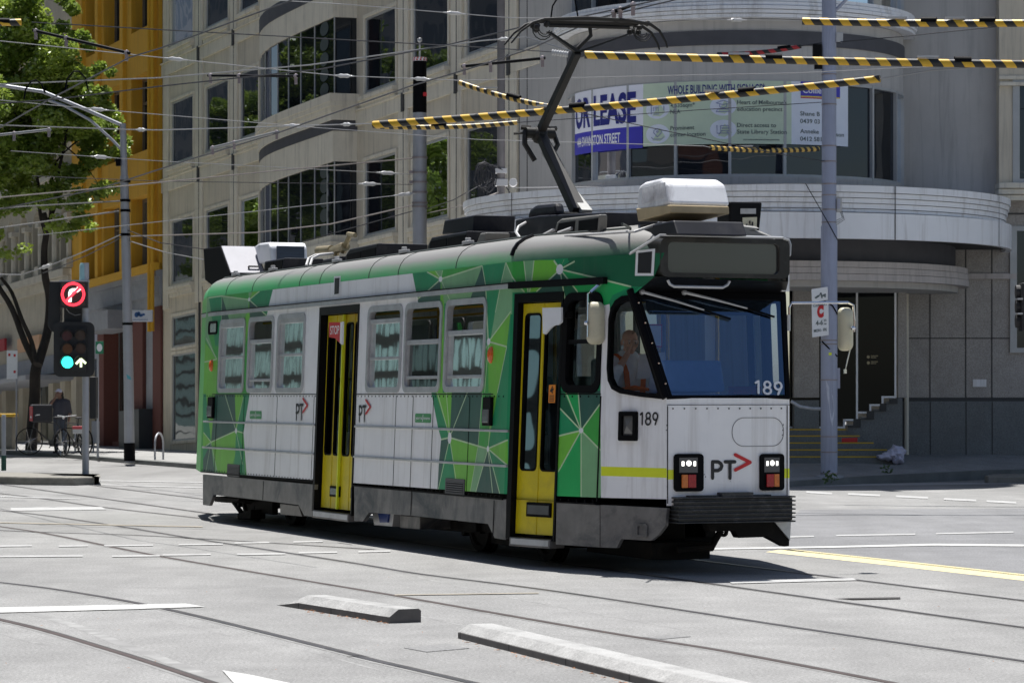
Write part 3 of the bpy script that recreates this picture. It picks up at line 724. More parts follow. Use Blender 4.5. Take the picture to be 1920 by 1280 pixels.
# black cover box beside the fleet number (taper side)
a, b, c, d = sideP(1165, 772)[0], sideP(1197, 772)[0], sideP(1180, 826)[1], sideP(1180, 771)[1]
mb = MB(); ring_strip(mb, rrect(a, c, b, d, .015, 2), rrect(a + .04, c + .05, b - .035, d - .04, .01, 2), side, .04, -.002); cb_ = mb.build('side_lamp', 'black_rubber', tram)
mb = MB(); mid = ((a + b) / 2, (c + d) / 2)
q = [side(a + .035, c + .045, .012), side(b - .03, c + .045, .012), side(b - .03, d - .035, .012), side(a + .035, d - .035, .012)]; ap = side(*mid, .04)
for i in range(4): mb.poly([q[i], q[(i + 1) % 4], ap])
mb.build('lens', 'indicator_glass', cb_)
def stroke(mb, pts, r, fn, m=0, cap=5):
    """rounded pen strokes lying on a surface"""
    for p, q in zip(pts, pts[1:]):
        p, q = Vector(p), Vector(q); d = (q - p).normalized(); n = Vector((-d.y, d.x)); a0 = math.atan2(n.y, n.x)
        ring_ = [q + Vector((math.cos(a0 - math.pi * k / cap), math.sin(a0 - math.pi * k / cap))) * r for k in range(cap + 1)]
        ring_ += [p + Vector((math.cos(a0 - math.pi - math.pi * k / cap), math.sin(a0 - math.pi - math.pi * k / cap))) * r for k in range(cap + 1)]
        mb.poly([fn(v.x, v.y) for v in ring_], m)
def digits189(mb, fn, r):
    """1 8 9 drawn with a round pen in a 58 x 30 box"""
    k = 0
    def arc(cx, cy, rx, ry, a0, a1, n=12): return [(cx + rx * math.cos(R(a0 + (a1 - a0) * i / n)), cy + ry * math.sin(R(a0 + (a1 - a0) * i / n))) for i in range(n + 1)]
    for pts in ([(3, 24), (9, 28), (9, 2)], arc(27, 21.5, 6.2, 6.5, 0, 360, 16), arc(27, 8.5, 7.4, 7, 0, 360, 16), arc(49, 20, 7, 8, 0, 360, 16), [(55.5, 17.5), (49, 2)]):
        for a, b in zip(pts, pts[1:]):
            k += 1; stroke(mb, [a, b], r, lambda x, y: fn(x, y, k * .00008), 0, 3)
# lettering
mb = MB(); p0 = sideP(1199, 797); p1 = sideP(1235, 797.5); zt = sideP(1217, 772)[1]
digits189(mb, lambda x, y, e: side(p0[0] + (p1[0] - p0[0]) * x / 58, p0[1] + (zt - p0[1]) * y / 30, .004 + e), 2.1); mb.build('fleet_number', 'black_ink', tram)
def pt_logo(P, fn, name_parent, r, eps=.004):
    """P maps logo units (width 80, height 50) to surface coordinates"""
    k = [0]
    def g(x, y):
        return fn(*P(x, y), eps + k[0] * .0006)
    for col, sts in (('black_ink', [[(4, 4), (4, 32)], [(4, 32), (14, 32), (19, 29), (21, 25), (19, 20), (14, 17), (4, 17)], [(27, 32), (45, 32)], [(36, 32), (36, 4)]]), ('red_ink', [[(46, 44), (74, 31), (46, 18)]])):
        mb = MB()
        for s in sts:
            for a, b in zip(s, s[1:]):
                k[0] += 1; stroke(mb, [a, b], r, g)
        mb.build('operator_logo', col, name_parent)
def Pf(x, y):
    px = 1329 + x * (1408 - 1329) / 79.; py = 900 - y * (900 - 846) / 49.5
    return uP(px, py, UF)
pt_logo(Pf, lambda w, z, e: fr_(w, z, e), tram, 3.0)
for x0, y0 in ((555, 790), (673, 793)):
    def Ps(x, y, x0=x0, y0=y0): return sideP(x0 + x * .31, y0 - y * .98 + x * 0.0)
    pt_logo(Ps, lambda s, z, e: side(s, z, e), tram, 2.6)
for x0, x1, yt, yb in ((469, 491, 770, 785), (779, 809, 775, 792)):
    a, b, c, d = sideP(x0, yt)[0], sideP(x1, yt)[0], sideP((x0 + x1) / 2, yb)[1], sideP((x0 + x1) / 2, yt)[1]
    mb = MB(); mb.poly([side(s, z, .003) for s, z in rrect(a, c, b, d, .02)]); lg = mb.build('depot_badge', mat('badge_green', (.05, .30, .10), .4), tram)
    mb = MB(); vs, fs = text_geo('yarra', 1, 1, 0.01); mx = max(v[0] for v in vs)
    for s, a0, a1 in (('yarra', .06, .46), ('trams', .54, .94)):
        vs, fs = text_geo(s, 1, 1, .012); mx = max(v[0] for v in vs)
        mb.add([side(a + (b - a) * (a0 + (a1 - a0) * x / mx), c + (d - c) * (.36 + .48 * y), .006) for x, y in vs], fs)
    mb.poly([side(a + (b - a) * x, c + (d - c) * y, .006) for x, y in ((.47, .1), (.5, .1), (.53, .9), (.5, .9))]); mb.build('badge_lettering', 'white_ink', lg)
# sticker plates at the cant rail (their coded squares left out)
for quad in (((1193, 470), (1229, 466), (1226, 517), (1191, 517)), ((627, 518), (639.5, 517), (637.5, 554), (626, 556))):
    mb = MB(); q = [sideP(*p) for p in quad]; mb.poly([side(s, z, .004) for s, z in q]); stp = mb.build('square_sticker', 'white_ink', tram)
    ctr = (sum(p[0] for p in q) / 4, sum(p[1] for p in q) / 4)
    mb = MB(); mb.poly([side(ctr[0] + (s - ctr[0]) * .72, ctr[1] + (z - ctr[1]) * .80, .007) for s, z in q]); mb.build('sticker_field', 'black_ink', stp)
# headlamp clusters
for l, r_, yt, yb, inner, flip in ((1262, 1315, 850, 921, 0, 0), (1421, 1468, 850, 919, 0, 1)):
    w0, z0 = uP(l, yb, UF); w1, z1 = uP(r_, yt, UF); 
    o_ = rrect(w0, z0, w1, z1, .035, 4)
    mb = MB(); nO = len(o_)
    front = [fr_(w, z, .03) for w, z in o_]; back = [fr_(w, z, -.01) for w, z in o_]
    mb.add(front + back, [list(range(nO))] + [(i, (i + 1) % nO, nO + (i + 1) % nO, nO + i) for i in range(nO)])
    hl = mb.build('headlight', 'black_rubber', tram, bevel=.006)
    ww, hh = w1 - w0, z1 - z0
    def hp(x, y, e): return fr_(w0 + ww * x, z0 + hh * y, e)
    mb = MB(); mb.poly([hp(x, y, .033) for x, y in ((.15, .5), (.78, .5), (.78, .9), (.15, .9))]); mb.build('lamp_plate', mat('lamp_plate', (.05, .05, .055), .3, coat=.5), hl)
    mb = MB()
    for cx_, rr, sq in ((.47, .08, 0), (.27, .042, 1), (.67, .042, 1)):
        if sq: mb.poly([hp(cx_ + x * rr, .74 + y * .06, .037) for x, y in ((-1, -1), (1, -1), (1, 1), (-1, 1))])
        else: mb.poly([hp(cx_ + math.cos(k * math.pi / 8) * rr * 1.1, .75 + math.sin(k * math.pi / 8) * .072, .038) for k in range(16)])
    each(mb, 'lamp', 'headlamp', hl, normals=False)
    x0, xm, x1 = (.22, .42, .70) if not flip else (.22, .52, .74)
    mb = MB(); mb.prism([hp(x, y, .032) for x, y in ((x0, .1), (xm, .1), (xm, .45), (x0, .45))], (.02, 0, 0)); mb.build('lamp_lens', 'orange_lens' if not flip else 'red_lens', hl, bevel=.004)
    mb = MB(); mb.prism([hp(x, y, .032) for x, y in ((xm + .01, .1), (x1, .1), (x1, .45), (xm + .01, .45))], (.02, 0, 0)); mb.build('lamp_lens', 'red_lens' if not flip else 'orange_lens', hl, bevel=.004)
# bumper: six ribs on a beam
zb0, zb1 = uP(1370, 977, UF)[1], uP(1370, 931, UF)[1]; wb0 = uP(1271, 950, UF + .1)[0]; wb1 = uP(1474, 950, UF)[0]
mb = MB(); mb.mm(tl(UF - .05, wb0, zb0 + .01), tl(UF + .13, wb1, zb1 - .01))
for k in range(7):
    z = zb0 + (zb1 - zb0) * k / 6; mb.mm(tl(UF - .05, wb0 - .02, z - .007), tl(UF + .16, wb1 + .02, z + .007))
mb.mm(tl(UF, wb0 + .12, zb1), tl(UF + .10, wb1 - .2, zb1 + .02)); mb.mm(tl(UF, .98 + .2, zb1), tl(UF + .14, 1.30 + .2, zb1 + .045))
mb.build('bumper', mat('bumper_iron', (.022, .023, .025), .5, var=.2, dirt=(.2, .2, .2), dscale=9, damount=.4), tram, bevel=.004)
# fender corner and coupler below
mb = MB()
def prismW(pts, w0_, w1_, m=0):
    """outline in photo pixels at inset w0, extruded to w1"""
    q = [wP(x, y, w0_) for x, y in pts]
    mb.prism([tl(u, w0_, z) for u, z in q], (0, w1_ - w0_, 0), m)
q = [uP(x, y, UF - .02) for x, y in ((1323, 977), (1482, 977), (1480, 1023), (1472, 1024), (1438, 1006), (1385, 1008), (1378, 995), (1331, 996))]
mb.prism([tl(UF - .02, w, z) for w, z in q], (-.12, 0, 0)); mb.build('fender', 'under_steel', tram, bevel=.006)
q = [uP(x, y, UF - .01) for x, y in ((1451, 977), (1482, 977), (1480, 1012))]
mb = MB(); mb.prism([tl(UF - .015, w, z) for w, z in q], (.02, 0, 0)); mb.build('fender_gusset', 'aluminium', tram)
mb = MB(); q = [uP(x, y, 1.9) for x, y in ((1352, 994), (1342, 1010), (1335, 1026), (1270, 1030))]
mb.tube([tl(1.9, w, z) for w, z in q], .035, 8); q = [uP(x, y, 1.9) for x, y in ((1356, 997),)]; mb.lathe([(.02, -.02), (.045, -.02), (.045, .02), (.02, .02)], tl(1.9, q[0][0], q[0][1]), 12, axis='X'); mb.build('coupler_hook', 'under_steel', tram)

# windscreen
W = [tl(*p) for p in TB]
def wsf(x, y, out=0.0):
    p = (W[0] * (1 - x) + W[1] * x) * (1 - y) + (W[3] * (1 - x) + W[2] * x) * y
    n = (W[1] - W[0]).cross(W[3] - W[0]).normalized()
    if n.x < 0: n = -n
    return p + n * out
mb = MB(); ring_strip(mb, [(0, -.01), (1, -.01), (1, 1), (0, 1)], [(.045, .018), (.965, .018), (.965, .93), (.045, .93)], lambda x, y, o: wsf(x, y, o), .02, -.06)
ws = mb.build('windscreen', 'black_rubber', tram, bevel=.006)
mb = MB(); mb.poly([wsf(x, y, .004) for x, y in ((.03, .03), (.98, .03), (.98, .95), (.03, .95))]); mb.build('pane', 'windscreen', ws)
mb = MB(); mb.tube([W[0] + Vector((-.01, 0, 0)), W[3] + Vector((-.01, 0, .02))], .040, 8); mb.build('corner_pillar', 'black_rubber', ws, smooth=True)
mb = MB(); 
for k in range(5): mb.ball(wsf(.012, .12 + k * .19, .036), .011, 6)
each(mb, 'rivet', 'chrome', ws)
def onws(px, py, out=.0):
    """point of the windscreen plane under a pixel"""
    r, q = ray(px, py); o = Vector((0, 0, H)); d = Vector((r, 1, q)); m = world_matrix(tram); inv = m.inverted()
    o2 = inv @ o; d2 = inv.to_3x3() @ d; n = (W[1] - W[0]).cross(W[3] - W[0]).normalized()
    if n.x < 0: n = -n
    t = (W[0] + n * out - o2).dot(n) / d2.dot(n); return o2 + d2 * t
p00, p10, p01 = onws(1414, 738, .012), onws(1467, 741, .012), onws(1414, 712, .012)
mb = MB(); digits189(mb, lambda x, y, e: p00 + (p10 - p00) * (x / 58) + (p01 - p00) * (y / 30) + Vector((e, 0, 0)), 2.3); mb.build('screen_number', 'white_ink', ws)
# wipers
for ax_, ay, bx, by, ex, ey in ((1204, 547, 1320, 581, 1370, 598), (1283, 548, 1401, 578, 1452, 594)):
    mb = MB(); mb.tube([onws(ax_, ay, .05), onws((ax_ + bx) / 2, (ay + by) / 2 - 1, .06), onws(bx, by, .04)], [.016, .012, .008], 6); mb.ball(onws(ax_, ay, .03), .03, 8); wp = mb.build('wiper', 'aluminium', tram)
    mb = MB(); mb.tube([onws(bx - 40, by - 12, .025), onws(ex, ey, .025)], .011, 6); mb.build('wiper_blade', 'black_rubber', wp)
# destination box over the windscreen
US = 2.13
sb = [uP(x, y, US) for x, y in ((1238, 519), (1249, 449), (1258, 445), (1466, 450), (1478, 458), (1478, 528))]
so_ = rrect(sb[0][0] - .01, sb[0][1], sb[5][0], sb[2][1] + .0, .07, 5)
gl0 = uP(1250, 511, US); gl1 = uP(1459, 458, US)
si_ = rrect(gl0[0], gl0[1], gl1[0], gl1[1], .05, 5)
mb = MB(); n_ = len(so_)
ring_strip(mb, so_, si_, lambda w, z, o: tl(US + o, w, z), .03, -.02)
bk = [tl(US - .55, HALF + (w - HALF) * 1.12, z + .02) for w, z in so_]; frn = [tl(US - .02, w, z) for w, z in so_]
mb.add(frn + bk, [(i, (i + 1) % n_, n_ + (i + 1) % n_, n_ + i) for i in range(n_)])
dbx = mb.build('destination_box', mat('box_bronze', (.020, .019, .016), .4, var=.2, spec=.35, dirt=(.12, .11, .10), dscale=3, damount=.3), tram, smooth=True)
mb = MB(); mb.poly([tl(US - .005, w, z) for w, z in si_]); mb.build('display_glass', 'sign_glass', dbx)
# soffit between windscreen and box, grab rail
mb = MB()
zs = so_[0][1] if False else sb[0][1]
mb.add([W[3], W[2], tl(US, sb[5][0] + .0, sb[5][1]), tl(US, sb[0][0], sb[0][1]), side(seam[3][0], seam[3][1])], [(0, 1, 2, 3), (0, 3, 4)])
mb.add([W[2], tl(UT - .1, 2 * HALF - T0w + .02, ZT), tl(US, sb[5][0], ZT), tl(US, sb[5][0], sb[5][1])], [(0, 1, 2, 3)])
mb.build('soffit', 'black_paint', tram)
mb = MB(); q = [uP(x, y, US - .02) for x, y in ((1252, 525), (1256, 533), (1264, 537), (1355, 539), (1364, 534), (1368, 527))]
mb.tube([tl(US - .02, w, z) for w, z in q], .014, 8); mb.build('grab_rail', 'aluminium', tram)
mb = MB(); q = [uP(x, y, US - .1) for x, y in ((1470, 448), (1479, 450), (1482, 458), (1481, 478), (1476, 484), (1472, 480))]
mb.tube([tl(US - .1, w, z) for w, z in q], .012, 8); mb.build('grab_rail', 'aluminium', tram)
mb = MB(); mb.mm(tl(1.6, 2.02, 2.62), tl(1.9, 2.10, 2.78)); mb.build('side_marker_box', 'white_ink', tram)
# wing mirrors
mb = MB(); q = [sideP(x, y) for x, y in ((1122, 549), (1128, 551), (1127, 632))]
mb.tube([side(q[0][0], q[0][1], .10), side(q[1][0], q[1][1], .16), side(q[2][0], q[2][1], .16)], .011, 8)
mb.tube([side(q[0][0] + .02, q[0][1], .10), side(q[0][0] + .06, q[0][1] + .1, .0)], .02, 8)
s, z = q[2]; mb.ball(side(s, sideP(1125, 606)[1], .175), .025, 8); mr_ = mb.build('wing_mirror', 'chrome', tram)
def mirror_shell(ctr, hw, hh, ex, parent, nm='mirror_shell'):
    """pillow-shaped back of a mirror: ex is the sideways direction, its normal points forward"""
    ex = ex.normalized(); nn = ex.cross(Vector((0, 0, 1)))
    mb = MB(); o = rrect(-hw, -hh, hw, hh, hw * .75, 6); rings = [(1.0, 0), (1.0, .03), (.9, .055), (.6, .075), (.2, .085)]
    for k, d in rings: mb.v += [ctr + ex * (x * k) + Vector((0, 0, y * (1 - (1 - k) * .6))) + nn * d for x, y in o]
    n = len(o)
    for r_ in range(len(rings) - 1):
        for i in range(n): mb.f.append([r_ * n + i, r_ * n + (i + 1) % n, (r_ + 1) * n + (i + 1) % n, (r_ + 1) * n + i]); mb.m.append(0)
    mb.f.append([(len(rings) - 1) * n + i for i in range(n)]); mb.m.append(0); mb.f.append(list(range(n))[::-1]); mb.m.append(0)
    return mb.build(nm, 'mirror_beige', parent, smooth=True)
s0_, z0_ = sideP(1126, 606)
mirror_shell(side(s0_, z0_, .06), .083, .20, Vector((.25, 1, 0)), mr_)
mb = MB(); wA = uP(1479, 590, 1.9); 
q = [uP(x, y, 1.9) for x, y in ((1480, 590), (1480, 576), (1484, 568), (1590, 567), (1600, 572), (1602, 600), (1601, 622))]
mb.tube([tl(1.9, w, z) for w, z in q], .012, 8); qq = [uP(x, y, 1.9) for x, y in ((1597, 642), (1588, 680), (1585, 692))]; mb.tube([tl(1.9, w, z) for w, z in qq], .007, 6); w_, z_ = uP(1584.5, 696, 1.9); mb.box(tl(1.9, w_, z_), (.02, .025, .04))
w_, z_ = uP(1592, 615, 1.9); mb.ball(tl(1.97, w_, z_), .022, 8); mb.tube([tl(1.93, w_, z_), tl(1.93, w_ + .05, z_)], .012, 6); mr2 = mb.build('wing_mirror', 'chrome', tram)
w_, z_ = uP(1587, 617, 1.9); mirror_shell(tl(1.86, w_, z_), .072, .205, Vector((.0, 1, 0)), mr2)
mb = MB(); mb.tube([tl(1.9, *uP(1478, 620, 1.9)), tl(1.9, *uP(1478, 590, 1.9))], .022, 8); mb.build('mirror_bracket', 'aluminium', tram)

# ---- skirt -------------------------------------------------------------------------------------
mb = MB()
for pts in (((382, 889), (382, 946), (394, 947.5), (402, 927), (498, 938), (561.5, 946), (572, 966), (587, 968), (592, 908)),
            ((666, 910), (666, 976), (682, 977), (693.5, 960.5), (772, 966), (917, 981.5), (929.6, 1008), (950, 1011.5), (951, 936)),
            ((1045.5, 941), (1044, 1020), (1126, 1025.5), (1126, 947)),
            ((1127.5, 946), (1127.5, 1025.5), (1158, 1026.5), (1166, 1010), (1222, 1013), (1236, 1002), (1249, 985), (1252, 952))):
    q = [sideP(*p) for p in pts]
    sheet = MB(); cut_sheet(sheet, q, [], lambda s, z: side(s, z, .012)); n = len(q)
    mb.add(sheet.v, sheet.f)
    mb.add([side(s, z, .012) for s, z in q] + [side(s, z, -.03) for s, z in q], [(i, (i + 1) % n, n + (i + 1) % n, n + i) for i in range(n)])
sk = mb.build('skirt', 'skirt_steel', tram)
mb = MB()
for px, y0, y1 in ((496, 901, 937), (774, 921, 966), (929, 937, 1008)):
    s, z1 = sideP(px, y0); z0 = sideP(px, y1)[1]; mb.mapbox(side, (s - .012, s + .006), (z0, z1), (.0125, .0145))
for a, b in ((-11.05, DOOR2[0] - .02), (DOOR2[1] + .01, -.01), (DOOR1[1] + .01, SS[4] - .01)): mb.mapbox(side, (a, b), (.628, .642), (0, .0145), na=6)
mb.build('skirt_gap', 'black_rubber', tram)
a, b, c, d = sideP(1195, 992)[0], sideP(1217, 992)[0], sideP(1206, 1006)[1], sideP(1206, 981)[1]
mb = MB(); ring_strip(mb, rrect(a, c, b, d, .02, 3), rrect(a + .025, c + .02, b - .02, d - .02, .01, 3), side, .03, -.05); mb.build('tow_socket', 'skirt_steel', tram)
mb = MB(); mb.mapbox(side, (a + .02, b - .02), (c + .02, d - .02), (-.05, .008)); mb.build('socket_recess', 'black_rubber', tram)
# white lower edge between tram nose and skirt corner: closed nose bottom
mb = MB(); mb.add([side(SS[4], .64, -.01), side(S_END, .66, -.01), tl(UF - .01, W1, .66), far_side(SS[4], .64, -.01), side(SS[3], .64, -.02), far_side(SS[3], .64, -.02)], [(4, 0, 1, 2, 3, 5)]); mb.build('nose_pan', 'under_steel', tram)

# ---- roof ------------------------------------------------------------------------------------------
m = bpy.data.materials.new('roof_skin'); n, l = nodes(m); bs = n['Principled BSDF']; bs.inputs['Roughness'].default_value = .5
tc = n.new('ShaderNodeTexCoord'); sp = n.new('ShaderNodeSeparateXYZ'); l.new(tc.outputs['Object'], sp.inputs[0])
nz = n.new('ShaderNodeTexNoise'); nz.inputs['Scale'].default_value = 1.6; nz.inputs['Detail'].default_value = 6; l.new(tc.outputs['Object'], nz.inputs['Vector'])
m1 = n.new('ShaderNodeMath'); m1.operation = 'MULTIPLY_ADD'; m1.inputs[1].default_value = .10; l.new(nz.outputs['Fac'], m1.inputs[0]); l.new(sp.outputs['Z'], m1.inputs[2])
# soot thickens towards the current collector in the middle of the roof
m4 = n.new('ShaderNodeMapRange'); m4.inputs['From Min'].default_value = -5; m4.inputs['From Max'].default_value = 2; m4.inputs['To Min'].default_value = 0; m4.inputs['To Max'].default_value = .07; l.new(sp.outputs['X'], m4.inputs['Value'])
m5 = n.new('ShaderNodeMath'); m5.operation = 'ADD'; l.new(m1.outputs[0], m5.inputs[0]); l.new(m4.outputs[0], m5.inputs[1])
mr = n.new('ShaderNodeMapRange'); mr.inputs['From Min'].default_value = 3.05; mr.inputs['From Max'].default_value = 3.20; l.new(m5.outputs[0], mr.inputs['Value'])
mm = n.new('ShaderNodeMix'); mm.data_type = 'RGBA'; mm.inputs['A'].default_value = (.035, .30, .10, 1); mm.inputs['B'].default_value = (.20, .197, .187, 1)
l.new(mr.outputs[0], mm.inputs['Factor']); l.new(mm.outputs['Result'], bs.inputs['Base Color']); MATS['roof_skin'] = m
m2 = m.copy(); m2.name = 'roof_skin_dark'; MATS['roof_skin_dark'] = m2
for nd in m2.node_tree.nodes:
    if nd.type == 'MIX': nd.inputs['A'].default_value = (.010, .125, .055, 1)
mb = MB()
stations = [(-13.25, .80, -.10), (-12.9, .5, -.04), (-12.6, .36, 0), (-11.6, .14, 0), (-11.11, 0, 0), (-8, 0, 0), (-5.5, 0, 0), (-3, 0, 0), (-1.5, 0, 0), (-.02, 0, 0), (.02, 0, 0), (.7, .165, 0), (1.491, .351, 0), (1.85, .515, -.01), (2.08, .635, -.035)]
prof = [(0.054, 2.945), (.062, 3.0), (.085, 3.06), (.125, 3.115), (.19, 3.16), (.28, 3.195), (.40, 3.218), (.6, 3.24), (.95, 3.262), (1.31, 3.27)]
np_ = len(prof)
for u, ins, dz in stations:
    row = []
    for d, z in prof:
        w = ins + d * (1 if d < .5 else 1)
        if d >= .95: w = ins + (HALF - ins) * (1 if d > 1.2 else .7)
        elif d >= .6: w = ins + (HALF - ins) * .42
        k = (z - 2.945) / .325
        row.append((w, z + dz * k * 1.5))
    mb.v += [tl(u, w, z) for w, z in row]; mb.v += [tl(u, 2 * HALF - w, z) for w, z in row[-2::-1]]
nr = 2 * np_ - 1
for i in range(len(stations) - 1):
    for j in range(nr - 1):
        a = i * nr + j; mb.f.append([a, a + 1, a + nr + 1, a + nr]); mb.m.append(1 if i >= 10 else 0)
mb.f.append(list(range(nr))); mb.m.append(0); mb.f.append([(len(stations) - 1) * nr + i for i in range(nr)][::-1]); mb.m.append(1)
roof = mb.build('roof', ['roof_skin', 'roof_skin_dark'], tram, smooth=True)
def roof_pt(u, d, up=0.0):
    ins = 0
    for (u0, i0, _), (u1, i1, _) in zip(stations, stations[1:]):
        if u0 <= u <= u1: ins = i0 + (i1 - i0) * (u - u0) / (u1 - u0)
    for (d0, z0), (d1, z1) in zip(prof, prof[1:]):
        if d0 <= d <= d1: return tl(u, ins + d, z0 + (z1 - z0) * (d - d0) / (d1 - d0) + up)
mb = MB()
for u in (-10.2, -9.0, -7.0, -6.2, -4.4, -3.4, -1.6): mb.tube([roof_pt(u, d, .001) for d, z in prof[:7]], .006, 5)
mb.tube([roof_pt(u, .30, .008) for u in (-12.6, -11.1, -5, 0, 1.49, 2.1)], .012, 6)
mb.build('roof_seam', mat('seam_dark', (.05, .06, .055), .6), roof)
mb = MB()
for u in (-10.6, -8.9, -6.3, -3.9, -1.9):
    c = roof_pt(u, .30, .03); mb.box(c, (.22, .06, .035)); mb.box(c + Vector((0, .0, .03)), (.05, .05, .04))
each(mb, 'roof_cleat', 'roof_grey', roof, bevel=.006)
mb = MB(); mb.prism([roof_pt(u, d, .003) for u, d in ((-.10, .09), (-.02, .30), (.02, .30), (.02, .09))], (0, 0, .002)); mb.tube([roof_pt(-.03, d, .004) for d, z in prof[1:6]], .03, 6); mb.build('roof_joint', 'black_paint', roof)
mb = MB(); q = [sideP(1185, 476), sideP(1245, 441)]
mb.tube([side(q[0][0], q[0][1], .03), side(q[1][0], q[1][1], .05), tl(US + .02, sb[2][0], sb[2][1] + .02), tl(US + .02, sb[3][0], sb[3][1] + .02)], .013, 6); mb.build('gutter', 'aluminium', tram)
# ---- roof equipment (outlines on upright planes, real depth across the roof) --------------------------
def kit(name, pts, w0_, w1_, m, parent=None, bevel=.015, taper=0):
    global mb
    mb = MB(); prismW(pts, w0_, w1_); return mb.build(name, m, parent or tram, bevel=bevel)
def wpt(px, py, w): u, z = wP(px, py, w); return tl(u, w, z)
def kbox(name, near, xf, w0_, m, opens=(), bevel=.015, parent=None):
    """near: outline of the side facing the street (photo pixels, inset w0); xf: photo column where its front end stops"""
    q = [wP(x, y, w0_) for x, y in near]; k = max(range(len(near)), key=lambda i: near[i][0]); ue = q[k][0]
    w1_ = uP(xf, near[k][1], ue)[0]
    g = MB(); g.prism([tl(u, w0_, z) for u, z in q], (0, w1_ - w0_, 0)); o = g.build(name, m, parent or tram, bevel=bevel)
    for op in opens:
        e = [wP(x, y, w0_ - .005) for x, y in op]; g = MB(); g.prism([tl(u, w0_ - .006, z) for u, z in e], (0, .02, 0)); g.build('opening', 'black_rubber', o)
    return o, ue, w0_, w1_
rb, *_ = kbox('route_box', [(381, 466), (413, 462), (431, 512), (431, 519), (404, 541), (384, 525)], 499, .75, 'black_rubber')
q0, q1 = wP(413, 462, .75), wP(431, 512, .75); w1_ = uP(497, 515, q1[0])[0]
mb = MB(); mb.prism([tl(q0[0], .76, q0[1] - .0), tl(q0[0], w1_ - .01, q0[1]), tl(q1[0], w1_ - .01, q1[1]), tl(q1[0], .76, q1[1])], (.02, 0, .008)); mb.build('route_box_lid', mat('lid_grey', (.24, .24, .27), .5, var=.12), rb, bevel=.006)
mb = MB(); mb.tube([tl(q1[0] + .0 - .05, .75 + k, q1[1] + h) for k, h in ((.28, .10), (.30, .03), (.42, .03), (.43, .10), (.28, .10))], .012, 6); mb.build('lid_handle', 'black_paint', rb)
ac, ue, w0_, w1_ = kbox('air_conditioner', [(476, 462), (484, 456), (503, 454), (506, 462), (508, 492), (485, 495)], 578, 1.2, 'ac_white', bevel=.03)
zt = wP(508, 461, 1.2)[1]; zb = wP(508, 488, 1.2)[1]
mb = MB(); mb.prism([tl(ue - .005, w0_ + .08, zb), tl(ue - .005, w1_ - .06, zb), tl(ue - .005, w1_ - .06, zt), tl(ue - .005, w0_ + .08, zt)], (.02, 0, 0)); mb.build('grille', mat('grille_blue', (.02, .035, .06), .5, var=.4, scale=2, stretch=(1, 1, 25)), ac)
kbox('resistor_box', [(496, 490), (533, 483.5), (531, 507), (494, 511)], 607, .7, 'roof_kit', [[(499, 493), (514, 490), (512, 507), (497, 509)], [(516, 490), (530, 487), (528, 505), (514, 507)]])
kbox('resistor_box', [(648, 478), (655, 467), (708, 456), (706, 486), (646, 497)], 803, .7, 'roof_kit', [[(651, 477), (677, 471), (675, 489), (649, 493)], [(679, 470), (705, 464), (703, 485), (677, 489)]])
kbox('cable_tray', [(605, 487), (640, 480), (640, 494), (605, 499)], 660, .8, 'roof_kit')
kbox('resistor_box', [(802, 459), (809, 445), (876, 433), (873, 463), (799, 478)], 972, .7, 'roof_kit', [[(807, 453), (838, 446), (836, 465), (805, 470)], [(840, 446), (873, 440), (871, 460), (838, 465)]])
kbox('equipment_case', [(828, 440), (833, 413), (889, 403), (887, 434)], 967, .9, 'roof_kit')
kbox('equipment_case', [(892, 458), (900, 437), (911, 436), (909, 456)], 957, .45, mat('case_grey', (.16, .155, .14), .5, var=.2))
kbox('equipment_case', [(966, 412), (1010, 404), (1136, 398), (1134, 436), (966, 446)], 1235, .8, 'roof_kit')
kbox('compressor', [(986, 410), (992, 392), (1003, 384), (1040, 380), (1044, 402)], 1062, .9, 'roof_kit', bevel=.04)
kbox('louvre_case', [(1036, 444), (1044, 416), (1052, 410), (1124, 402), (1122, 437)], 1140, .5, 'case_grey', [[(1042, 438), (1048, 419), (1078, 414), (1076, 435)], [(1084, 434), (1085, 414), (1121, 409), (1119, 432)]])
mb = MB()
for a_, b_ in (((1014, 444), (1038, 431)), ((1047, 437), (1072, 428))): mb.tube([wpt(*a_, .42), wpt(*b_, .48)], .018, 6)
mb.build('roof_bracket', 'roof_grey', tram, smooth=True)
mb = MB(); mb.tube([wpt(975, 446, .5), wpt(968, 436, .55), wpt(972, 425, .6), wpt(986, 417, .8)], .014, 6); mb.build('roof_cable', 'roof_grey', tram, smooth=True)
mb = MB(); mb.tube([wpt(1060, 442, .36), wpt(1190, 434, .5), wpt(1240, 418, .8)], .014, 6); mb.build('roof_conduit', 'roof_grey', tram, smooth=True)
kbox('plinth', [(1150, 440), (1190, 428), (1262, 413), (1270, 440), (1160, 445)], 1402, .7, 'roof_kit')
acf, ue, w0_, w1_ = kbox('air_conditioner', [(1192, 394), (1196, 348), (1206, 341), (1236, 334), (1248, 342), (1257, 384), (1198, 402)], 1371, .75, 'ac_white', bevel=.10)
acf.modifiers['bevel'].segments = 4; acf.modifiers['bevel'].angle_limit = R(25)
kbox('tray', [(1192, 391), (1256, 384), (1257, 399), (1196, 415)], 1368, .74, 'ac_tray', parent=acf, bevel=.01)
mb = MB()
for k in range(15):
    x = 1206 + k * 2.9; mb.tube([wpt(x - 1.5, 383 - k * .9, .745), wpt(x, 352 - k * .75, .745)], .009, 5)
mb.build('air_grille', 'ac_white', acf)
wr = [uP(x, y, .6) for x, y in ((1368, 378), (1430, 379), (1424, 440), (1368, 438))]
mb = MB(); mb.prism([tl(.6, w, z) for w, z in wr], (-.3, 0, 0)); rs_ = mb.build('route_sign', 'black_paint', tram, bevel=.02)
def rsq(pts, d): g = MB(); g.prism([tl(.602, *uP(x, y, .602)) for x, y in pts], (d, 0, 0)); return g
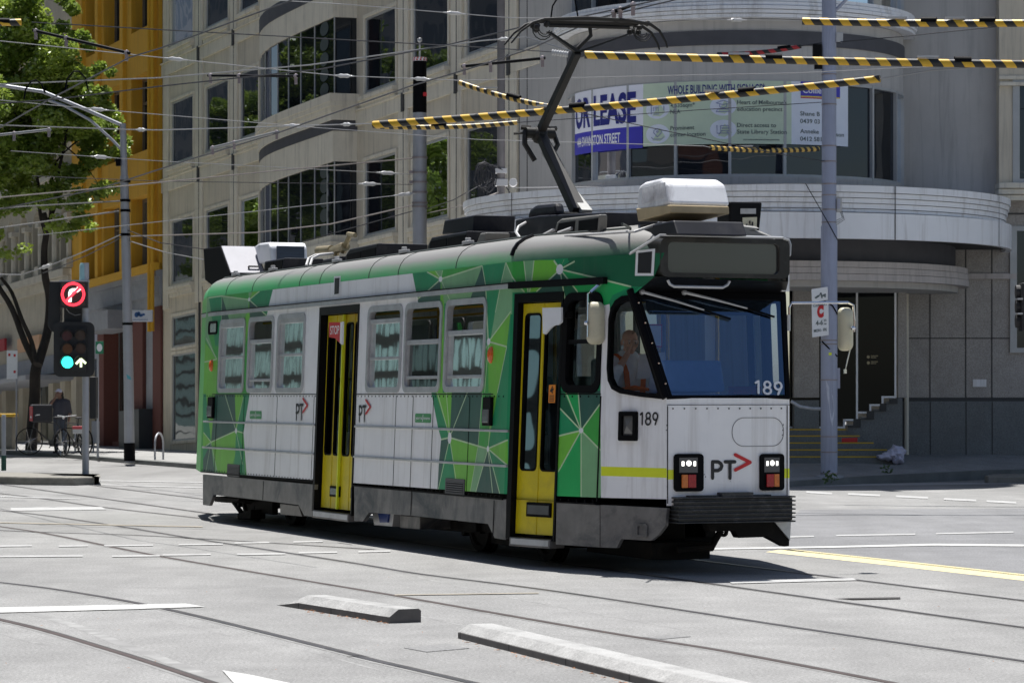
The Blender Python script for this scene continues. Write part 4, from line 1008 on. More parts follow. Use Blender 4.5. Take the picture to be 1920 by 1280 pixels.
rsq(((1392, 408), (1419, 407), (1418, 434), (1392, 435)), .006).build('sign_plate', 'mirror_beige', rs_)
mb = MB()
for a_, b_ in (((1400, 420), (1400, 431)), ((1400, 424), (1412, 423)), ((1411, 416), (1411, 431)), ((1406, 414), (1406, 420))): mb.tube([tl(.612, *uP(*a_, .612)), tl(.612, *uP(*b_, .612))], .008, 5)
mb.build('sign_symbol', 'black_ink', rs_)
rsq(((1388, 391), (1417, 391), (1417, 401), (1388, 401)), .006).build('sign_plate', 'roof_grey', rs_)
mb = MB()
mb.tube([wpt(597, 470, .9), wpt(622, 468, .9)], .055, 12); mb.tube([wpt(622, 470, .9), wpt(648, 462, .9)], [.05, .06], 8); mb.tube([wpt(643, 470, .9), wpt(650, 455, .9), wpt(656, 440, .9)], [.05, .035, .03], 8); mb.tube([wpt(653, 439, .9), wpt(666, 441, .9)], .03, 8); mb.ball(wpt(630, 474, .9), .05, 8); mb.ball(wpt(640, 462, .9), .045, 8); mb.ball(wpt(652, 452, .9), .03, 8)
mb.build('pole_catcher', 'brass', tram, smooth=True)
mb = MB()
for dx in (0, 7): mb.tube([wpt(574 + dx, 498, .36), wpt(578 + dx, 485, .5), wpt(592 + dx, 478, .6), wpt(625, 475, .8)], .016, 6)
mb.build('roof_cable', 'roof_grey', tram, smooth=True)
# ---- pantograph --------------------------------------------------------------------------------------
def pc(px, py, w=HALF): u, z = wP(px, py, w); return tl(u, w, z)
def beam(mb, a, b, wa, wb, ha, hb, m=0):
    """tapered box beam"""
    d = (b - a).normalized(); sx = Vector((0, 1, 0)); up = d.cross(sx).normalized()
    q = [a + sx * i * wa + up * j * ha for i, j in ((-1, -1), (1, -1), (1, 1), (-1, 1))] + [b + sx * i * wb + up * j * hb for i, j in ((-1, -1), (1, -1), (1, 1), (-1, 1))]
    mb.add(q, [(0, 1, 2, 3), (7, 6, 5, 4), (0, 4, 5, 1), (1, 5, 6, 2), (2, 6, 7, 3), (3, 7, 4, 0)], m)
A_, K2, T_ = pc(1086, 398), pc(1012, 250), pc(1083, 98)
mb = MB(); mb.mm(A_ + Vector((-.3, -.3, -.1)), A_ + Vector((.25, .3, -.02))); pan = mb.build('pantograph', 'pantograph', tram, bevel=.01)
mb = MB(); beam(mb, A_, K2, .075, .045, .055, .045, 0); mb.build('lower_arm', 'pantograph', pan, bevel=.008)
mb = MB(); beam(mb, A_ + Vector((.08, .05, 0)), K2 + Vector((.03, .03, -.2)), .06, .02, .025, .02); mb.build('arm_fairing', 'panto_grey', pan)
mb = MB(); mb.tube([K2 + Vector((0, -.16, .0)), K2 + Vector((0, .16, .0))], .06, 10); mb.ball(K2 + Vector((0, 0, -.02)), .1, 10)
for s in (-1, 1):
    mb.tube([K2 + Vector((-.02, s * .16, .02)), K2 + Vector((.04, s * .19, -.12)), K2 + Vector((.06, s * .08, -.3))], .028, 6); mb.tube([K2 + Vector((0, s * .1, .05)), K2 + Vector((-.04, s * .2, .06))], .03, 6)
mb.tube([K2 + Vector((0, -.16, 0)), K2 + Vector((-.05, -.28, -.01))], .014, 6); mb.build('knuckle', 'pantograph', pan, smooth=True)
mb = MB(); beam(mb, K2, T_, .042, .036, .042, .036); mb.build('upper_arm', 'pantograph', pan, bevel=.006)
def pt(px, py): return tl(T_.x + UC, *uP(px, py, T_.x + UC))
mb = MB()
for tip in ((1028, 60), (1182, 63)):
    b = pt(*tip); beam(mb, T_, b, .035, .022, .032, .02)
mb.tube([T_ + Vector((0, 0, .04)), pt(1108, 67), pt(1106, 52)], .022, 8); mb.build('head_fork', 'pantograph', pan)
ub = T_.x
mb = MB()
for du in (-.10, .10):
    pts = [pt(x, y + 3) + Vector((du, 0, 0)) for x, y in ((952, 80), (970, 58), (992, 42), (1014, 36), (1095, 33.5), (1170, 38), (1212, 45), (1229, 57), (1241, 78), (1244, 89))]
    mb.tube(pts, [.009, .011, .014, .019, .021, .021, .019, .015, .012, .009], 8)
mb.build('collector_bar', 'pantograph', pan, smooth=True)
mb = MB(); mb.tube([pt(1030, 48), pt(1180, 52)], .020, 8); mb.tube([pt(1030, 40), pt(1200, 44)], .03, 6); 
for x, y in ((1012, 48), (1198, 52)):
    for k in range(5):
        c = pt(x, y) + Vector((rnd.uniform(-.1, .1), rnd.uniform(-.1, .1), rnd.uniform(-.05, .05))); mb.ball(c, .035, 6)
    for rr in (.06, .085, .11):
        c = pt(x + 8, y + 6) + Vector((rnd.uniform(-.05, .05), 0, 0)); mb.tube([c + Vector((0, rr * math.cos(a_ * .5), rr * math.sin(a_ * .5))) for a_ in range(5, 13)], .006, 5, cap=False)
mb.build('collector_carrier', 'pantograph', pan, smooth=True)

# ---- running gear -----------------------------------------------------------------------------------
for uc in (-1.25, -9.85):
    mb = MB(); mb.mm(tl(uc - 1.5, .50, .22), tl(uc + 1.5, .62, .40)); mb.mm(tl(uc - 1.5, 2.0, .22), tl(uc + 1.5, 2.12, .40)); mb.mm(tl(uc - .4, .5, .2), tl(uc + .4, 2.1, .5)); mb.mm(tl(uc - .35, .44, .12), tl(uc + .45, .52, .34))
    for du in (-.95, .95): mb.mm(tl(uc + du - .16, .44, .22), tl(uc + du + .16, .56, .48)); mb.mm(tl(uc + du - .5, .8, .2), tl(uc + du + .5, 1.8, .45))
    for du in (-1.35, 1.35): mb.tube([tl(uc + du, .5, .2), tl(uc + du * 1.1, 2.1, .2)], .05, 8)
    bg = mb.build('bogie', 'under_steel', tram, bevel=.01)
    for du in (-.95, .95):
        for w in (.59, 2.03):
            mb = MB(); s = -1 if w < 1 else 1
            mb.lathe([(0.0, .07 * s), (.12, .075 * s), (.14, .03 * s), (.25, .03 * s), (.27, .06 * s), (.33, .06 * s), (.33, -.03 * s), (.36, -.035 * s), (.36, -.065 * s), (0, -.065 * s)], tl(uc + du, w, .34), 28, axis='Y'); mb.build('wheel', 'under_steel', bg, smooth=True)
mb = MB(); prismW([(698, 961), (738, 961), (735, 987), (701, 984)], .12, .7); mb.build('sand_box', 'aluminium', tram, bevel=.008)
mb = MB(); prismW([(708, 959), (729, 960), (726, 979), (712, 979)], .10, .13); mb.build('sand_hopper', mat('hopper_blue', (.02, .05, .22), .4), tram)
mb = MB(); prismW([(750, 965), (787, 968), (787, 992), (750, 989)], .15, .8); prismW([(525, 943), (560, 947), (566, 968), (525, 964)], .06, .5); each(mb, 'battery_box', 'skirt_steel', tram, bevel=.008)
mb = MB(); prismW([(787, 968), (900, 982), (900, 1000), (787, 990)], .5, 1.9); prismW([(402, 930), (450, 934), (445, 939), (425, 942), (402, 940)], .15, 1.9); mb.mm(tl(-11.0, .3, .5), tl(0, 2.3, .66)); mb.mm(tl(-12.6, .8, .5), tl(1.95, 1.85, .62)); mb.tube([wpt(438, 940, .6), wpt(454, 962, .6)], .035, 8); prismW([(445, 962), (470, 955), (470, 972), (445, 974)], .3, .5); mb.mm(tl(.2, .75, .12), tl(1.75, 1.35, .28)); mb.mm(tl(.9, .85, .28), tl(1.3, 1.3, .6)); mb.build('underframe', 'under_steel', tram, bevel=.008)

# ---- inside -------------------------------------------------------------------------------------------
mb = MB(); mb.mm(tl(-11, .1, .78), tl(0, 2.5, .84)); mb.mm(tl(-13, .75, .78), tl(-11, 1.87, .84)); mb.mm(tl(0, .7, .78), tl(1.9, 1.9, .84)); mb.build('cabin_floor', 'interior_grey', tram)
mb = MB(); mb.mm(tl(-13.2, .75, .7), tl(-13.15, 1.87, 2.95)); mb.build('rear_panel', 'white_paint', tram)
for i, u in enumerate((-10.6, -9.7, -8.8, -6.0, -5.1, -4.2, -3.2, -2.2)):
    for w in (.25, 1.55):
        mb = MB(); mb.mm(tl(u - .22, w, 1.22), tl(u + .22, w + .8, 1.32)); mb.mm(tl(u - .24, w, 1.3), tl(u - .16, w + .8, 1.85)); mb.build('seat', 'seat_fabric', tram, bevel=.03)
mb = MB()
for u, w in ((-7.6, .6), (-7.2, 1.9), (-3.0, 1.2), (-.5, .7), (-.3, 1.75), (.35, 1.55), (-10, 1.2)): mb.tube([tl(u, w, .84), tl(u, w, 3.1)], .02, 8)
for w in (.8, 1.8): mb.tube([tl(-11, w, 2.6), tl(0, w, 2.6)], .016, 6)
each(mb, 'stanchion', 'rail_yellow', tram)
mb = MB(); mb.mm(tl(-11, .35, 2.93), tl(.3, 2.27, 2.96)); mb.mm(tl(.3, .6, 2.86), tl(1.7, 2.0, 2.89)); mb.build('ceiling', 'white_paint', tram)
mb = MB(); mb.mm(tl(.30, .30, .84), tl(.36, 1.25, 1.7)); mb.mm(tl(.30, 1.2, 1.7), tl(.36, 1.25, 2.9)); mb.mm(tl(.30, .30, 2.5), tl(.36, 1.25, 2.9)); mb.build('cab_partition', 'interior_grey', tram)
mb = MB(); mb.mm(tl(1.55, .72, .84), tl(2.02, 1.95, 1.66)); mb.prism([tl(1.5, .8, 1.66), tl(1.95, .8, 1.68), tl(1.85, .8, 1.98), tl(1.6, .8, 1.9)], (0, .62, 0)); mb.build('dashboard', 'dash_blue', tram, bevel=.03)
mb = MB(); mb.prism([tl(1.93, 1.45, 1.66), tl(2.05, 1.45, 1.66), tl(2.05, 1.45, 1.73), tl(1.93, 1.45, 1.73)], (0, .28, 0)); mb.build('dash_tray', 'red_ink', tram)
mb = MB(); mb.mm(tl(.55, .62, 1.15), tl(1.0, 1.12, 1.25)); mb.mm(tl(.50, .65, 1.2), tl(.6, 1.1, 2.0)); mb.build('driver_seat', 'black_paint', tram, bevel=.04)
mb = MB(); w_ = uP(1328, 650, .32)[0]; mb.mm(tl(.30, w_ - .05, .84), tl(.36, w_ + .05, 2.86)); mb.build('cab_post', 'white_ink', tram)
mb = MB(); w_ = uP(1345, 650, .4)[0]; mb.tube([tl(.4, w_, .84), tl(.4, w_, 2.86)], .022, 8); mb.build('stanchion', 'rail_yellow', tram)
mb = MB(); w_ = uP(1212, 600, 1.2)[0]; mb.mm(tl(1.2, w_, 2.1), tl(1.21, w_ + .16, 2.32)); mb.build('cab_notice', 'red_ink', tram); mb = MB(); mb.mm(tl(1.21, w_ + .012, 2.115), tl(1.214, w_ + .148, 2.305)); mb.build('cab_notice', 'white_ink', tram)
mb = MB(); mb.tube([tl(1.72, .75, 2.5), tl(1.72, 1.9, 2.5)], .11, 10); mb.build('sun_blind', 'black_paint', tram)
# ================================================================== GROUND
def mat_ground(name, col, crack=True):
    m = bpy.data.materials.new(name); n, l = nodes(m); b = n['Principled BSDF']; b.inputs['Roughness'].default_value = .82; b.inputs['Specular IOR Level'].default_value = .35
    tc = n.new('ShaderNodeTexCoord')
    def noise(sc_, det, lo, hi, stretch=(1, 1, 1), rot=0, rgh=.6, k=.18):
        mp = n.new('ShaderNodeMapping'); mp.inputs['Scale'].default_value = stretch; mp.inputs['Rotation'].default_value = (0, 0, rot); l.new(tc.outputs['Object'], mp.inputs['Vector'])
        z = n.new('ShaderNodeTexNoise'); z.inputs['Scale'].default_value = sc_; z.inputs['Detail'].default_value = det; z.inputs['Roughness'].default_value = rgh; l.new(mp.outputs['Vector'], z.inputs['Vector'])
        r_ = n.new('ShaderNodeMapRange'); r_.inputs['From Min'].default_value = .5 - k; r_.inputs['From Max'].default_value = .5 + k; r_.inputs['To Min'].default_value = lo; r_.inputs['To Max'].default_value = hi; l.new(z.outputs['Fac'], r_.inputs['Value']); return r_.outputs['Result']
    def mul(a, b_):
        q = n.new('ShaderNodeMath'); q.operation = 'MULTIPLY'; l.new(a, q.inputs[0]); l.new(b_, q.inputs[1]); return q.outputs[0]
    rot = math.atan2(AX.x, -AX.y)
    f = mul(noise(.12, 5, .80, 1.10), noise(42, 2, .80, 1.20, k=.13)); f = mul(f, noise(.9, 6, .84, 1.08, (1.0, .13, 1), -rot)); f = mul(f, noise(1.6, 8, .84, 1.10, rgh=.72)); f = mul(f, noise(95, 1, .80, 1.20, k=.16))
    if crack:
        mp = n.new('ShaderNodeMapping'); mp.inputs['Scale'].default_value = (.35, .10, 1); mp.inputs['Rotation'].default_value = (0, 0, -rot); 
        wz = n.new('ShaderNodeTexNoise'); wz.inputs['Scale'].default_value = 1.3; l.new(tc.outputs['Object'], wz.inputs['Vector'])
        ad = n.new('ShaderNodeVectorMath'); ad.operation = 'MULTIPLY_ADD'; ad.inputs[1].default_value = (.22, .22, 0); l.new(wz.outputs['Color'], ad.inputs[0]); l.new(tc.outputs['Object'], ad.inputs[2]); l.new(ad.outputs[0], mp.inputs['Vector'])
        vo = n.new('ShaderNodeTexVoronoi'); vo.feature = 'DISTANCE_TO_EDGE'; vo.inputs['Scale'].default_value = 1.0; l.new(mp.outputs['Vector'], vo.inputs['Vector'])
        cr = n.new('ShaderNodeMapRange'); cr.inputs['From Min'].default_value = 0; cr.inputs['From Max'].default_value = .006; cr.inputs['To Min'].default_value = .78; cr.inputs['To Max'].default_value = 1; l.new(vo.outputs['Distance'], cr.inputs['Value']); f = mul(f, cr.outputs['Result'])
    sc_ = n.new('ShaderNodeVectorMath'); sc_.operation = 'SCALE'; sc_.inputs[0].default_value = col; l.new(f, sc_.inputs['Scale']); l.new(sc_.outputs['Vector'], b.inputs['Base Color'])
    nb = n.new('ShaderNodeTexNoise'); nb.inputs['Scale'].default_value = 90; l.new(tc.outputs['Object'], nb.inputs['Vector']); bn = n.new('ShaderNodeBump'); bn.inputs['Strength'].default_value = .25; bn.inputs['Distance'].default_value = .01; l.new(nb.outputs['Fac'], bn.inputs['Height']); l.new(bn.outputs['Normal'], b.inputs['Normal'])
    MATS[name] = m
mat_ground('road_concrete', (.235, .233, .227), False); mat_ground('cross_asphalt', (.19, .191, .195), False); mat_ground('paving', (.30, .298, .29), False)
mb = MB(); mb.poly([(-400, -60, 0), (400, -60, 0), (400, 900, 0), (-400, 900, 0)]); structure(mb.build('road', 'road_concrete'))
# darker bitumen beyond the yellow strip
mb = MB(); q = [gpt(*p, .001) for p in ((1440, 1036), (1700, 1063), (1920, 1088), (2300, 1130), (2300, 950), (1500, 955))]; mb.poly(q); structure(mb.build('asphalt_lane', 'cross_asphalt'))
mat('road_white', (.47, .47, .455), .7, var=.12, scale=6, dirt=(.25, .25, .24), dscale=4, damount=.7)
mat('road_faded', (.35, .35, .345), .8, var=.15, scale=6, dirt=(.24, .24, .23), dscale=3, damount=.9)
mat('rail_steel', (.11, .105, .11), .35, metal=.7, var=.2); mat('rail_rust', (.05, .034, .03), .6, metal=.3, var=.3); mat('groove', (.03, .028, .027), .8)
mat('rail_edge', (.20, .198, .192), .8, var=.15, dirt=(.1, .09, .085), dscale=5, damount=.6)
# ---- tram rails -----------------------------------------------------------------
def smooth_path(pts, k=5):
    out = []
    P_ = [pts[0] + (pts[0] - pts[1])] + pts + [pts[-1] + (pts[-1] - pts[-2])]
    for i in range(1, len(P_) - 2):
        a, b, c, d = P_[i - 1:i + 3]
        for j in range(k):
            t = j / k; out.append(.5 * ((2 * b) + (c - a) * t + (2 * a - 5 * b + 4 * c - d) * t * t + (3 * b - 3 * c + d - a) * t ** 3))
    out.append(pts[-1]); return out
def strip(mb, path, a, b, z, m=0, ys=None):
    base = len(mb.v)
    for i, p in enumerate(path):
        t = (path[min(i + 1, len(path) - 1)] - path[max(i - 1, 0)]); n_ = Vector((-t.y, t.x, 0)).normalized()
        mb.v += [Vector((p.x, p.y, z)) + n_ * a, Vector((p.x, p.y, z)) + n_ * b]
    for i in range(len(path) - 1): mb.f.append([base + 2 * i, base + 2 * i + 1, base + 2 * i + 3, base + 2 * i + 2]); mb.m.append(m)
def rail(path, rust=False):
    mb = MB(); strip(mb, path, -.06, .075, .0015, 0); strip(mb, path, -.024, .024, .0045, 1); strip(mb, path, .026, .050, .003, 2)
    return structure(mb.build('tram_rail', ['rail_edge', 'rail_rust' if rust else 'rail_steel', 'groove'], normals=False), 'grooved steel tram rail set in the road')
def gp(pts, k=6): return smooth_path([gpt(*p) for p in pts], k)
for w in (.5925, 2.0275):
    a = P1 + AX * 9 + NI * w; b = P1 + AX * -60 + NI * w; rail([Vector((a.x + (b.x - a.x) * t, a.y + (b.y - a.y) * t, 0)) for t in [k / 12 for k in range(13)]])
rail(gp([(-300, 934), (0, 957), (180, 980), (353, 1008), (640, 1052), (780, 1075), (963, 1098), (1120, 1120), (1527, 1182), (1920, 1240), (2300, 1300)]))
rail(gp([(-300, 944), (0, 987), (100, 1003), (300, 1043), (640, 1100), (747, 1118), (1120, 1183), (1356, 1220.6), (1668, 1280), (1900, 1328)]), True)
rail(gp([(-300, 1064), (0, 1092), (167, 1115), (333, 1147), (640, 1222), (680, 1233), (903, 1285), (1100, 1335)]))
rail(gp([(-300, 1105), (0, 1162), (200, 1217), (393, 1280), (500, 1318)]), True)
rail(gp([(-300, 898), (0, 925), (187, 950), (397, 974), (560, 996)])); rail(gp([(-300, 972), (0, 994), (250, 1003), (480, 1016), (700, 1030)]))
# ---- painted markings --------------------------------------------------------------
def marking(pts, m='road_white', z=.007): mb = MB(); mb.poly([gpt(*p, z) for p in pts]); return mb
def put_mark(pts, m='road_white', z=.007): structure(marking(pts, m, z).build('lane_marking', m, normals=False))
put_mark([(-60, 1139), (348, 1130.5), (384, 1136.5), (250, 1141), (-60, 1149)])
put_mark([(417, 1255.5), (470, 1264), (560, 1283), (660, 1310), (460, 1310), (440, 1281)])
put_mark([(20, 951), (190, 949.5), (200, 954.5), (20, 957)], 'road_faded')
for a, b, y in ((-20, 60, 1022), (110, 165, 1022), (195, 287, 1021), (335, 418, 1019), (440, 505, 1016), (550, 605, 1014)): put_mark([(a, y), (b, y - 1), (b, y + 1.4), (a, y + 2.4)], 'road_faded')
for a, b, y in ((-20, 155, 1041), (210, 300, 1040.5), (305, 395, 1038), (445, 535, 1037), (560, 632, 1034), (672, 732, 1032)): put_mark([(a, y), (b, y - 1), (b, y + 1.6), (a, y + 3)], 'road_faded')
for a, b, ya, yb in ((1480, 1526, 1004.5, 1003.5), (1568, 1716, 1002, 999.5), (1755, 1900, 998.5, 995.5)): put_mark([(a, ya), (b, yb), (b, yb + 2.4), (a, ya + 2.4)], 'road_faded')
put_mark([(1330, 1027), (1560, 1023), (1750, 1018.5), (1920, 1020), (1920, 1023.5), (1750, 1022), (1560, 1026), (1330, 1029.5)])
put_mark([(1365, 1088), (1600, 1083), (1606, 1087), (1372, 1093)], 'road_faded')
for a, b, ya, yb in ((1512, 1560, 920, 923), (1590, 1650, 923.5, 926.5), (1680, 1740, 928, 931), (1770, 1830, 933, 936), (1850, 1905, 937, 940)): put_mark([(a, ya), (b, yb), (b, yb + 3.5), (a, ya + 3.5)], 'road_faded')
put_mark([(1482, 908), (1920, 903), (1920, 906), (1482, 912)], 'road_faded')
for a, b, y in ((20, 380, 897), (180, 380, 907), (-40, 150, 928)): put_mark([(a, y), (b, y + 6), (b, y + 7.5), (a, y + 1.5)], 'road_faded')
put_mark([(-60, 977), (380, 986), (380, 987.5), (-60, 978.5)], mat('road_ochre', (.28, .25, .20), .8, var=.2) and 'road_ochre')
put_mark([(740, 1113.5), (1010, 1110), (1010, 1111.5), (740, 1115)], 'road_ochre')
mat('tar', (.205, .203, .198), .85, var=.2, scale=3, dirt=(.31, .31, .30), dscale=3, damount=1.0)
for pts, w in (([(30, 1142), (140, 1172), (230, 1207), (440, 1285)], .10), ([(125, 1123), (260, 1150), (430, 1191)], .025), ([(125, 1099), (420, 1102)], .03), ([(520, 1205), (600, 1226), (720, 1258)], .03), ([(-20, 1183), (88, 1209)], .03), ([(190, 1081), (290, 1078)], .05), ([(660, 1120), (860, 1170), (1120, 1196)], .03), ([(1100, 1128), (1300, 1122)], .02), ([(700, 1062), (960, 1120), (1300, 1183)], .03), ([(1560, 1100), (1700, 1104), (1900, 1128)], .03), ([(-20, 994), (340, 1007), (560, 1014)], .05)):
    mb = MB(); strip(mb, gp(pts, 6), -w / 2, w / 2, .0008); structure(mb.build('tar_line', 'tar', normals=False))
# grey utility covers
mat('cover_iron', (.19, .188, .185), .6, metal=.3, var=.4, scale=40)
for pts in (((757, 1214), (800, 1222), (880, 1215), (838, 1207)), ((1205, 1194), (1240, 1198), (1295, 1193), (1258, 1190))):
    mb = MB(); q = [gpt(*p, .001) for p in pts]; mb.prism(q, (0, 0, .003)); tag(mb.build('manhole_cover', 'cover_iron'), 'small iron cover in the road ' + ('in the gap between two concrete blocks' if pts[0][0] < 900 else 'behind the long concrete kerb block'), 'cover')
# dark line stamped across the rails on the right
put_mark([(1562, 1120.5), (1688, 1118.5), (1688, 1121), (1600, 1122.5)], 'groove', .009)

# ---- concrete separators ---------------------------------------------------------------
mat('sep_concrete', (.31, .308, .30), .8, var=.16, scale=4, speck=.2, speckscale=70, dirt=(.12, .118, .115), dscale=3, damount=.7, bump=.3, bscale=50)
mat('sep_shaded_face', (.13, .122, .115), .8, var=.2, scale=5, dirt=(.10, .09, .085), dscale=5, damount=.7)  # shade of the upright faces put into a darker concrete, plus dirt patches
def separator(name, label, p_a, p_b, ramp, wid=.235, cut=0.0):
    a, b = gpt(*p_a), gpt(*p_b); d = (b - a).normalized(); n_ = Vector((d.y * -1, d.x, 0));
    if n_.y < 0: n_ = -n_
    L = (b - a).length
    prof = [(0, 0), (0, .045), (.075, .10), (wid, .10), (wid + .02, .085), (wid + .02, 0)]
    mb = MB(); st = []
    if ramp: st += [(0, .02), (.42, 1.0)]
    else: st += [(0, .93), (.05, 1.0)]
    k = int(L / 1.1)
    st += [(L * (i + 1) / (k + 1), 1.0) for i in range(k) if L * (i + 1) / (k + 1) > .5] + [(L, 1.0)]
    n6 = len(prof)
    for s, hk in st: mb.v += [a + d * s + n_ * w + Vector((0, 0, z * hk)) for w, z in prof]
    for i in range(len(st) - 1):
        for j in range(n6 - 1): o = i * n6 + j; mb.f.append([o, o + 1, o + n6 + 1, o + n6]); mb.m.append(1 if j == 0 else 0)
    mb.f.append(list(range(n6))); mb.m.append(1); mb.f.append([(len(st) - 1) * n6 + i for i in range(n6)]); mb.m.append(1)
    o = mb.build(name, ['sep_concrete', 'sep_shaded_face'], bevel=.006); tag(o, label, 'kerb block')
    mb = MB()
    for s, _ in st[1:-1]: mb.prism([a + d * s - n_ * .001 + Vector((0, 0, .0)), a + d * (s + .01) - n_ * .001, a + d * (s + .01) + n_ * -.001 + Vector((0, 0, .045)), a + d * s + n_ * -.001 + Vector((0, 0, .045))], n_ * .004)
    mb.build('joint', 'groove', o)
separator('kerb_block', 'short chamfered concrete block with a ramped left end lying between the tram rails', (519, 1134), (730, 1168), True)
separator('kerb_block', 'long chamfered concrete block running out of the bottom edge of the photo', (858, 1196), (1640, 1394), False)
# dry leaves against the blocks
mat('dry_leaf', (.30, .13, .05), .8, var=.4, scale=9)
mb = MB()
def leaf(c, s):
    a = rnd.uniform(0, 6.3); t = rnd.uniform(.1, .9); d = Vector((math.cos(a), math.sin(a), 0)); e = Vector((-d.y, d.x, 0)) * .5 + Vector((0, 0, t * .4))
    mb.poly([c - d * s, c + e * s * .6 + Vector((0, 0, .004)), c + d * s, c - e * s * .4 + Vector((0, 0, .006))])
for (x0, y0, x1, y1, k) in ((560, 1143, 735, 1172, 46), (870, 1203, 1180, 1284, 60)):
    for i in range(k):
        t = rnd.random() ** .8; c = gpt(x0 + (x1 - x0) * t + rnd.gauss(0, 3), y0 + (y1 - y0) * t + abs(rnd.gauss(0, 2.2))); c.z = .012; leaf(c, rnd.uniform(.008, .026))
for i in range(40): c = gpt(rnd.uniform(0, 1900), rnd.uniform(1060, 1270)); c.z = .02; leaf(c, rnd.uniform(.006, .016))
tag(mb.build('dry_leaves', 'dry_leaf', normals=False), 'scattered brown dry leaves against the concrete kerb blocks', 'leaves', kind='stuff')
# ---- yellow rumble strip ------------------------------------------------------------------
mat('strip_yellow', (.62, .54, .29), .7, var=.12, scale=5, dirt=(.35, .3, .2), dscale=5, damount=.5)
pth = gp([(1436, 1034), (1500, 1041), (1700, 1063), (1920, 1088), (2200, 1120)], 8)
mb = MB(); base = 0
for i, p in enumerate(pth):
    t = (pth[min(i + 1, len(pth) - 1)] - pth[max(i - 1, 0)]).normalized(); n_ = Vector((-t.y, t.x, 0)); n_ = n_ if n_.y > 0 else -n_
    k = min(1, i / 2.0); mb.v += [p, p + n_ * .06 * k + Vector((0, 0, .028 * k)), p + n_ * .24 * k + Vector((0, 0, .03 * k)), p + n_ * .32 * k]
for i in range(len(pth) - 1):
    for j in range(3): mb.f.append([4 * i + j, 4 * i + j + 1, 4 * i + 5 + j, 4 * i + 4 + j]); mb.m.append(0)
stp = mb.build('rumble_strip', 'strip_yellow'); tag(stp, 'low pale yellow kerb strip curving along the asphalt lane right of the tram', 'kerb strip')
mb = MB()
for i in range(2, len(pth) - 1):
    for f_ in (0, .33, .66):
        p = pth[i] * (1 - f_) + pth[i + 1] * f_; t = (pth[i + 1] - pth[i]).normalized(); n_ = Vector((-t.y, t.x, 0)); n_ = n_ if n_.y > 0 else -n_
        for o in (0, .05): c = p + n_ * .10 + t * o + Vector((0, 0, .0295)); mb.box(c + n_ * .09, (.012, .012, .001)); mb.poly([c, c + t * .02, c + t * .02 + n_ * .11, c + n_ * .11])
mb.build('slot', 'groove', stp, normals=False)

# ================================================================== THE GREY CORNER BUILDING
FA0 = Vector((-9.39, 84.0)); FD = Vector((0.405, -0.914)); FD.normalize(); FN = Vector((FD.y * -1, FD.x))      # FN points into the block
if FN.y < 0: FN = -FN
KS = 0.0392                                                                                                    # courses climb with the street
def fac(px, py):
    r, q = ray(px, py); t = (r * FA0.y - FA0.x) / (FD.x - r * FD.y); Y = FA0.y + FD.y * t
    return t, H + q * Y - KS * t
FROT = math.atan2(FD.y, FD.x)
def fl(s, z, out=0.0):
    """facade point in the building's own axes (x along, y inward, z up, origin at the left end of the facade)"""
    return Vector((s, -out, z + KS * s))
mat('render_beige', (.63, .565, .45), .85, var=.09, scale=.8, dirt=(.20, .185, .155), dscale=1.2, damount=.5, streak=True, bump=.1, bscale=80)
mat('render_trim', (.72, .665, .55), .8, var=.08, scale=1.5, dirt=(.22, .20, .17), dscale=1.5, damount=.5, streak=True)
mat('render_grey', (.46, .445, .425), .85, var=.08, scale=.8, dirt=(.19, .185, .18), dscale=1.0, damount=.45, streak=True, bump=.1, bscale=80)
mat('band_dark', (.075, .075, .085), .7, var=.12)
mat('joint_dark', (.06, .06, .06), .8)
mat('granite', (.36, .335, .31), .55, var=.10, scale=2, speck=.28, speckscale=45, dirt=(.2, .18, .15), dscale=.8, damount=.4)
mat('granite_dark', (.135, .15, .155), .5, var=.10, scale=2, speck=.3, speckscale=45, dirt=(.09, .09, .09), dscale=1, damount=.4)
mat('canopy_white', (.84, .845, .86), .5, var=.04, scale=1, dirt=(.30, .26, .22), dscale=.8, damount=.5, streak=True)
mat('moulding_pink', (.52, .475, .45), .7, var=.08, dirt=(.2, .18, .17), dscale=1.2, damount=.5, streak=True)
mat('window_metal', (.42, .43, .43), .45, metal=.2, var=.08)
glass('facade_glass', (0, 0, 0), ior=1.65, see=0, back=(.010, .012, .016), gcol=(.8, .86, .95), rough=.015, bump=.10, bscale=1.1)
glass('entry_glass', (0, 0, 0), ior=1.3, see=0, back=(.006, .007, .008))
glass('shop_glass', (0, 0, 0), ior=1.9, see=0, back=(.03, .035, .035), gcol=(.9, .95, .95), rough=.02, bump=.12, bscale=1.0)
bld = thing('corner_building', 'grey office block with a rounded corner bay and white curved canopy behind the tram', 'building', (FA0.x, FA0.y, 0), FROT)
S_R = fac(1075, 300)[0]
cols = [(323, 363), (387, 429), (452, 486), (685, 743), (775, 841), (876, 938)]
rows = [(11.79, 13.7), (8.35, 10.16), (4.90, 6.72)]
SC = []
for l, r_ in cols: SC.append((fac(l, 300)[0], fac(r_, 300)[0]))
hol = []
for i, (a, b) in enumerate(SC):
    for z0, z1 in rows: hol.append([(a, z0), (b, z0), (b, z1), (a, z1)])
    if i < 2:
        for z0, z1 in ((.35, 2.85), (3.05, 3.95)): hol.append([(a + .03, z0), (b + .25, z0), (b + .25, z1), (a + .03, z1)])
def fz(s, z): return fl(s, z)
s_l = fac(305, 300)[0]
mb = MB(); cut_sheet(mb, [(s_l, -.6), (S_R, -.6), (S_R, 22), (s_l, 22)], hol, fz)
for h in hol:
    for i in range(4):
        p, q = h[i], h[(i + 1) % 4]; mb.add([fl(*p), fl(*q), fl(*q, -.12), fl(*p, -.12)], [(0, 1, 2, 3)])
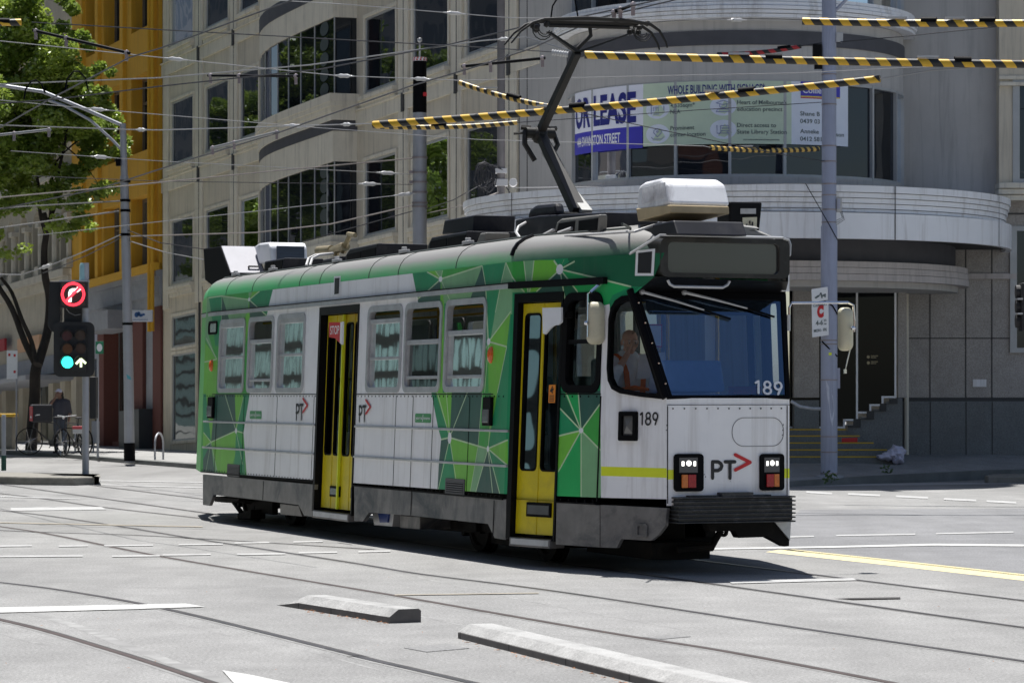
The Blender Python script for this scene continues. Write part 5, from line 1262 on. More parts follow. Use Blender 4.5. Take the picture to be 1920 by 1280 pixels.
mb.add([fl(s_l, -.6), fl(s_l, 22), fl(s_l, 22, -14), fl(s_l, -.6, -14)], [(0, 1, 2, 3)])
mb.add([fl(s_l, 22), fl(S_R, 22), fl(S_R, 22, -14), fl(s_l, 22, -14)], [(0, 1, 2, 3)])
mb.build('facade_wall', 'render_beige', bld)
mb = MB()
for z in (7.62, 11.0, 14.5):
    mb.mapbox(lambda s, zz, o: fl(s, zz, o), (s_l, S_R - 1.6), (z, z + .36), (-.01, .05), na=2); mb.mapbox(lambda s, zz, o: fl(s, zz, o), (s_l, S_R - 1.6), (z + .36, z + .40), (-.01, .09), na=2)
edges = [s_l] + [k for ab in SC for k in ab] + [S_R]
for i in range(0, len(edges) - 1, 2):
    a, b = edges[i], edges[i + 1]
    if i == 6: continue
    m_ = (a + b) / 2 if 0 < i < 12 else (b - .5 if i == 0 else a + .55)
    wd = min(.42, (b - a) * .28)
    for z0, z1 in ((4.2, 7.62), (8.02, 11.0), (11.4, 14.5), (14.9, 21)): mb.mapbox(lambda s, zz, o: fl(s, zz, o), (m_ - wd, m_ + wd), (z0, z1), (-.01, .055))
each(mb, 'pilaster', 'render_trim', bld, bevel=.012)
mb = MB()
for i in range(2, len(edges) - 1, 2):
    a, b = edges[i], edges[i + 1]
    if i == 6: continue
    m_ = (a + b) / 2 if i < 12 else a + .55
    mb.mapbox(lambda s, zz, o: fl(s, zz, o), (m_ + .02, m_ + .06), (.2, 21), (-.02, .058)); 
    for z in (7.60, 10.98): mb.mapbox(lambda s, zz, o: fl(s, zz, o), (m_ - .03, m_ + .10), (z - .02, z + .42), (-.02, .093))
mb.mapbox(lambda s, zz, o: fl(s, zz, o), (s_l + .02, s_l + .06), (.2, 21), (-.02, .01)); mb.build('joint', 'joint_dark', bld)
def facade_window(a, b, z0, z1, sill=True, gl='facade_glass', mull=0):
    mb = MB(); t = .055
    ring_strip(mb, [(a, z0), (b, z0), (b, z1), (a, z1)], [(a + t, z0 + t), (b - t, z0 + t), (b - t, z1 - t), (a + t, z1 - t)], lambda s, z, o: fl(s, z, o), -.005, -.08)
    for k in range(mull): s = a + (b - a) * (k + 1) / (mull + 1); mb.mapbox(lambda s_, zz, o: fl(s_, zz, o), (s - .025, s + .025), (z0 + t, z1 - t), (-.08, -.02))
    w = mb.build('window', 'window_metal', bld)
    mb = MB(); mb.poly([fl(a + .03, z0 + .03, -.03), fl(b - .03, z0 + .03, -.03), fl(b - .03, z1 - .03, -.03), fl(a + .03, z1 - .03, -.03)]); mb.build('pane', gl, w)
    mb = MB(); g = .085
    ring_strip(mb, [(a - g, z0 - g), (b + g, z0 - g), (b + g, z1 + g), (a - g, z1 + g)], [(a, z0), (b, z0), (b, z1), (a, z1)], lambda s, z, o: fl(s, z, o), .035, -.005); mb.build('surround', 'render_trim', w, bevel=.01)
    if sill:
        mb = MB()
        for k, (h, o) in enumerate(((.10, .16), (.10, .12), (.10, .08))): mb.mapbox(lambda s, zz, oo: fl(s, zz, oo), (a - .12 + .02 * k, b + .12 - .02 * k), (z0 - g - .10 * (k + 1), z0 - g - .10 * k), (-.01, o))
        mb.build('sill', 'render_trim', w, bevel=.008)
for i, (a, b) in enumerate(SC):
    for z0, z1 in rows: facade_window(a, b, z0, z1)
    if i < 2:
        for z0, z1 in ((.35, 2.85), (3.05, 3.95)): facade_window(a + .03, b + .25, z0, z1, False, 'shop_glass')
# projecting bay on the facade
BP = [(486, 0), (486.5, .16), (489, .30), (495, .43), (504, .52), (518, .58), (538, .61), (561, .62), (587, .62), (624, .62)]
def facO(px, o):
    r = ray(px, 0)[0]; A = FA0 - FN * o; return (r * A.y - A.x) / (FD.x - r * FD.y)
bay = [(facO(x, o), o) for x, o in BP]; bay.append((bay[-1][0], 0))
sb_end = bay[-2][0]
def bayring(mb, z0, z1, ex, m=0, lidded=True):
    """a course of the bay: its outline pushed out by ex"""
    b0 = len(mb.v); pts = [(s, o + ex if o > .05 else (o + ex * .4)) for s, o in bay]; pts[-2] = (pts[-2][0] + ex, pts[-2][1]); pts[-1] = (pts[-2][0] + .06, -.3); pts[0] = (pts[0][0] - ex * .8, -.02)
    for s, o in pts: mb.v += [fl(s, z0, o), fl(s, z1, o)]
    k = len(pts)
    for i in range(k - 1): mb.f.append([b0 + 2 * i, b0 + 2 * i + 2, b0 + 2 * i + 3, b0 + 2 * i + 1]); mb.m.append(m)
    if lidded:
        mb.f.append([b0 + 2 * i for i in range(k)]); mb.m.append(m); mb.f.append([b0 + 2 * i + 1 for i in range(k)]); mb.m.append(m)
sB = facO(587, .62); YB = FA0.y + FD.y * sB - FN.y * .62
zb = [H + (CY - y) * YB / F - KS * sB for y in (16, 48.4, 190, 205, 238, 258, 314, 450, 462, 492)]   # heights read at one mullion
mb = MB()
bayring(mb, 4.15, zb[8] , .10); bayring(mb, zb[8], zb[7], .03) ; bayring(mb, zb[6], zb[5], .0); bayring(mb, zb[4], zb[3], .05); bayring(mb, zb[3], zb[2] - .0, .12); bayring(mb, zb[1], zb[1] + .62, .0)
for k in range(4): bayring(mb, zb[3] - .11 * (k + 1), zb[3] - .11 * k, .10 - .03 * k)
bayring(mb, zb[1] + 1.0, zb[1] + 1.6, .0)
bayring(mb, zb[1] + 1.6, zb[1] + 1.9, .10); bayring(mb, zb[1] + 4.2, zb[1] + 9, .0)
byo = mb.build('bay', 'render_trim', bld)
mb = MB(); bayring(mb, zb[5], zb[4], .012); bayring(mb, zb[1] + .62, zb[1] + 1.0, .012); mb.build('bay_band', 'band_dark', byo)
mb = MB(); bayring(mb, zb[7], zb[6], -.05, 0, False); bayring(mb, zb[2], zb[1], -.05, 0, False); bayring(mb, zb[1] + 1.9, zb[1] + 4.2, -.05, 0, False); mb.build('bay_glazing', 'facade_glass', byo)
mb = MB()
for s, o in bay[1:-1]:
    for z0, z1 in ((zb[7], zb[6]), (zb[2], zb[1]), (zb[1] + 1.9, zb[1] + 4.2)): mb.mapbox(lambda a, b, c: fl(a, b, c), (s - .014, s + .014), (z0, z1), (o - .055, o - .03))
mb.mapbox(lambda a, b, c: fl(a, b, c), (bay[-2][0] - .5, bay[-2][0] - .46), (zb[7], zb[6]), (.55, .595)); each(mb, 'bay_mullion', 'window_metal', byo)
# circles hung behind the last pane of each bay storey
mat('disc_grey', (.05, .065, .065), .6)
mb = MB(); s_ = (bay[-3][0] + bay[-2][0]) / 2
for z0, z1 in ((zb[7], zb[6]), (zb[2], zb[1])):
    for k in range(5):
        zc = z0 + (z1 - z0) * (k + .5) / 5; mb.add([fl(s_ + .30 * math.cos(a), zc + .17 * math.sin(a), .585) for a in [i * math.pi / 9 for i in range(18)]], [range(18)])
each(mb, 'bay_disc', 'disc_grey', byo)

# ---- the rounded corner ----------------------------------------------------------------
YC = 60.2; XC = (1378 - CX) / F * YC; RT = 313 / F * YC
def cyl(th, z, r): return Vector((XC + r * math.sin(th), YC - r * math.cos(th), z))      # th 0 faces the camera, world axes
def course(mb, r, z0, z1, t0=-90, t1=90, n=36, thick=.3, m=0, r1=None):
    """curved course: outer wall, top and bottom"""
    b0 = len(mb.v); r1 = r if r1 is None else r1
    for i in range(n + 1):
        t = R(t0 + (t1 - t0) * i / n); mb.v += [cyl(t, z0, r), cyl(t, z1, r1), cyl(t, z1, r - thick), cyl(t, z0, r - thick)]
    for i in range(n):
        o = b0 + 4 * i
        for j in range(4): mb.f.append([o + j, o + (j + 1) % 4, o + 4 + (j + 1) % 4, o + 4 + j]); mb.m.append(m)
    for e in (b0, b0 + 4 * n): mb.f.append([e, e + 1, e + 2, e + 3]); mb.m.append(m)
def tz(y, r=RT): return H + (CY - y) * (YC - r) / F
def W(mb, name, m, **k): return mb.build(name, m, bld, world=True, **k)
mb = MB(); course(mb, RT, tz(150), tz(84)); course(mb, RT, tz(57), tz(36)); course(mb, RT + .02, tz(345), tz(331), thick=.5); course(mb, RT, tz(345) - .5, tz(345))
course(mb, RT, tz(-150), tz(-215)); course(mb, RT, tz(-260), 22)
W(mb, 'corner_wall', 'render_grey', smooth=True)
mb = MB(); course(mb, RT + .03, tz(84), tz(57)); W(mb, 'corner_band', 'band_dark', smooth=True)
mb = MB()
for k in range(5): course(mb, RT + .30 - .05 * abs(2 - k) * .6, tz(36 - 7.5 * k) + .012, tz(36 - 7.5 * (k + 1)), thick=.5)
W(mb, 'corner_ledge', 'canopy_white', smooth=True)
for z0, z1 in ((tz(331), tz(150)), (tz(0), tz(-150))):
    for k in range(-1, 9):
        t0, t1 = R(max(-90, -78 + 18 * k)), R(-60 + 18 * k)
        mb = MB(); mb.poly([cyl(t0, z0, RT - .05), cyl(t1, z0, RT - .05), cyl(t1, z1, RT - .05), cyl(t0, z1, RT - .05)]); W(mb, 'corner_pane', 'facade_glass')
    mb = MB()
    for k in range(10):
        t = R(-78 + 18 * k); e = Vector((math.cos(t), math.sin(t), 0)); o = Vector((math.sin(t), -math.cos(t), 0))
        p = cyl(t, z0, RT - .02); mb.prism([p - e * .028 - o * .08, p + e * .028 - o * .08, p + e * .028 + o * .036, p - e * .028 + o * .036], (0, 0, z1 - z0))
    course(mb, RT + .01, z1 - .05, z1, thick=.1); course(mb, RT + .01, z0, z0 + .05, thick=.1); W(mb, 'corner_mullion', 'window_metal')
# canopy
RC = 510 / F * YC; RM = 432 / F * YC
def cz(y): return H + (CY - y) * (YC - RC) / F
mb = MB(); ys = [345, 359, 369, 379, 389, 396]
for k in range(5): course(mb, RC - .03 * k, cz(ys[k + 1]) + .012, cz(ys[k]), -93, 93, 48, thick=1.5)
course(mb, RC + .02, cz(446), cz(397), -93, 93, 48, thick=.12)
cp = W(mb, 'canopy', 'canopy_white', smooth=True)
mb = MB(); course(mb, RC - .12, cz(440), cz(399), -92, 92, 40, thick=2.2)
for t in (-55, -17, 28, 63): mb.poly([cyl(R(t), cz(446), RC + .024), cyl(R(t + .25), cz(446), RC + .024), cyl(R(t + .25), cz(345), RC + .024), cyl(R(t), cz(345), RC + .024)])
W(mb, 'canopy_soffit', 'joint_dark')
def mz(y): return H + (CY - y) * (YC - RM) / F
mb = MB(); ys = [488, 500, 512, 525]
for k in range(3): course(mb, RM + .012 * k, mz(ys[k + 1]) + .008, mz(ys[k]), -88, 88, 44, thick=.9)
W(mb, 'entry_moulding', 'moulding_pink', smooth=True)
mb = MB(); course(mb, RM - .25, mz(488), cz(436), -88, 88, 32, thick=.2); W(mb, 'entry_frieze', 'band_dark', smooth=True)
mb = MB(); course(mb, RM - .2, mz(536), mz(524), -85, 85, 32, thick=2.2); W(mb, 'entry_soffit', 'render_grey', smooth=True)
# right-hand wall (granite below, render above)
YR = YC + .1; XR0 = (1680 - CX) / F * YC
def rw(px, py, Y=None):
    Y = Y or YR; r, q = ray(px, py); return Vector((r * Y, Y, H + q * Y))
zw = lambda y: H + (CY - y) * YR / F
mb = MB(); mb.mm((XR0 - .15, YR, zw(372)), (rw(1868, 0).x, YR + 8, 22)); W(mb, 'upper_wall', 'render_grey')
mb = MB(); mb.mm((rw(1868, 0).x, YR - .35, zw(345)), (22, YR + 8, 22)); W(mb, 'upper_wall', 'render_beige')
mb = MB()
for k, o in enumerate((.52, .47, .42)): mb.mm((rw(1868, 0).x - .03, YR - o, zw(345 + 11 * (k + 1))), (22, YR, zw(345 + 11 * k) - .01))
for k, o in enumerate((.10, .06)): mb.mm((rw(1868, 0).x - .01, YR - .35 - o, zw(165 - 12 * k)), (22, YR - .3, zw(158 - 12 * k)))
W(mb, 'string_course', 'render_trim', bevel=.01)
xw0, xw1 = rw(1906, 0).x, rw(1906, 0).x + 1.2
for y0, y1, d in ((338, 160, -.35), (652, 433, -.02)):
    mb = MB(); mb.mm((xw0 - .14, YR + d - .03, zw(y0) - .1), (xw0, YR + d + .1, zw(y1) + .1)); mb.mm((xw0, YR + d - .03, zw(y0) - .1), (xw1, YR + d + .1, zw(y0))); mb.mm((xw0, YR + d - .03, zw(y1)), (xw1, YR + d + .1, zw(y1) + .1)); w_ = W(mb, 'window', 'window_metal')
    mb = MB(); mb.mm((xw0, YR + d - .012, zw(y0)), (xw1, YR + d + .05, zw(y1))); mb.build('pane', 'facade_glass', w_, world=True) if False else W(mb, 'pane', 'facade_glass')
mb = MB(); mb.mm((XR0 - .1, YR + .02, -.2), (22, YR + 8, zw(372))); W(mb, 'granite_wall', 'granite')
mb = MB(); mb.mm((XR0 - .1, YR - .03, -.2), (22, YR + .02, zw(752))); W(mb, 'granite_plinth', 'granite_dark')
mb = MB(); mb.mm((XR0 - .1, YR - .012, zw(752)), (22, YR + .02, zw(745)))
for px in (1700, 1744, 1811, 1860):
    mb.mm((rw(px, 0).x - .012, YR + .012, .2), (rw(px, 0).x + .012, YR + .03, zw(392))); mb.mm((rw(px, 0).x - .012, YR - .034, .2), (rw(px, 0).x + .012, YR - .0, zw(753)))
mb.mm((XR0 - .1, YR + .012, zw(635)), (22, YR + .03, zw(633))); mb.mm((rw(1868, 0).x, YR - .01, zw(402)), (22, YR + .03, zw(399.5)))
W(mb, 'joint', 'joint_dark')
mb = MB(); mb.mm((rw(1812, 0).x, YR - .06, zw(523)), (rw(1905, 0).x, YR + .03, zw(513))); W(mb, 'string_course', 'moulding_pink')
mb = MB(); mb.tube([rw(1699.5, 852, YR - .10), rw(1699.5, 534, YR - .10)], .05, 8); W(mb, 'drainpipe', 'render_trim', smooth=True)
mb = MB(); mb.mm(rw(1824, 725, YR - .01), rw(1849, 711, YR + .03)); W(mb, 'wall_plate', 'canopy_white')
# entry: glazing with a stepped sill, granite cheek, steps
YE = YC - 1.0
def en(px, py, Y=YE): r, q = ray(px, py); return Vector((r * Y, Y, H + q * Y))
mb = MB(); mb.poly([en(x, y) for x, y in ((1480, 535), (1680, 535), (1680, 745), (1656, 745), (1656, 760), (1632, 760), (1632, 775), (1608, 775), (1608, 790), (1582, 790), (1582, 805), (1480, 805))]); W(mb, 'entry_glazing', 'entry_glass')
mb = MB()
def bar(a, b, w=3.5, Y=YE - .05, d=.08):
    (x0, y0), (x1, y1) = a, b; h = w / 2
    if abs(x0 - x1) < 1: q = [(x0 - h, min(y0, y1) - h), (x0 + h, min(y0, y1) - h), (x0 + h, max(y0, y1) + h), (x0 - h, max(y0, y1) + h)]
    else: q = [(min(x0, x1) - h, y0 - h), (max(x0, x1) + h, y0 - h), (max(x0, x1) + h, y0 + h), (min(x0, x1) - h, y0 + h)]
    mb.prism([en(x, y, Y) for x, y in q], (0, d, 0))
for i, (a, b) in enumerate((((1679, 535), (1679, 743)), ((1679, 744), (1655, 744)), ((1655, 746), (1655, 758)), ((1655, 759), (1632, 759)), ((1632, 761), (1632, 772)), ((1632, 773), (1607, 773)), ((1607, 535), (1607, 786)), ((1607, 787), (1583, 787)), ((1583, 789), (1583, 800)), ((1583, 801), (1480, 801)))): bar(a, b, Y=YE - .05 - .004 * (i % 2))
W(mb, 'entry_frame', 'canopy_white')
mb = MB(); mb.prism([en(x, y, YE - .02) for x, y in ((1683, 746), (1692, 746), (1692, 880), (1480, 880), (1480, 808), (1590, 808), (1590, 797), (1614, 797), (1614, 782), (1639, 782), (1639, 767), (1662, 767), (1662, 752), (1683, 752))], (0, 1.2, 0)); W(mb, 'entry_plinth', 'granite_dark')
mb = MB(); mb.prism([en(x, y, YE - .06) for x, y in ((1683, 747), (1668, 747), (1668, 756), (1650, 756), (1650, 770), (1625, 770), (1625, 785), (1600, 785), (1600, 797), (1590, 797), (1590, 801), (1614, 801), (1614, 786), (1639, 786), (1639, 771), (1662, 771), (1662, 757), (1683, 757))], (0, .05, 0)); W(mb, 'sill_shadow_gap', 'joint_dark')
mb = MB(); mb.prism([en(x, y, YE - .35) for x, y in ((1489, 530), (1536, 530), (1536, 745), (1489, 745))], (0, .5, 0)); W(mb, 'entry_pillar', 'granite')
mb = MB(); mb.prism([en(x, y, YE - .36) for x, y in ((1489, 750), (1536, 750), (1536, 875), (1489, 875))], (0, .5, 0)); W(mb, 'entry_pillar', 'granite_dark')
mb = MB(); mb.prism([en(x, y, YE - .1) for x, y in ((1678, 535), (1869, 535), (1869, 745), (1678, 745))][:0] or [en(x, y, YE - .0) for x, y in ((1684, 530), (1700, 530), (1700, 745), (1684, 745))], (0, .9, 0)); W(mb, 'entry_return', 'granite')
st_px = [(856, 1690, 1470), (843, 1663, 1470), (830, 1638, 1470), (817, 1612, 1470), (805, 1586, 1470)]
for k, (y, xr, xl) in enumerate(st_px):
    Yk = YE - 1.62 + .30 * k; p = en(xl, y, Yk); q = en(xr, y, Yk)
    mb = MB(); mb.mm((p.x, Yk, -.1), (q.x, YE + .1, p.z)); W(mb, 'entry_step', 'granite_dark')
    mb = MB(); mb.mm((p.x, Yk - .015, p.z - .012), (q.x, Yk + .05, p.z + .012)); W(mb, 'step_nosing', mat('nosing_yellow', (.62, .40, .03), .6) if k == 0 else 'nosing_yellow')
mb = MB(); q = [en(x, y, YE - .03) for x, y in ((1571, 820), (1600, 819), (1600, 828), (1571, 829))]; mb.prism([v + Vector((0, -.70, 0)) for v in q], (0, .01, 0)); W(mb, 'red_tag', 'red_ink')
# lettering on the door glass
mb = MB()
for y in (668, 679):
    for k, (x0, x1, dy) in enumerate(((1633, 1648, 0), (1633, 1644, 3.2))):
        for j in range(int((x1 - x0) / 1.7)): a = x0 + j * 1.7; mb.poly([en(a, y + dy, YE - .012), en(a + 1.1, y + dy, YE - .012), en(a + 1.1, y + dy - 2, YE - .012), en(a, y + dy - 2, YE - .012)])
    mb.add([en(1628 + 2.8 * math.cos(t * .5), y + 1 + 3 * math.sin(t * .5), YE - .012) for t in range(13)], [range(13)])
W(mb, 'door_lettering', mat('gilt', (.4, .34, .2), .5))
# red alarm bell under the canopy
mb = MB(); c = rw(1744, 459, YR - .45); mb.lathe([(0, -.12), (.06, -.12), (.09, -.06), (.095, 0), (0, 0)], c, 14, axis='Y'); W(mb, 'alarm_bell', 'red_ink', smooth=True)
# flat wall between the facade and the round corner
mb = MB(); a = fac(975, 300)[0]; mb.mapbox(lambda s, zz, o: fl(s, zz, o), (a, S_R + .25), (-.5, 21.5), (-.02, .03)); mb.build('corner_pier', 'render_grey', bld)
mb = MB()
for px, w in ((962, .05), (976, .03), (991, .03)): s = fac(px, 300)[0]; mb.mapbox(lambda a_, zz, o: fl(a_, zz, o), (s - w / 2, s + w / 2), (.2, 21), (-.03, .036))
mb.build('joint', 'joint_dark', bld)

# ================================================================== LEASE BANNER on the round corner
mat('banner_white', (.78, .79, .86), .5, var=.03); mat('banner_blue', (.05, .045, .42), .5, var=.05); mat('banner_green', (.56, .66, .50), .5, var=.04); mat('banner_lilac', (.72, .76, .84), .5, var=.03); mat('ink_navy', (.02, .025, .20), .5); mat('ink_grey', (.10, .13, .13), .5); mat('ink_lilac', (.30, .33, .50), .5); mat('ink_yellow', (.7, .5, .05), .5); mat('ink_red', (.5, .05, .1), .5)
RB = RT + .012
def th(px):
    lo, hi = R(-82), R(80)
    for _ in range(40):
        t = (lo + hi) / 2
        if CX + F * (XC + RB * math.sin(t)) / (YC - RB * math.cos(t)) < px: lo = t
        else: hi = t
    return lo
zT0, zB0 = tz(151.5), tz(270)
def bpt(px, f, e=0.0):
    """point of the banner: photo column, share of its height"""
    return cyl(th(px), zB0 + (zT0 - zB0) * f, RB + e)
ban = thing('lease_banner', 'long white and green for-lease banner wrapped round the rounded corner windows', 'banner', (XC, YC, zB0))
def bsheet(mb, x0, x1, f0, f1, e, m=0, n=16):
    b0 = len(mb.v); t0, t1 = th(x0), th(x1)
    for i in range(n + 1):
        t = t0 + (t1 - t0) * i / n
        for f_ in (f0, f1): mb.v.append(cyl(t, zB0 + (zT0 - zB0) * f_, RB + e))
    for i in range(n): o = b0 + 2 * i; mb.f.append([o, o + 2, o + 3, o + 1]); mb.m.append(m)
def bp(mb, name, m): return mb.build(name, m, ban, world=True, normals=False)
mb = MB(); bsheet(mb, 1078, 1206, .33, 1, 0); bp(mb, 'headline_panel', 'banner_white')
mb = MB(); bsheet(mb, 1078, 1205, -.02, .33, .002); bp(mb, 'address_panel', 'banner_blue')
mb = MB(); bsheet(mb, 1206, 1484, 0, 1, 0); bp(mb, 'text_panel', 'banner_green')
mb = MB(); bsheet(mb, 1484, 1590, 0, 1, 0); bp(mb, 'agent_panel', 'banner_lilac')
mb = MB(); bsheet(mb, 1501, 1575, .76, 1.0, .003); bp(mb, 'agent_logo', 'banner_blue')
def btext(s, x0, f0, x1, f1, m, name='lettering', bold=.012, e=.006):
    vs, fs = text_geo(s, 1, 1, bold); xa, xb = min(v[0] for v in vs), max(v[0] for v in vs); ya, yb = 0, .73
    t0, t1 = th(x0), th(x1); mb = MB()
    mb.add([cyl(t0 + (t1 - t0) * (x - xa) / (xb - xa), zB0 + (zT0 - zB0) * (f0 + (f1 - f0) * (y - ya) / (yb - ya)), RB + e) for x, y in vs], fs); bp(mb, name, m)
btext('OR LEASE', 1080, .42, 1193, .90, 'ink_navy', 'headline', .035)
btext('444 SWANSTON STREET', 1083, .10, 1163, .26, 'white_ink', 'address', .02)
btext('WHOLE BUILDING WITH SIGNAGE*', 1252, .81, 1434, .95, 'ink_navy', 'tagline', .015)
for s, x0, f0, x1 in (('4,535sqm*', 1257, .60, 1303), ('NLA', 1257, .50, 1276), ('Prominent', 1257, .24, 1302), ('corner location', 1257, .135, 1323), ("Heart of Melbourne's", 1382, .625, 1475), ('education precinct', 1382, .52, 1467), ('Direct access to', 1382, .265, 1455), ('State Library Station', 1382, .16, 1475)): btext(s, x0, f0, x1, f0 + .068, 'ink_grey')
for s, x0, f0, x1 in (('Shane B', 1500, .46, 1537), ('0439 03', 1500, .34, 1537), ('Anneke', 1500, .18, 1535), ('0412 581', 1500, .06, 1540), ('oson', 1561, .15, 1582)): btext(s, x0, f0, x1, f0 + .07, 'ink_grey')
btext('Collie', 1505, .82, 1540, .92, 'white_ink', 'lettering', .015)
mb = MB(); bsheet(mb, 1501, 1575, .755, .775, .004); bp(mb, 'stripe', 'ink_yellow'); mb = MB(); bsheet(mb, 1501, 1560, .735, .752, .004); bp(mb, 'stripe', 'ink_red')
mb = MB()
for j in range(34): x = 1394 + j * 2.0; bsheet(mb, x, x + 1.2, .055, .075, .005, n=1)
bp(mb, 'small_print', 'ink_grey')
for cx_, cf in ((1233, .585), (1233, .19), (1356, .60), (1356, .23)):
    mb = MB(); t = th(cx_); mb.add([cyl(t + .075 * math.cos(a * math.pi / 12), zB0 + (zT0 - zB0) * (cf + .155 * math.sin(a * math.pi / 12)), RB + .003) for a in range(24)], [range(24)]); bp(mb, 'round_icon', 'banner_lilac')
def icon(cx_, cf, lines):
    mb = MB(); t = th(cx_)
    for ln in lines: mb.tube([cyl(t + x * .05, zB0 + (zT0 - zB0) * (cf + y * .10), RB + .006) for x, y in ln], .008, 4)
    bp(mb, 'icon_drawing', 'ink_lilac')
icon(1233, .585, [[(-.8, -.8), (-.8, .8)], [(-.5, .9), (-.1, .9)], [(.2, .9), (.6, .9)], [(.8, .5), (.8, -.3)], [(-.5, -.8), (.2, -.8)], [(-.5, -.3), (-.5, .3), (-.2, .3), (-.2, -.3)], [(-.2, .3), (.1, .3), (.1, -.3)]])
icon(1233, .19, [[(0, -.5), (-.5, .2), (-.45, .6), (0, .85), (.45, .6), (.5, .2), (0, -.5)], [(-.15, .35), (0, .5), (.15, .35), (0, .2), (-.15, .35)], [(-.8, -.5), (-.5, -.85), (.5, -.85), (.8, -.5)]])
icon(1356, .60, [[(-.8, .5), (0, .9), (.8, .5), (0, .2), (-.8, .5)], [(-.4, .3), (-.4, -.1), (0, -.3), (.4, -.1), (.4, .3)], [(-.8, -.9), (-.6, -.5), (.6, -.5), (.8, -.9), (-.8, -.9)]])
icon(1356, .23, [[(-.7, .7), (-.7, -.6), (.7, -.6)], [(-.3, .6), (.6, .6), (.7, -.2), (-.3, -.2), (-.3, .6)], [(-.2, .2), (.6, .2)], [(-.2, -.3), (-.5, -.8)], [(.4, -.3), (.7, -.8)]])
# white cloth lying on the steps
mat('cloth_lilac', (.55, .54, .66), .8, var=.1)
r2 = random.Random(3); mb = MB()
for x, y, rx, rz in ((1681, 850, .17, .15), (1671, 853, .15, .10), (1660, 856, .15, .06), (1684, 860, .11, .10)):
    c = en(x, y, YE - 1.75); i0 = len(mb.v); mb.ball((0, 0, 0), (rx, .16, rz), 20)
    for k in range(i0, len(mb.v)):
        p = mb.v[k]; w = 1 + .16 * math.sin(40 * p.x + 25 * p.z) + .12 * math.sin(55 * p.z + 31 * p.y) + r2.uniform(-.03, .03); mb.v[k] = c + p * w
tag(mb.build('discarded_cloth', 'cloth_lilac', smooth=True), 'crumpled pale cloth lying on the bottom entrance steps', 'cloth')
# ================================================================== PAVEMENTS, LEFT STREET
def slab(name, edge, inner, z_e, z_i, m='paving'):
    """pavement from a kerb edge (photo pixels or points) to a back edge"""
    mb = MB(); n_ = len(edge); b0 = 0
    for p, q in zip(edge, inner): mb.v += [Vector((p[0], p[1], -.05)), Vector((p[0], p[1], z_e)), Vector((q[0], q[1], z_i)), ]
    for i in range(n_ - 1):
        for j in range(2): o = 3 * i + j; mb.f.append([o, o + 1, o + 4, o + 3]); mb.m.append(0)
    return structure(mb.build(name, m))
KL = [Vector(gpt(*p)[:2]) for p in ((-300, 833), (0, 851), (120, 858), (240, 868.5), (375, 879))]
d_ = (KL[-1] - KL[-2]).normalized(); KL += [KL[-1] + d_ * 8, Vector((-2.6, 55.0)), Vector((1.6, 52.6)), Vector(gpt(1482, 902, .1)[:2]), Vector(gpt(1660, 890, .16)[:2]), Vector(gpt(1845, 880, .2)[:2]), Vector((24, 66))]
zE = [.10] * 8 + [.10, .15, .18, .25]
inn = [p + FN * 7 for p in KL[:6]] + [Vector((1.5, 60)), Vector((3.5, 60)), Vector((5.5, 60.4)), Vector((8, 60.4)), Vector((10, 60.4)), Vector((24, 67))]
zI = [.04] * 6 + [.30, .42, .43, .43, .43, .43]
mb = MB()
for p, q, a, b in zip(KL, inn, zE, zI): mb.v += [Vector((p.x, p.y, -.05)), Vector((p.x, p.y, a)), Vector((p.x + (q.x - p.x) * .03, p.y + (q.y - p.y) * .03, a + .01)), Vector((q.x, q.y, b))]
for i in range(len(KL) - 1):
    for j in range(3): o = 4 * i + j; mb.f.append([o, o + 1, o + 5, o + 4]); mb.m.append(1 if j < 2 else 0)
mat('kerb_stone', (.12, .125, .12), .7, var=.2, scale=2, dirt=(.2, .2, .19), dscale=2, damount=.4)
structure(mb.build('pavement', ['paving', 'kerb_stone']))

# ---- yellow building, cream arcade, far blocks -------------------------------------------
mat('render_yellow', (.64, .345, .03), .85, var=.08, scale=.7, dirt=(.30, .18, .05), dscale=1.0, damount=.4, streak=True); mat('yellow_trim', (.68, .37, .03), .8, var=.06)
mat('brick_red', (.14, .05, .04), .85, var=.2, scale=30, stretch=(1, 1, 3)); mat('fascia_grey', (.30, .31, .34), .7, var=.08, dirt=(.18, .18, .19), dscale=1.5, damount=.4); mat('sign_white', (.70, .72, .78), .5); mat('stone_cream', (.46, .42, .34), .85, var=.1, scale=1, dirt=(.22, .20, .16), dscale=1.5, damount=.5, streak=True); mat('stone_cream_trim', (.52, .485, .41), .85, var=.08, dirt=(.25, .22, .18), dscale=2, damount=.4); mat('lilac_render', (.50, .49, .52), .85, var=.05); mat('shop_dark', (.03, .035, .04), .5)
mat('dark_glass', (.02, .022, .025), .12, var=.3)
def fbox(mb, a, b, z0, z1, o0, o1, m=0): mb.mapbox(lambda s, zz, o: fl(s, zz, o), (a, b), (z0, z1), (o0, o1), m)
def row_building(name, label, pxl, pxr):
    s0, s1 = fac(pxl, 400)[0], fac(pxr, 400)[0]; p = FA0 + FD * s0
    o = thing(name, label, 'building', (p.x, p.y, 0), FROT)
    return o, s0, s1
def lb(mb, name, m, o, **k):
    """building parts are modelled on the shared facade axes, then moved to the building's own origin"""
    s0 = (Vector(o.location[:2]) - FA0).dot(FD); mb.v = [v - Vector((s0, 0, 0)) for v in mb.v]; return mb.build(name, m, o, **k)
yb_, ys0, ys1 = row_building('yellow_building', 'mustard yellow building with deep set windows beside the grey office block', 140, 305)
cols_y = [(167, 187), (200, 230), (252, 292)]
rowz = [fac(270, y)[1] for y in (505, 368, 285, 140, 55, -90)]
mb = MB(); hl = []
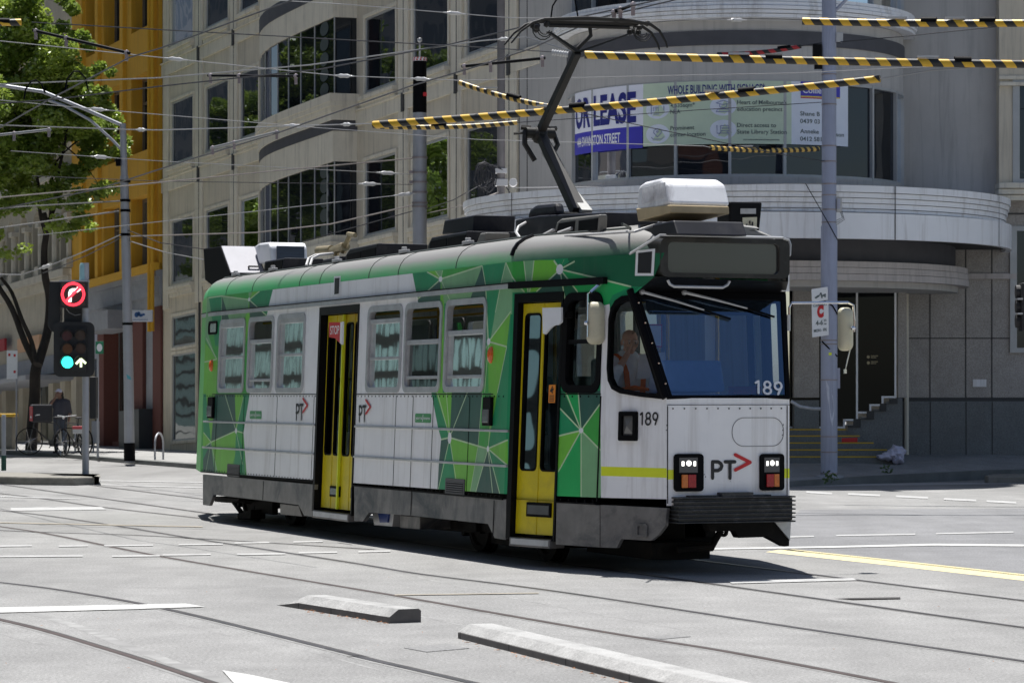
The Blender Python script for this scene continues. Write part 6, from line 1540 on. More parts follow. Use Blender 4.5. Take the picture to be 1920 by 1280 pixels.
for l, r_ in cols_y:
    for z0, z1 in ((rowz[0] + .1, rowz[1]), (rowz[2], rowz[3]), (rowz[4], rowz[5])): hl.append([(fac(l, 400)[0], z0), (fac(r_, 400)[0], z0), (fac(r_, 400)[0], z1), (fac(l, 400)[0], z1)])
cut_sheet(mb, [(ys0, rowz[0] - .15), (ys1, rowz[0] - .15), (ys1, 22), (ys0, 22)], hl, lambda s, z: fl(s, z, .1))
for h in hl:
    for i in range(4): p, q = h[i], h[(i + 1) % 4]; mb.add([fl(*p, .1), fl(*q, .1), fl(*q, -.40), fl(*p, -.40)], [(0, 1, 2, 3)])
mb.add([fl(ys1, rowz[0] - .15, .1), fl(ys1, 22, .1), fl(ys1, 22, -5), fl(ys1, rowz[0] - .15, -5)], [(0, 1, 2, 3)])
lb(mb, 'wall', 'render_yellow', yb_)
for h in hl:
    mb = MB(); a, b, z0, z1 = h[0][0], h[1][0], h[0][1], h[2][1]
    ring_strip(mb, [(a, z0), (b, z0), (b, z1), (a, z1)], [(a + .09, z0 + .1), (b - .09, z0 + .1), (b - .09, z1 - .1), (a + .09, z1 - .1)], lambda s, z, o: fl(s, z, o), -.25, -.37); fbox(mb, a, b, z0 + (z1 - z0) * .66, z0 + (z1 - z0) * .66 + .06, -.35, -.25); w_ = lb(mb, 'window', mat('win_brown', (.16, .13, .10), .6) if 'win_brown' not in MATS else 'win_brown', yb_)
    mb = MB(); mb.poly([fl(a, z0, -.31), fl(b, z0, -.31), fl(b, z1, -.31), fl(a, z1, -.31)]); s0 = ys0; mb.v = [v - Vector((s0, 0, 0)) for v in mb.v]; mb.build('pane', 'facade_glass', w_)
mb = MB(); fbox(mb, ys0, ys1, rowz[0] - .18, rowz[0] + .06, .0, .28)
for px in (163, 193, 240, 297): s = fac(px, 400)[0]; fbox(mb, s - .16, s + .16, rowz[0], 22, .0, .22)
mb.v = [v - Vector((ys0, 0, 0)) for v in mb.v]; each(mb, 'pilaster', 'yellow_trim', yb_)
mb = MB(); s = fac(301, 400)[0]
for px in (297, 303): s = fac(px, 400)[0]; mb.tube([fl(s, 3.6, .28), fl(s, 21, .28)], .06, 8)
mb.v = [v - Vector((ys0, 0, 0)) for v in mb.v]; each(mb, 'drainpipe', 'yellow_trim', yb_, smooth=True)
zf = [fac(230, y)[1] for y in (545, 570, 590, 610)]
mb = MB(); fbox(mb, ys0, ys1 + .02, zf[1], rowz[0] - .15, -.3, .12); fbox(mb, ys0, ys1, zf[2] - .1, zf[1], -.3, .05); fbox(mb, ys0, ys1, rowz[0] - .35, rowz[0] - .16, .0, .2); lb(mb, 'fascia', 'fascia_grey', yb_)
mb = MB(); fbox(mb, fac(196, 590)[0], fac(250, 590)[0], fac(220, 622)[1], fac(220, 588)[1], -.2, .8); lb(mb, 'awning', 'fascia_grey', yb_)
mb = MB()
for l, r_ in ((187, 199), (250, 272), (291, 306)): fbox(mb, fac(l, 700)[0], fac(r_, 700)[0], -.6, zf[2], -.4, .08)
fbox(mb, fac(205, 700)[0], fac(290, 700)[0], -.6, .5, -.4, -.1)
mb.v = [v - Vector((ys0, 0, 0)) for v in mb.v]; each(mb, 'brick_pier', 'brick_red', yb_)
mb = MB(); fbox(mb, ys0, ys1, -.6, zf[2], -.9, -.8); lb(mb, 'shop_front', 'shop_dark', yb_)
mb = MB(); fbox(mb, fac(198, 700)[0], fac(240, 700)[0], .5, zf[2] - .2, -.5, -.45); lb(mb, 'shop_glass', 'shop_glass', yb_)
mb = MB(); fbox(mb, fac(273, 700)[0], fac(290, 700)[0], -.6, zf[2], -.4, -.02); lb(mb, 'grey_pier', 'fascia_grey', yb_)
mb = MB(); fbox(mb, fac(253, 800)[0], fac(291, 800)[0], .1, 1.35, -.3, .5); lb(mb, 'meter_box', 'shop_dark', yb_)
p = FA0 + FD * fac(262, 590)[0]
sg = thing('shop_sign', 'small white projecting shop sign with blue and green emblem beside the brick pier', 'sign', (p.x, p.y, 3.6), 0)
a = dpt(247, 603, 84.5); b = dpt(286, 581, 84.5)
mb = MB(); mb.mm((a.x, a.y, a.z), (b.x, a.y + .15, b.z)); mb.build('sign_panel', 'sign_white', sg, world=True, bevel=.01)
mb = MB()
for cx_, cy_, rx, ry in ((256, 590, 4, 5), (260, 588, 3, 4), (264, 591, 4, 3), (269, 589.5, 3, 2.2)): mb.add([dpt(cx_ + rx * math.cos(t), cy_ + ry * math.sin(t), 84.49) for t in [k * .5236 for k in range(12)]], [range(12)])
for j in range(18): x = 249 + j * 1.6; mb.poly([dpt(x, 600, 84.49), dpt(x + 1, 600, 84.49), dpt(x + 1, 598.4, 84.49), dpt(x, 598.4, 84.49)])
mb.build('emblem', mat('ink_blue', (.03, .12, .35), .5), sg, world=True)
# cream building with an arcade of arched windows
cb_, cs0, cs1 = row_building('arcade_building', 'cream stone building with rows of arched windows behind the street tree', -260, 139)
mb = MB(); nb = int((cs1 - cs0) / 1.72); zz = {y: fac(70, y)[1] for y in (300, 335, 350, 400, 415, 500, 515, 560, 590, 610, 660)}
hl = []; pit = (cs1 - cs0) / nb
def arch(a, b, z0, z1, n=8):
    r_ = (b - a) / 2; c = (a + b) / 2
    return [(a, z0), (b, z0)] + [(c + r_ * math.cos(k * math.pi / n), z1 + r_ * .9 * math.sin(k * math.pi / n)) for k in range(n + 1)]
zA0, zA1 = fac(70, 505)[1], fac(70, 425)[1]
for k in range(nb):
    a = cs0 + pit * k + .34; b = cs0 + pit * (k + 1) - .34; hl.append(arch(a, b, zA0, zA1)); hl.append(arch(a, b, zA0 + 4.3, zA1 + 4.1))
cut_sheet(mb, [(cs0, 3.4), (cs1, 3.4), (cs1, 16), (cs0, 16)], hl, lambda s, z: fl(s, z, .05))
for h in hl:
    for i in range(len(h)): p, q = h[i], h[(i + 1) % len(h)]; mb.add([fl(*p, .05), fl(*q, .05), fl(*q, -.5), fl(*p, -.5)], [(0, 1, 2, 3)])
lb(mb, 'wall', 'stone_cream', cb_)
for h in hl: 
    mb = MB(); mb.add([fl(s, z, -.4) for s, z in h], [range(len(h))]); lb(mb, 'window', 'facade_glass', cb_, normals=False)
for k in range(nb + 1):
    s = cs0 + pit * k
    for dz in (0, 4.3):
        mb = MB(); mb.tube([fl(s, zA0 + dz, .14), fl(s, zA1 + dz - .12, .14)], .12, 8); fbox(mb, s - .22, s + .22, zA1 + dz - .14, zA1 + dz + .02, 0, .3); fbox(mb, s - .24, s + .24, zA0 + dz - .3, zA0 + dz, 0, .32); lb(mb, 'column', 'stone_cream_trim', cb_, smooth=True)
mb = MB()
for dz in (0, 4.3):
    fbox(mb, cs0, cs1, zA0 + dz - .55, zA0 + dz - .32, 0, .38); fbox(mb, cs0, cs1, zA0 + dz - .85, zA0 + dz - .56, 0, .2); fbox(mb, cs0, cs1, zA1 + dz + 1.25, zA1 + dz + 1.5, 0, .45); fbox(mb, cs0, cs1, zA1 + dz + 1.0, zA1 + dz + 1.24, 0, .25)
lb(mb, 'cornice', 'stone_cream_trim', cb_)
mb = MB(); fbox(mb, cs0, cs1, -.8, 3.4, -1.6, -1.4); lb(mb, 'shop_front', 'shop_glass', cb_)
mb = MB(); fbox(mb, cs0, cs1, 2.9, 3.5, -.5, .15); fbox(mb, cs0, cs1, 2.6, 2.75, -.5, 1.6); lb(mb, 'fascia', 'fascia_grey', cb_)
mb = MB()
for px in (139, 118, 96, 40, 8, -30): s = fac(px, 700)[0]; fbox(mb, s - .3, s + .3, -.8, 2.9, -.6, .02)
mb.v = [v - Vector((cs0, 0, 0)) for v in mb.v]; each(mb, 'shop_pier', 'stone_cream', cb_)
mat('shop_red', (.35, .02, .03), .5); mat('shop_lime', (.35, .55, .15), .5); mat('shop_pink', (.6, .15, .35), .5); mat('shop_peach', (.6, .35, .2), .5)
for (x0, x1, y0, y1, m_, lab) in ((0, 26, 640, 662, 'shop_red', 'dark red shop sign board at the left picture edge behind the tree'), (50, 92, 636, 662, 'shop_peach', 'peach coloured shop sign board behind the tree trunk')):
    mb = MB(); a, b = fac(x0, 650)[0], fac(x1, 650)[0]; fbox(mb, a, b, fac(x0, y1)[1], fac(x0, y0)[1], .25, .33); tag(mb.build('shop_board', m_), lab, 'sign'); o = bpy.context.scene.objects[mb and 'shop_board'] if False else C.objects[-1]; o.location = (FA0.x, FA0.y, 0); o.rotation_euler = (0, 0, FROT)
# coloured posters in the shop window of the grey block
s0 = fac(345, 700)[0]
for (y0, y1, m_, da, db) in ((660, 690, 'shop_pink', -.15, .55), (752, 758, 'rail_yellow', -.5, .6), (690, 750, 'seat_fabric', -.5, -.1)):
    mb = MB(); fbox(mb, s0 + da, s0 + db, fac(345, y1)[1], fac(345, y0)[1], -.146, -.142); mb.build('shop_poster', m_, bld)
# pale tower behind, then unseen street fronts added for the windows to mirror
def block(name, label, x0, x1, y0, y1, z, m, storeys, nx, inset=.25):
    o = thing(name, label, 'building', ((x0 + x1) / 2, y0, 0)); mb = MB(); mb.mm((x0, y0, 0), (x1, y1, z)); mb.build('wall', m, o, world=True)
    mb = MB()
    for i in range(storeys):
        for j in range(nx):
            xa = x0 + (x1 - x0) * (j + inset) / nx; xb = x0 + (x1 - x0) * (j + 1 - inset) / nx; za = z * (i + .3) / storeys; zb2 = z * (i + .8) / storeys
            g = MB(); g.poly([(xa, y0 - .02, za), (xb, y0 - .02, za), (xb, y0 - .02, zb2), (xa, y0 - .02, zb2)]); g.build('window', 'facade_glass', o, world=True)
    return o
block('pale_tower', 'plain pale lilac tower behind the street tree, top left', -40, -17.5, 128, 140, 40, 'lilac_render', 8, 5, .38)
# ================================================================== UNSEEN STREET FRONTS ADDED FOR THE GLASS TO MIRROR (outside the picture)
def grid_mat(name, c_in, c_gap, w, h, gap, metal=0.0, rough=.4):
    """rows of panels or windows on a wall: x along, z up, both in metres"""
    m = bpy.data.materials.new(name); n, l = nodes(m); b = n['Principled BSDF']; b.inputs['Roughness'].default_value = rough
    tc = n.new('ShaderNodeTexCoord'); sp = n.new('ShaderNodeSeparateXYZ'); l.new(tc.outputs['Object'], sp.inputs[0])
    cx_ = n.new('ShaderNodeCombineXYZ'); l.new(sp.outputs['X'], cx_.inputs['X']); l.new(sp.outputs['Z'], cx_.inputs['Y'])
    br = n.new('ShaderNodeTexBrick'); br.offset = 0; br.inputs['Scale'].default_value = 1; br.inputs['Brick Width'].default_value = w; br.inputs['Row Height'].default_value = h; br.inputs['Mortar Size'].default_value = gap; br.inputs['Mortar Smooth'].default_value = .1
    br.inputs['Color1'].default_value = (*c_in, 1); br.inputs['Color2'].default_value = (*[k * .8 for k in c_in], 1); br.inputs['Mortar'].default_value = (*c_gap, 1)
    l.new(cx_.outputs[0], br.inputs['Vector']); l.new(br.outputs['Color'], b.inputs['Base Color'])
    if metal:
        mi = n.new('ShaderNodeMath'); mi.operation = 'MULTIPLY_ADD'; mi.inputs[1].default_value = -metal; mi.inputs[2].default_value = metal; l.new(br.outputs['Fac'], mi.inputs[0]); l.new(mi.outputs[0], b.inputs['Metallic'])
    MATS[name] = m
m = bpy.data.materials.new('mirrored_teal_panels'); n, l = nodes(m); bs = n['Principled BSDF']; bs.inputs['Roughness'].default_value = .5      # rounded teal panels on dark, shaped for lobes in the tram window reflections
tc = n.new('ShaderNodeTexCoord'); nz = n.new('ShaderNodeTexNoise'); nz.inputs['Scale'].default_value = 1.4; nz.inputs['Detail'].default_value = .5; l.new(tc.outputs['Object'], nz.inputs['Vector'])
va = n.new('ShaderNodeVectorMath'); va.operation = 'MULTIPLY_ADD'; va.inputs[1].default_value = (.30, 0, .34); l.new(nz.outputs['Color'], va.inputs[0]); l.new(tc.outputs['Object'], va.inputs[2])
sp = n.new('ShaderNodeSeparateXYZ'); l.new(va.outputs[0], sp.inputs[0])
def mth(op, a, b=None):
    q = n.new('ShaderNodeMath'); q.operation = op
    for i, x in enumerate((a, b)):
        if x is None: continue
        if isinstance(x, (int, float)): q.inputs[i].default_value = x
        else: l.new(x, q.inputs[i])
    return q.outputs[0]
def cell(o, w, p): return mth('POWER', mth('ABSOLUTE', mth('MULTIPLY', mth('SUBTRACT', mth('FRACT', mth('DIVIDE', o, w)), .5), 2.0)), p)
dd = mth('ADD', cell(sp.outputs['X'], .40, 3.0), cell(sp.outputs['Z'], .74, 3.6))
mr = n.new('ShaderNodeMapRange'); mr.inputs['From Min'].default_value = .34; mr.inputs['From Max'].default_value = .40; l.new(dd, mr.inputs['Value'])
mx = n.new('ShaderNodeMix'); mx.data_type = 'RGBA'; mx.inputs['A'].default_value = (.34, .50, .48, 1); mx.inputs['B'].default_value = (.004, .006, .006, 1); l.new(mr.outputs[0], mx.inputs['Factor']); l.new(mx.outputs['Result'], bs.inputs['Base Color']); MATS['mirrored_teal_panels'] = m
grid_mat('added_dark_grid', (.02, .025, .04), (.10, .09, .09), 2.6, 3.4, .5)
grid_mat('added_brick_grid', (.03, .035, .045), (.25, .12, .08), 3.0, 3.6, .75)
grid_mat('added_stone_grid', (.035, .04, .05), (.34, .31, .26), 3.2, 3.7, .8)
def front(name, label, a, b, z, m, depth=10, low=None):
    a, b = Vector(a), Vector(b); d = (b - a); L = d.length; d.normalize()
    o = thing(name, label, 'building', (a.x, a.y, 0), math.atan2(d.y, d.x))
    mb = MB(); mb.mm((0, 0, 0), (L, depth, z)); mb.build('wall', m, o); 
    mb = MB(); mb.mm((-.1, -.25, z), (L + .1, depth, z + .5)); mb.mm((0, -.12, 4.2), (L, 0, 4.6)); mb.build('cornice', 'stone_cream_trim', o)
    return o
front('added_clad_front', 'added teal panelled front for the tram windows to mirror, unseen left of the picture', (-66, 160), (-8.8, 28.6), 7.5, 'mirrored_teal_panels', -8)  # unseen front added so the tram windows have teal lobes to mirror
front('added_office_front', 'added dark glazed block for the windows to mirror, unseen left of the picture', (-77, 165), (-26, 46), 32, 'added_dark_grid', -12)  # unseen tall block added to darken what the facade windows mirror
front('added_brick_front', 'added red brick front that darkens reflections, unseen behind the camera', (10, -22), (-40, -22), 24, 'added_brick_grid', 10)  # unseen front added to darken reflections and cut sky fill
front('added_stone_front', 'added cream stone front for the glass to mirror, unseen behind the camera, left', (-42, 30), (-42, -20), 20, 'added_stone_grid', -10)  # unseen front added to fill the mirrored view on the left

# ================================================================== TREES
def leaf_mat(name, c, c2):
    m = bpy.data.materials.new(name); n, l = nodes(m); n.remove(n['Principled BSDF']); o = n['Material Output']
    tc = n.new('ShaderNodeTexCoord'); z = n.new('ShaderNodeTexNoise'); z.inputs['Scale'].default_value = 1.1; z.inputs['Detail'].default_value = 4; l.new(tc.outputs['Object'], z.inputs['Vector'])
    r_ = n.new('ShaderNodeMapRange'); r_.inputs['From Min'].default_value = .35; r_.inputs['From Max'].default_value = .65; l.new(z.outputs['Fac'], r_.inputs['Value'])
    mx = n.new('ShaderNodeMix'); mx.data_type = 'RGBA'; mx.inputs['A'].default_value = (*c, 1); mx.inputs['B'].default_value = (*c2, 1); l.new(r_.outputs[0], mx.inputs['Factor'])
    d = n.new('ShaderNodeBsdfDiffuse'); t = n.new('ShaderNodeBsdfTranslucent'); g = n.new('ShaderNodeBsdfGlossy'); g.inputs['Roughness'].default_value = .4
    l.new(mx.outputs['Result'], d.inputs['Color']); l.new(mx.outputs['Result'], t.inputs['Color'])
    a = n.new('ShaderNodeMixShader'); a.inputs[0].default_value = .45; l.new(d.outputs[0], a.inputs[1]); l.new(t.outputs[0], a.inputs[2])
    b = n.new('ShaderNodeMixShader'); b.inputs[0].default_value = .06; l.new(a.outputs[0], b.inputs[1]); l.new(g.outputs[0], b.inputs[2]); l.new(b.outputs[0], o.inputs['Surface']); MATS[name] = m
leaf_mat('plane_leaf', (.14, .22, .028), (.36, .46, .075))
mat('bark', (.026, .021, .018), .9, var=.35, scale=6, stretch=(1, 1, .3), bump=.4, bscale=14)
def leaf_cloud(mb, c, r, n_, s, rg):
    for _ in range(n_):
        d = Vector((rg.gauss(0, 1), rg.gauss(0, 1), rg.gauss(0, 1))).normalized() * (rg.random() ** .45)
        p = c + Vector((d.x * r, d.y * r * 1.1, d.z * r * .8)); k = s * rg.uniform(.6, 1.25)
        x = Vector((rg.gauss(0, 1), rg.gauss(0, 1), rg.gauss(0, .6))).normalized(); y = x.cross(Vector((rg.gauss(0, 1), rg.gauss(0, 1), rg.gauss(0, 1)))).normalized()
        mb.add([p - x * k, p - x * .25 * k + y * .55 * k, p + x * .6 * k + y * .35 * k, p + x * k, p + x * .5 * k - y * .4 * k, p - x * .35 * k - y * .5 * k], [range(6)])
YT = 82.0
def tp(px, py, dy=0): r, q = ray(px, py); return Vector((r * YT, YT + dy, H + q * YT))
base = tp(60, 843)
tr = thing('street_tree', 'leafy plane tree with a forked dark trunk on the left pavement', 'tree', base)
rg = random.Random(11)
mb = MB()
limbs = [([(58, 846), (60, 800), (62, 740), (66, 700), (72, 672)], 11.5, 10), ([(70, 690), (48, 640), (22, 578), (-8, 530), (-40, 470)], 7, 4), ([(70, 680), (60, 640), (44, 600), (20, 548), (0, 520)], 5, 3), ([(74, 684), (86, 620), (90, 560), (84, 520), (82, 470), (90, 430), (85, 400)], 9, 5),
         ([(86, 440), (78, 400), (74, 350), (66, 300), (60, 230), (50, 150)], 4, 1.5), ([(88, 425), (102, 380), (108, 330), (120, 270), (130, 190), (120, 110)], 4, 1.5), ([(92, 430), (96, 400), (94, 350), (104, 300), (160, 250), (190, 240)], 3, 1), ([(-20, 500), (-30, 420), (-20, 330), (0, 240)], 4, 1.5), ([(60, 260), (20, 200), (-10, 150)], 2, .8), ([(118, 270), (150, 300), (180, 340)], 1.6, .6)]
for pts, r0, r1 in limbs:
    path = smooth_path([tp(x, y, rg.uniform(-.3, .3)) for x, y in pts], 4); k = len(path); mb.tube(path, [(r0 + (r1 - r0) * i / (k - 1)) * YT / F for i in range(k)], 9)
mb.build('trunk', 'bark', tr, world=True, smooth=True)
mb = MB()
for x, y, r, n_ in ((25, 40, 60, 520), (100, 95, 55, 520), (150, 140, 42, 340), (55, 165, 70, 620), (0, 140, 60, 450), (115, 215, 52, 420), (175, 255, 38, 230), (35, 262, 60, 460), (135, 320, 38, 200), (95, 380, 34, 120), (170, 372, 32, 110), (205, 190, 30, 150), (140, 60, 26, 130), (-50, 60, 80, 500), (-60, 220, 80, 450), (60, 10, 50, 330), (195, 295, 34, 170), (150, 420, 24, 60), (70, 320, 40, 180), (10, 320, 40, 160), (185, 130, 20, 70), (120, 10, 26, 110), (-10, 390, 30, 70), (60, 90, 60, 420), (15, 10, 60, 380), (-20, 300, 60, 300), (90, 160, 60, 420), (150, 200, 45, 260), (40, 200, 60, 380), (190, 350, 30, 60), (120, 440, 30, 50), (60, 390, 34, 60), (100, 330, 34, 90), (200, 250, 30, 110), (20, 470, 26, 30), (10, 330, 50, 260), (-20, 420, 40, 120), (50, 60, 70, 420), (10, 220, 70, 420), (70, 280, 50, 260), (110, 120, 60, 320)):
    for _ in range(4):
        c = tp(x + rg.gauss(0, r * .45), y + rg.gauss(0, r * .4), rg.gauss(0, 1.1)); leaf_cloud(mb, c, r * .62 * YT / F, int(n_ * 1.5), .075, rg)
mb.build('crown', 'plane_leaf', tr, world=True, normals=False)
for (x, y, a, lab) in ((-22.5, 88, 1.1, 'nearer'), (-29, 103, 2.3, 'middle'), (-20, 74, 3.9, 'nearest'), (-37, 120, 5, 'farthest')):
    t = copy_tree(tr); t.location = (x, y, .05); t.rotation_euler = (0, 0, a); t['label'] = 'plane tree across the street left of the picture, %s of the row' % lab; t['group'] = 'trees across the street'
tr['group'] = 'street trees'
# small weeds at the kerb
leaf_mat('weed', (.04, .09, .02), (.08, .14, .03))
mb = MB()
for px, py, k in ((1555, 893, 60), (1662, 884, 30), (1583, 872, 14)): leaf_cloud(mb, gpt(px, py, .2) + Vector((0, -.1, 0)), .16, k, .035, rg)
tag(mb.build('weeds', 'weed', normals=False), 'small green weeds at the foot of the grey pole and kerb', 'weeds', kind='stuff')

# ================================================================== POLES
mat('galvanised', (.36, .37, .40), .5, metal=.3, var=.08, scale=3, dirt=(.25, .24, .24), dscale=1.2, damount=.4, streak=True)
mat('pole_lilac', (.36, .38, .47), .55, metal=.1, var=.07, scale=2, dirt=(.20, .20, .23), dscale=1.2, damount=.5, streak=True)
mat('pole_brown', (.18, .165, .16), .7, var=.15, scale=4)
mat('steel_band', (.30, .26, .26), .4, metal=.5, var=.2); mat('porcelain', (.46, .46, .46), .3, var=.05); mat('wire_dark', (.045, .045, .05), .5, metal=.4, var=.1); mat('wire_light', (.30, .30, .30), .4, metal=.5, var=.1); mat('wire_copper', (.30, .27, .25), .45, metal=.4, var=.15)
mat('poster_remains', (.55, .57, .64), .7, var=.15, scale=6); mat('graffiti_teal', (.08, .32, .38), .5)
def cylr(mb, x, y, z0, z1, r0, r1=None, n=20, m=0): mb.lathe([(0, z0), (r0, z0), (r0 if r1 is None else r1, z1), (0, z1)], (x, y, 0), n, m)
# right-hand pole
YP = 53.9; XP = (1554.5 - CX) / F * YP; zP = lambda y: H + (CY - y) * YP / F
p_ = thing('tram_pole', 'tall lilac grey tram pole carrying the clearway sign right of the tram', 'pole', (XP, YP, .1))
mb = MB(); mb.lathe([(0, 0), (.155, 0), (.152, zP(425) - .1), (.135, zP(422) - .1), (.13, 13), (0, 13)], (0, 0, 0), 28); mb.build('shaft', 'pole_lilac', p_, smooth=True)
mb = MB(); mb.lathe([(0, -.03), (.27, -.03), (.27, .03), (.16, .05), (0, .05)], (0, 0, .03), 8); mb.build('base_plate', 'galvanised', p_)
mb = MB()
for y in (887, 847, 818, 712, 645, 638, 417, 393, 366, 345, 303, 274, 196, 140): mb.lathe([(.15, -.012), (.16 if y > 425 else .15, -.012), (.16 if y > 425 else .15, .012), (.15, .012)][:0] or [(.13, -.012), (.1585 if y > 425 else .140, -.012), (.1585 if y > 425 else .140, .012), (.13, .012)], (0, 0, zP(y) - .1), 24)
each(mb, 'steel_band', 'steel_band', p_, smooth=True)
mb = MB(); ring_ = lambda a, y, e=.158: Vector((e * math.sin(a), -e * math.cos(a), zP(y) - .1))
for pts in ([(-.5, 712), (-.2, 722), (.35, 742), (.55, 770), (.3, 800), (.05, 786), (-.1, 760), (-.3, 745)],): mb.add([ring_(a, y) for a, y in pts], [range(len(pts))])
mb.build('torn_poster', 'poster_remains', p_)
mb = MB(); mb.add([ring_(a, y) for a, y in ((-.15, 661), (.2, 661), (.2, 666), (-.15, 666))], [range(4)]); mb.build('sticker', 'hi_vis', p_)
mb = MB(); mb.mm((.13, -.06, zP(398) - .1), (.23, .06, zP(372) - .1)); mb.mm((.12, -.08, zP(80) - .1), (.25, .04, zP(62) - .1)); each(mb, 'junction_box', 'porcelain', p_, bevel=.01)
mb = MB(); mb.mm((-.30, -.06, zP(110) - .1), (-.14, .06, zP(84) - .1)); mb.mm((-.27, -.05, zP(130) - .1), (-.13, .05, zP(118) - .1)); each(mb, 'insulator_box', 'black_paint', p_)
mb = MB(); mb.mm((.15, -.02, zP(728) - .1), (.20, .02, zP(690) - .1)); mb.mm((.14, -.10, zP(392) - .1), (.19, -.05, zP(373) - .1)); each(mb, 'side_plate', 'pole_lilac', p_)
mb = MB()
mb.tube([Vector((-.45, -.16, zP(345) - .1)), Vector((-.2, -.18, zP(390) - .1)), Vector((0, -.165, zP(425) - .1)), Vector((.14, -.12, zP(450) - .1))], .008, 5); mb.tube([Vector((-.15, -.1, zP(560) - .1)), Vector((.05, -.17, zP(574) - .1)), Vector((.15, -.08, zP(590) - .1))], .014, 6); mb.tube([Vector((-.14, -.09, zP(640) - .1)), Vector((-.05, -.16, zP(650) - .1)), Vector((.14, -.09, zP(668) - .1))], .014, 6)
for k in range(3): mb.tube([Vector((.19 + .02 * k, -.02, zP(395) - .1)), Vector((.24 + .02 * k, -.02, zP(408 + 2 * k) - .1)), Vector((.13, -.06, zP(414 + 4 * k) - .1))], .005, 5)
each(mb, 'cable', 'black_rubber', p_, smooth=True)
mb = MB(); mb.tube([Vector((.02, 0, zP(30) - .1)), Vector((.9, 0, zP(-60) - .1))], .03, 8); mb.build('brace', 'pole_lilac', p_)
mb = MB(); a = dpt(1483, 752, YP); mb.tube([a, dpt(1500, 762, YP), dpt(1525, 766, YP), dpt(1540, 766, YP)], .03, 8); hr = mb.build('handrail', 'aluminium', smooth=True); tag(hr, 'curved steel handrail by the entrance steps behind the grey pole', 'handrail')
# clearway sign
sg = thing('clearway_sign', 'white clearway parking sign with red C strapped to the lilac pole', 'sign', tuple(dpt(1538, 632, YP - .2)))
def sq(pts, Y): return [dpt(x, y, Y) for x, y in pts]
mb = MB(); mb.prism(sq(((1522, 568), (1553.5, 564), (1554, 628), (1523, 632.5)), YP - .2), (0, .02, 0)); mb.prism(sq(((1521.5, 542), (1552, 537.5), (1552.5, 562), (1522.5, 567)), YP - .2), (0, .02, 0)); mb.build('plate', 'white_ink', sg, world=True, bevel=.003)
def sgt(s, x0, y0, x1, h, m, bold=.02, nm='lettering'):
    vs, fs = text_geo(s, 1, 1, bold); xa, xb = min(v[0] for v in vs), max(v[0] for v in vs); sl_ = -4 / 31.5
    g = MB(); g.add([dpt(x0 + (x1 - x0) * (x - xa) / (xb - xa), y0 + sl_ * (x1 - x0) * (x - xa) / (xb - xa) - h * y / .72, YP - .206) for x, y in vs], fs); g.build(nm, m, sg, world=True, normals=False)
sgt('CLEARWAY', 1524.5, 575.5, 1551, 6, 'ink_grey'); sgt('C', 1532, 594, 1544.5, 20, 'red_ink', .09); sgt('4-6', 1529.5, 610, 1543, 9, 'ink_grey', .03); sgt('30', 1544.5, 603, 1549.5, 4.5, 'ink_grey'); sgt('PM', 1544.5, 609, 1549.5, 3.2, 'ink_grey'); sgt('MON - FRI', 1526, 623, 1550, 5.5, 'ink_grey', .03)
mb = MB()
for pts in ([(1527, 558), (1534, 553), (1537, 555), (1530, 560)], [(1537, 549), (1540, 548), (1542, 553), (1548, 550), (1549, 554), (1540, 557)], [(1533, 556), (1538, 550), (1539, 551), (1534, 557)]): mb.prism(sq(pts, YP - .206), (0, .003, 0))
for x, y in ((1541, 557.5), (1547, 556)): mb.add([dpt(x + 1.6 * math.cos(t), y + 1.6 * math.sin(t), YP - .207) for t in [k * .7854 for k in range(8)]], [range(8)])
mb.build('tow_symbol', 'ink_grey', sg, world=True, normals=False)
# mid pole
YM = 64.0; XM = (787 - CX) / F * YM; zM = lambda y: H + (CY - y) * YM / F
p_ = thing('tram_pole', 'grey tram pole with black sleeved top behind the tram roof', 'pole', (XM, YM, .05))
mb = MB(); mb.lathe([(0, 0), (.165, 0), (.148, zM(215)), (0, zM(215))], (0, 0, 0), 24); mb.build('shaft', 'galvanised', p_, smooth=True)
mb = MB(); mb.lathe([(0, zM(216)), (.152, zM(216)), (.148, zM(118)), (0, zM(118))], (0, 0, 0), 24); mb.build('sleeve', 'black_rubber', p_, smooth=True)
mb = MB(); mb.lathe([(0, zM(118)), (.02, zM(118)), (.02, zM(84)), (.055, zM(82)), (.05, zM(77)), (0, zM(75))], (0, 0, 0), 12); mb.build('finial', 'porcelain', p_, smooth=True)
stripes('red_white', (.55, .03, .03), (.75, .75, .75), .075, .02)
mb = MB()
for k in range(12): a = k * 2 * math.pi / 12; b = a + math.pi / 12 * 1.1; mb.add([Vector((.156 * math.sin(a + o), -.156 * math.cos(a + o), zM(y))) for a_, o, y in ((a, 0, 119), (a, .26, 119), (a, .42, 113), (a, .16, 113))], [range(4)])
mb.build('tape', 'red_ink', p_); mb = MB(); mb.lathe([(.10, zM(119.5)), (.154, zM(119.5)), (.154, zM(112.8)), (.10, zM(112.8))], (0, 0, 0), 24); mb.build('tape', 'white_ink', p_)
mb = MB(); mb.mm((.08, -.16, zM(186)), (.16, -.10, zM(179))); mb.build('sticker', 'red_ink', p_)
mb = MB()
for y in (300, 328, 346, 365, 385, 392): mb.lathe([(.13, zM(y) - .02), (.172, zM(y) - .02), (.172, zM(y) + .02), (.13, zM(y) + .02)], (0, 0, 0), 24)
for y, s in ((327, 1), (346, 1)): mb.box((-.19, -.05, zM(y)), (.08, .06, .06))
each(mb, 'steel_band', 'steel_band', p_, smooth=True)
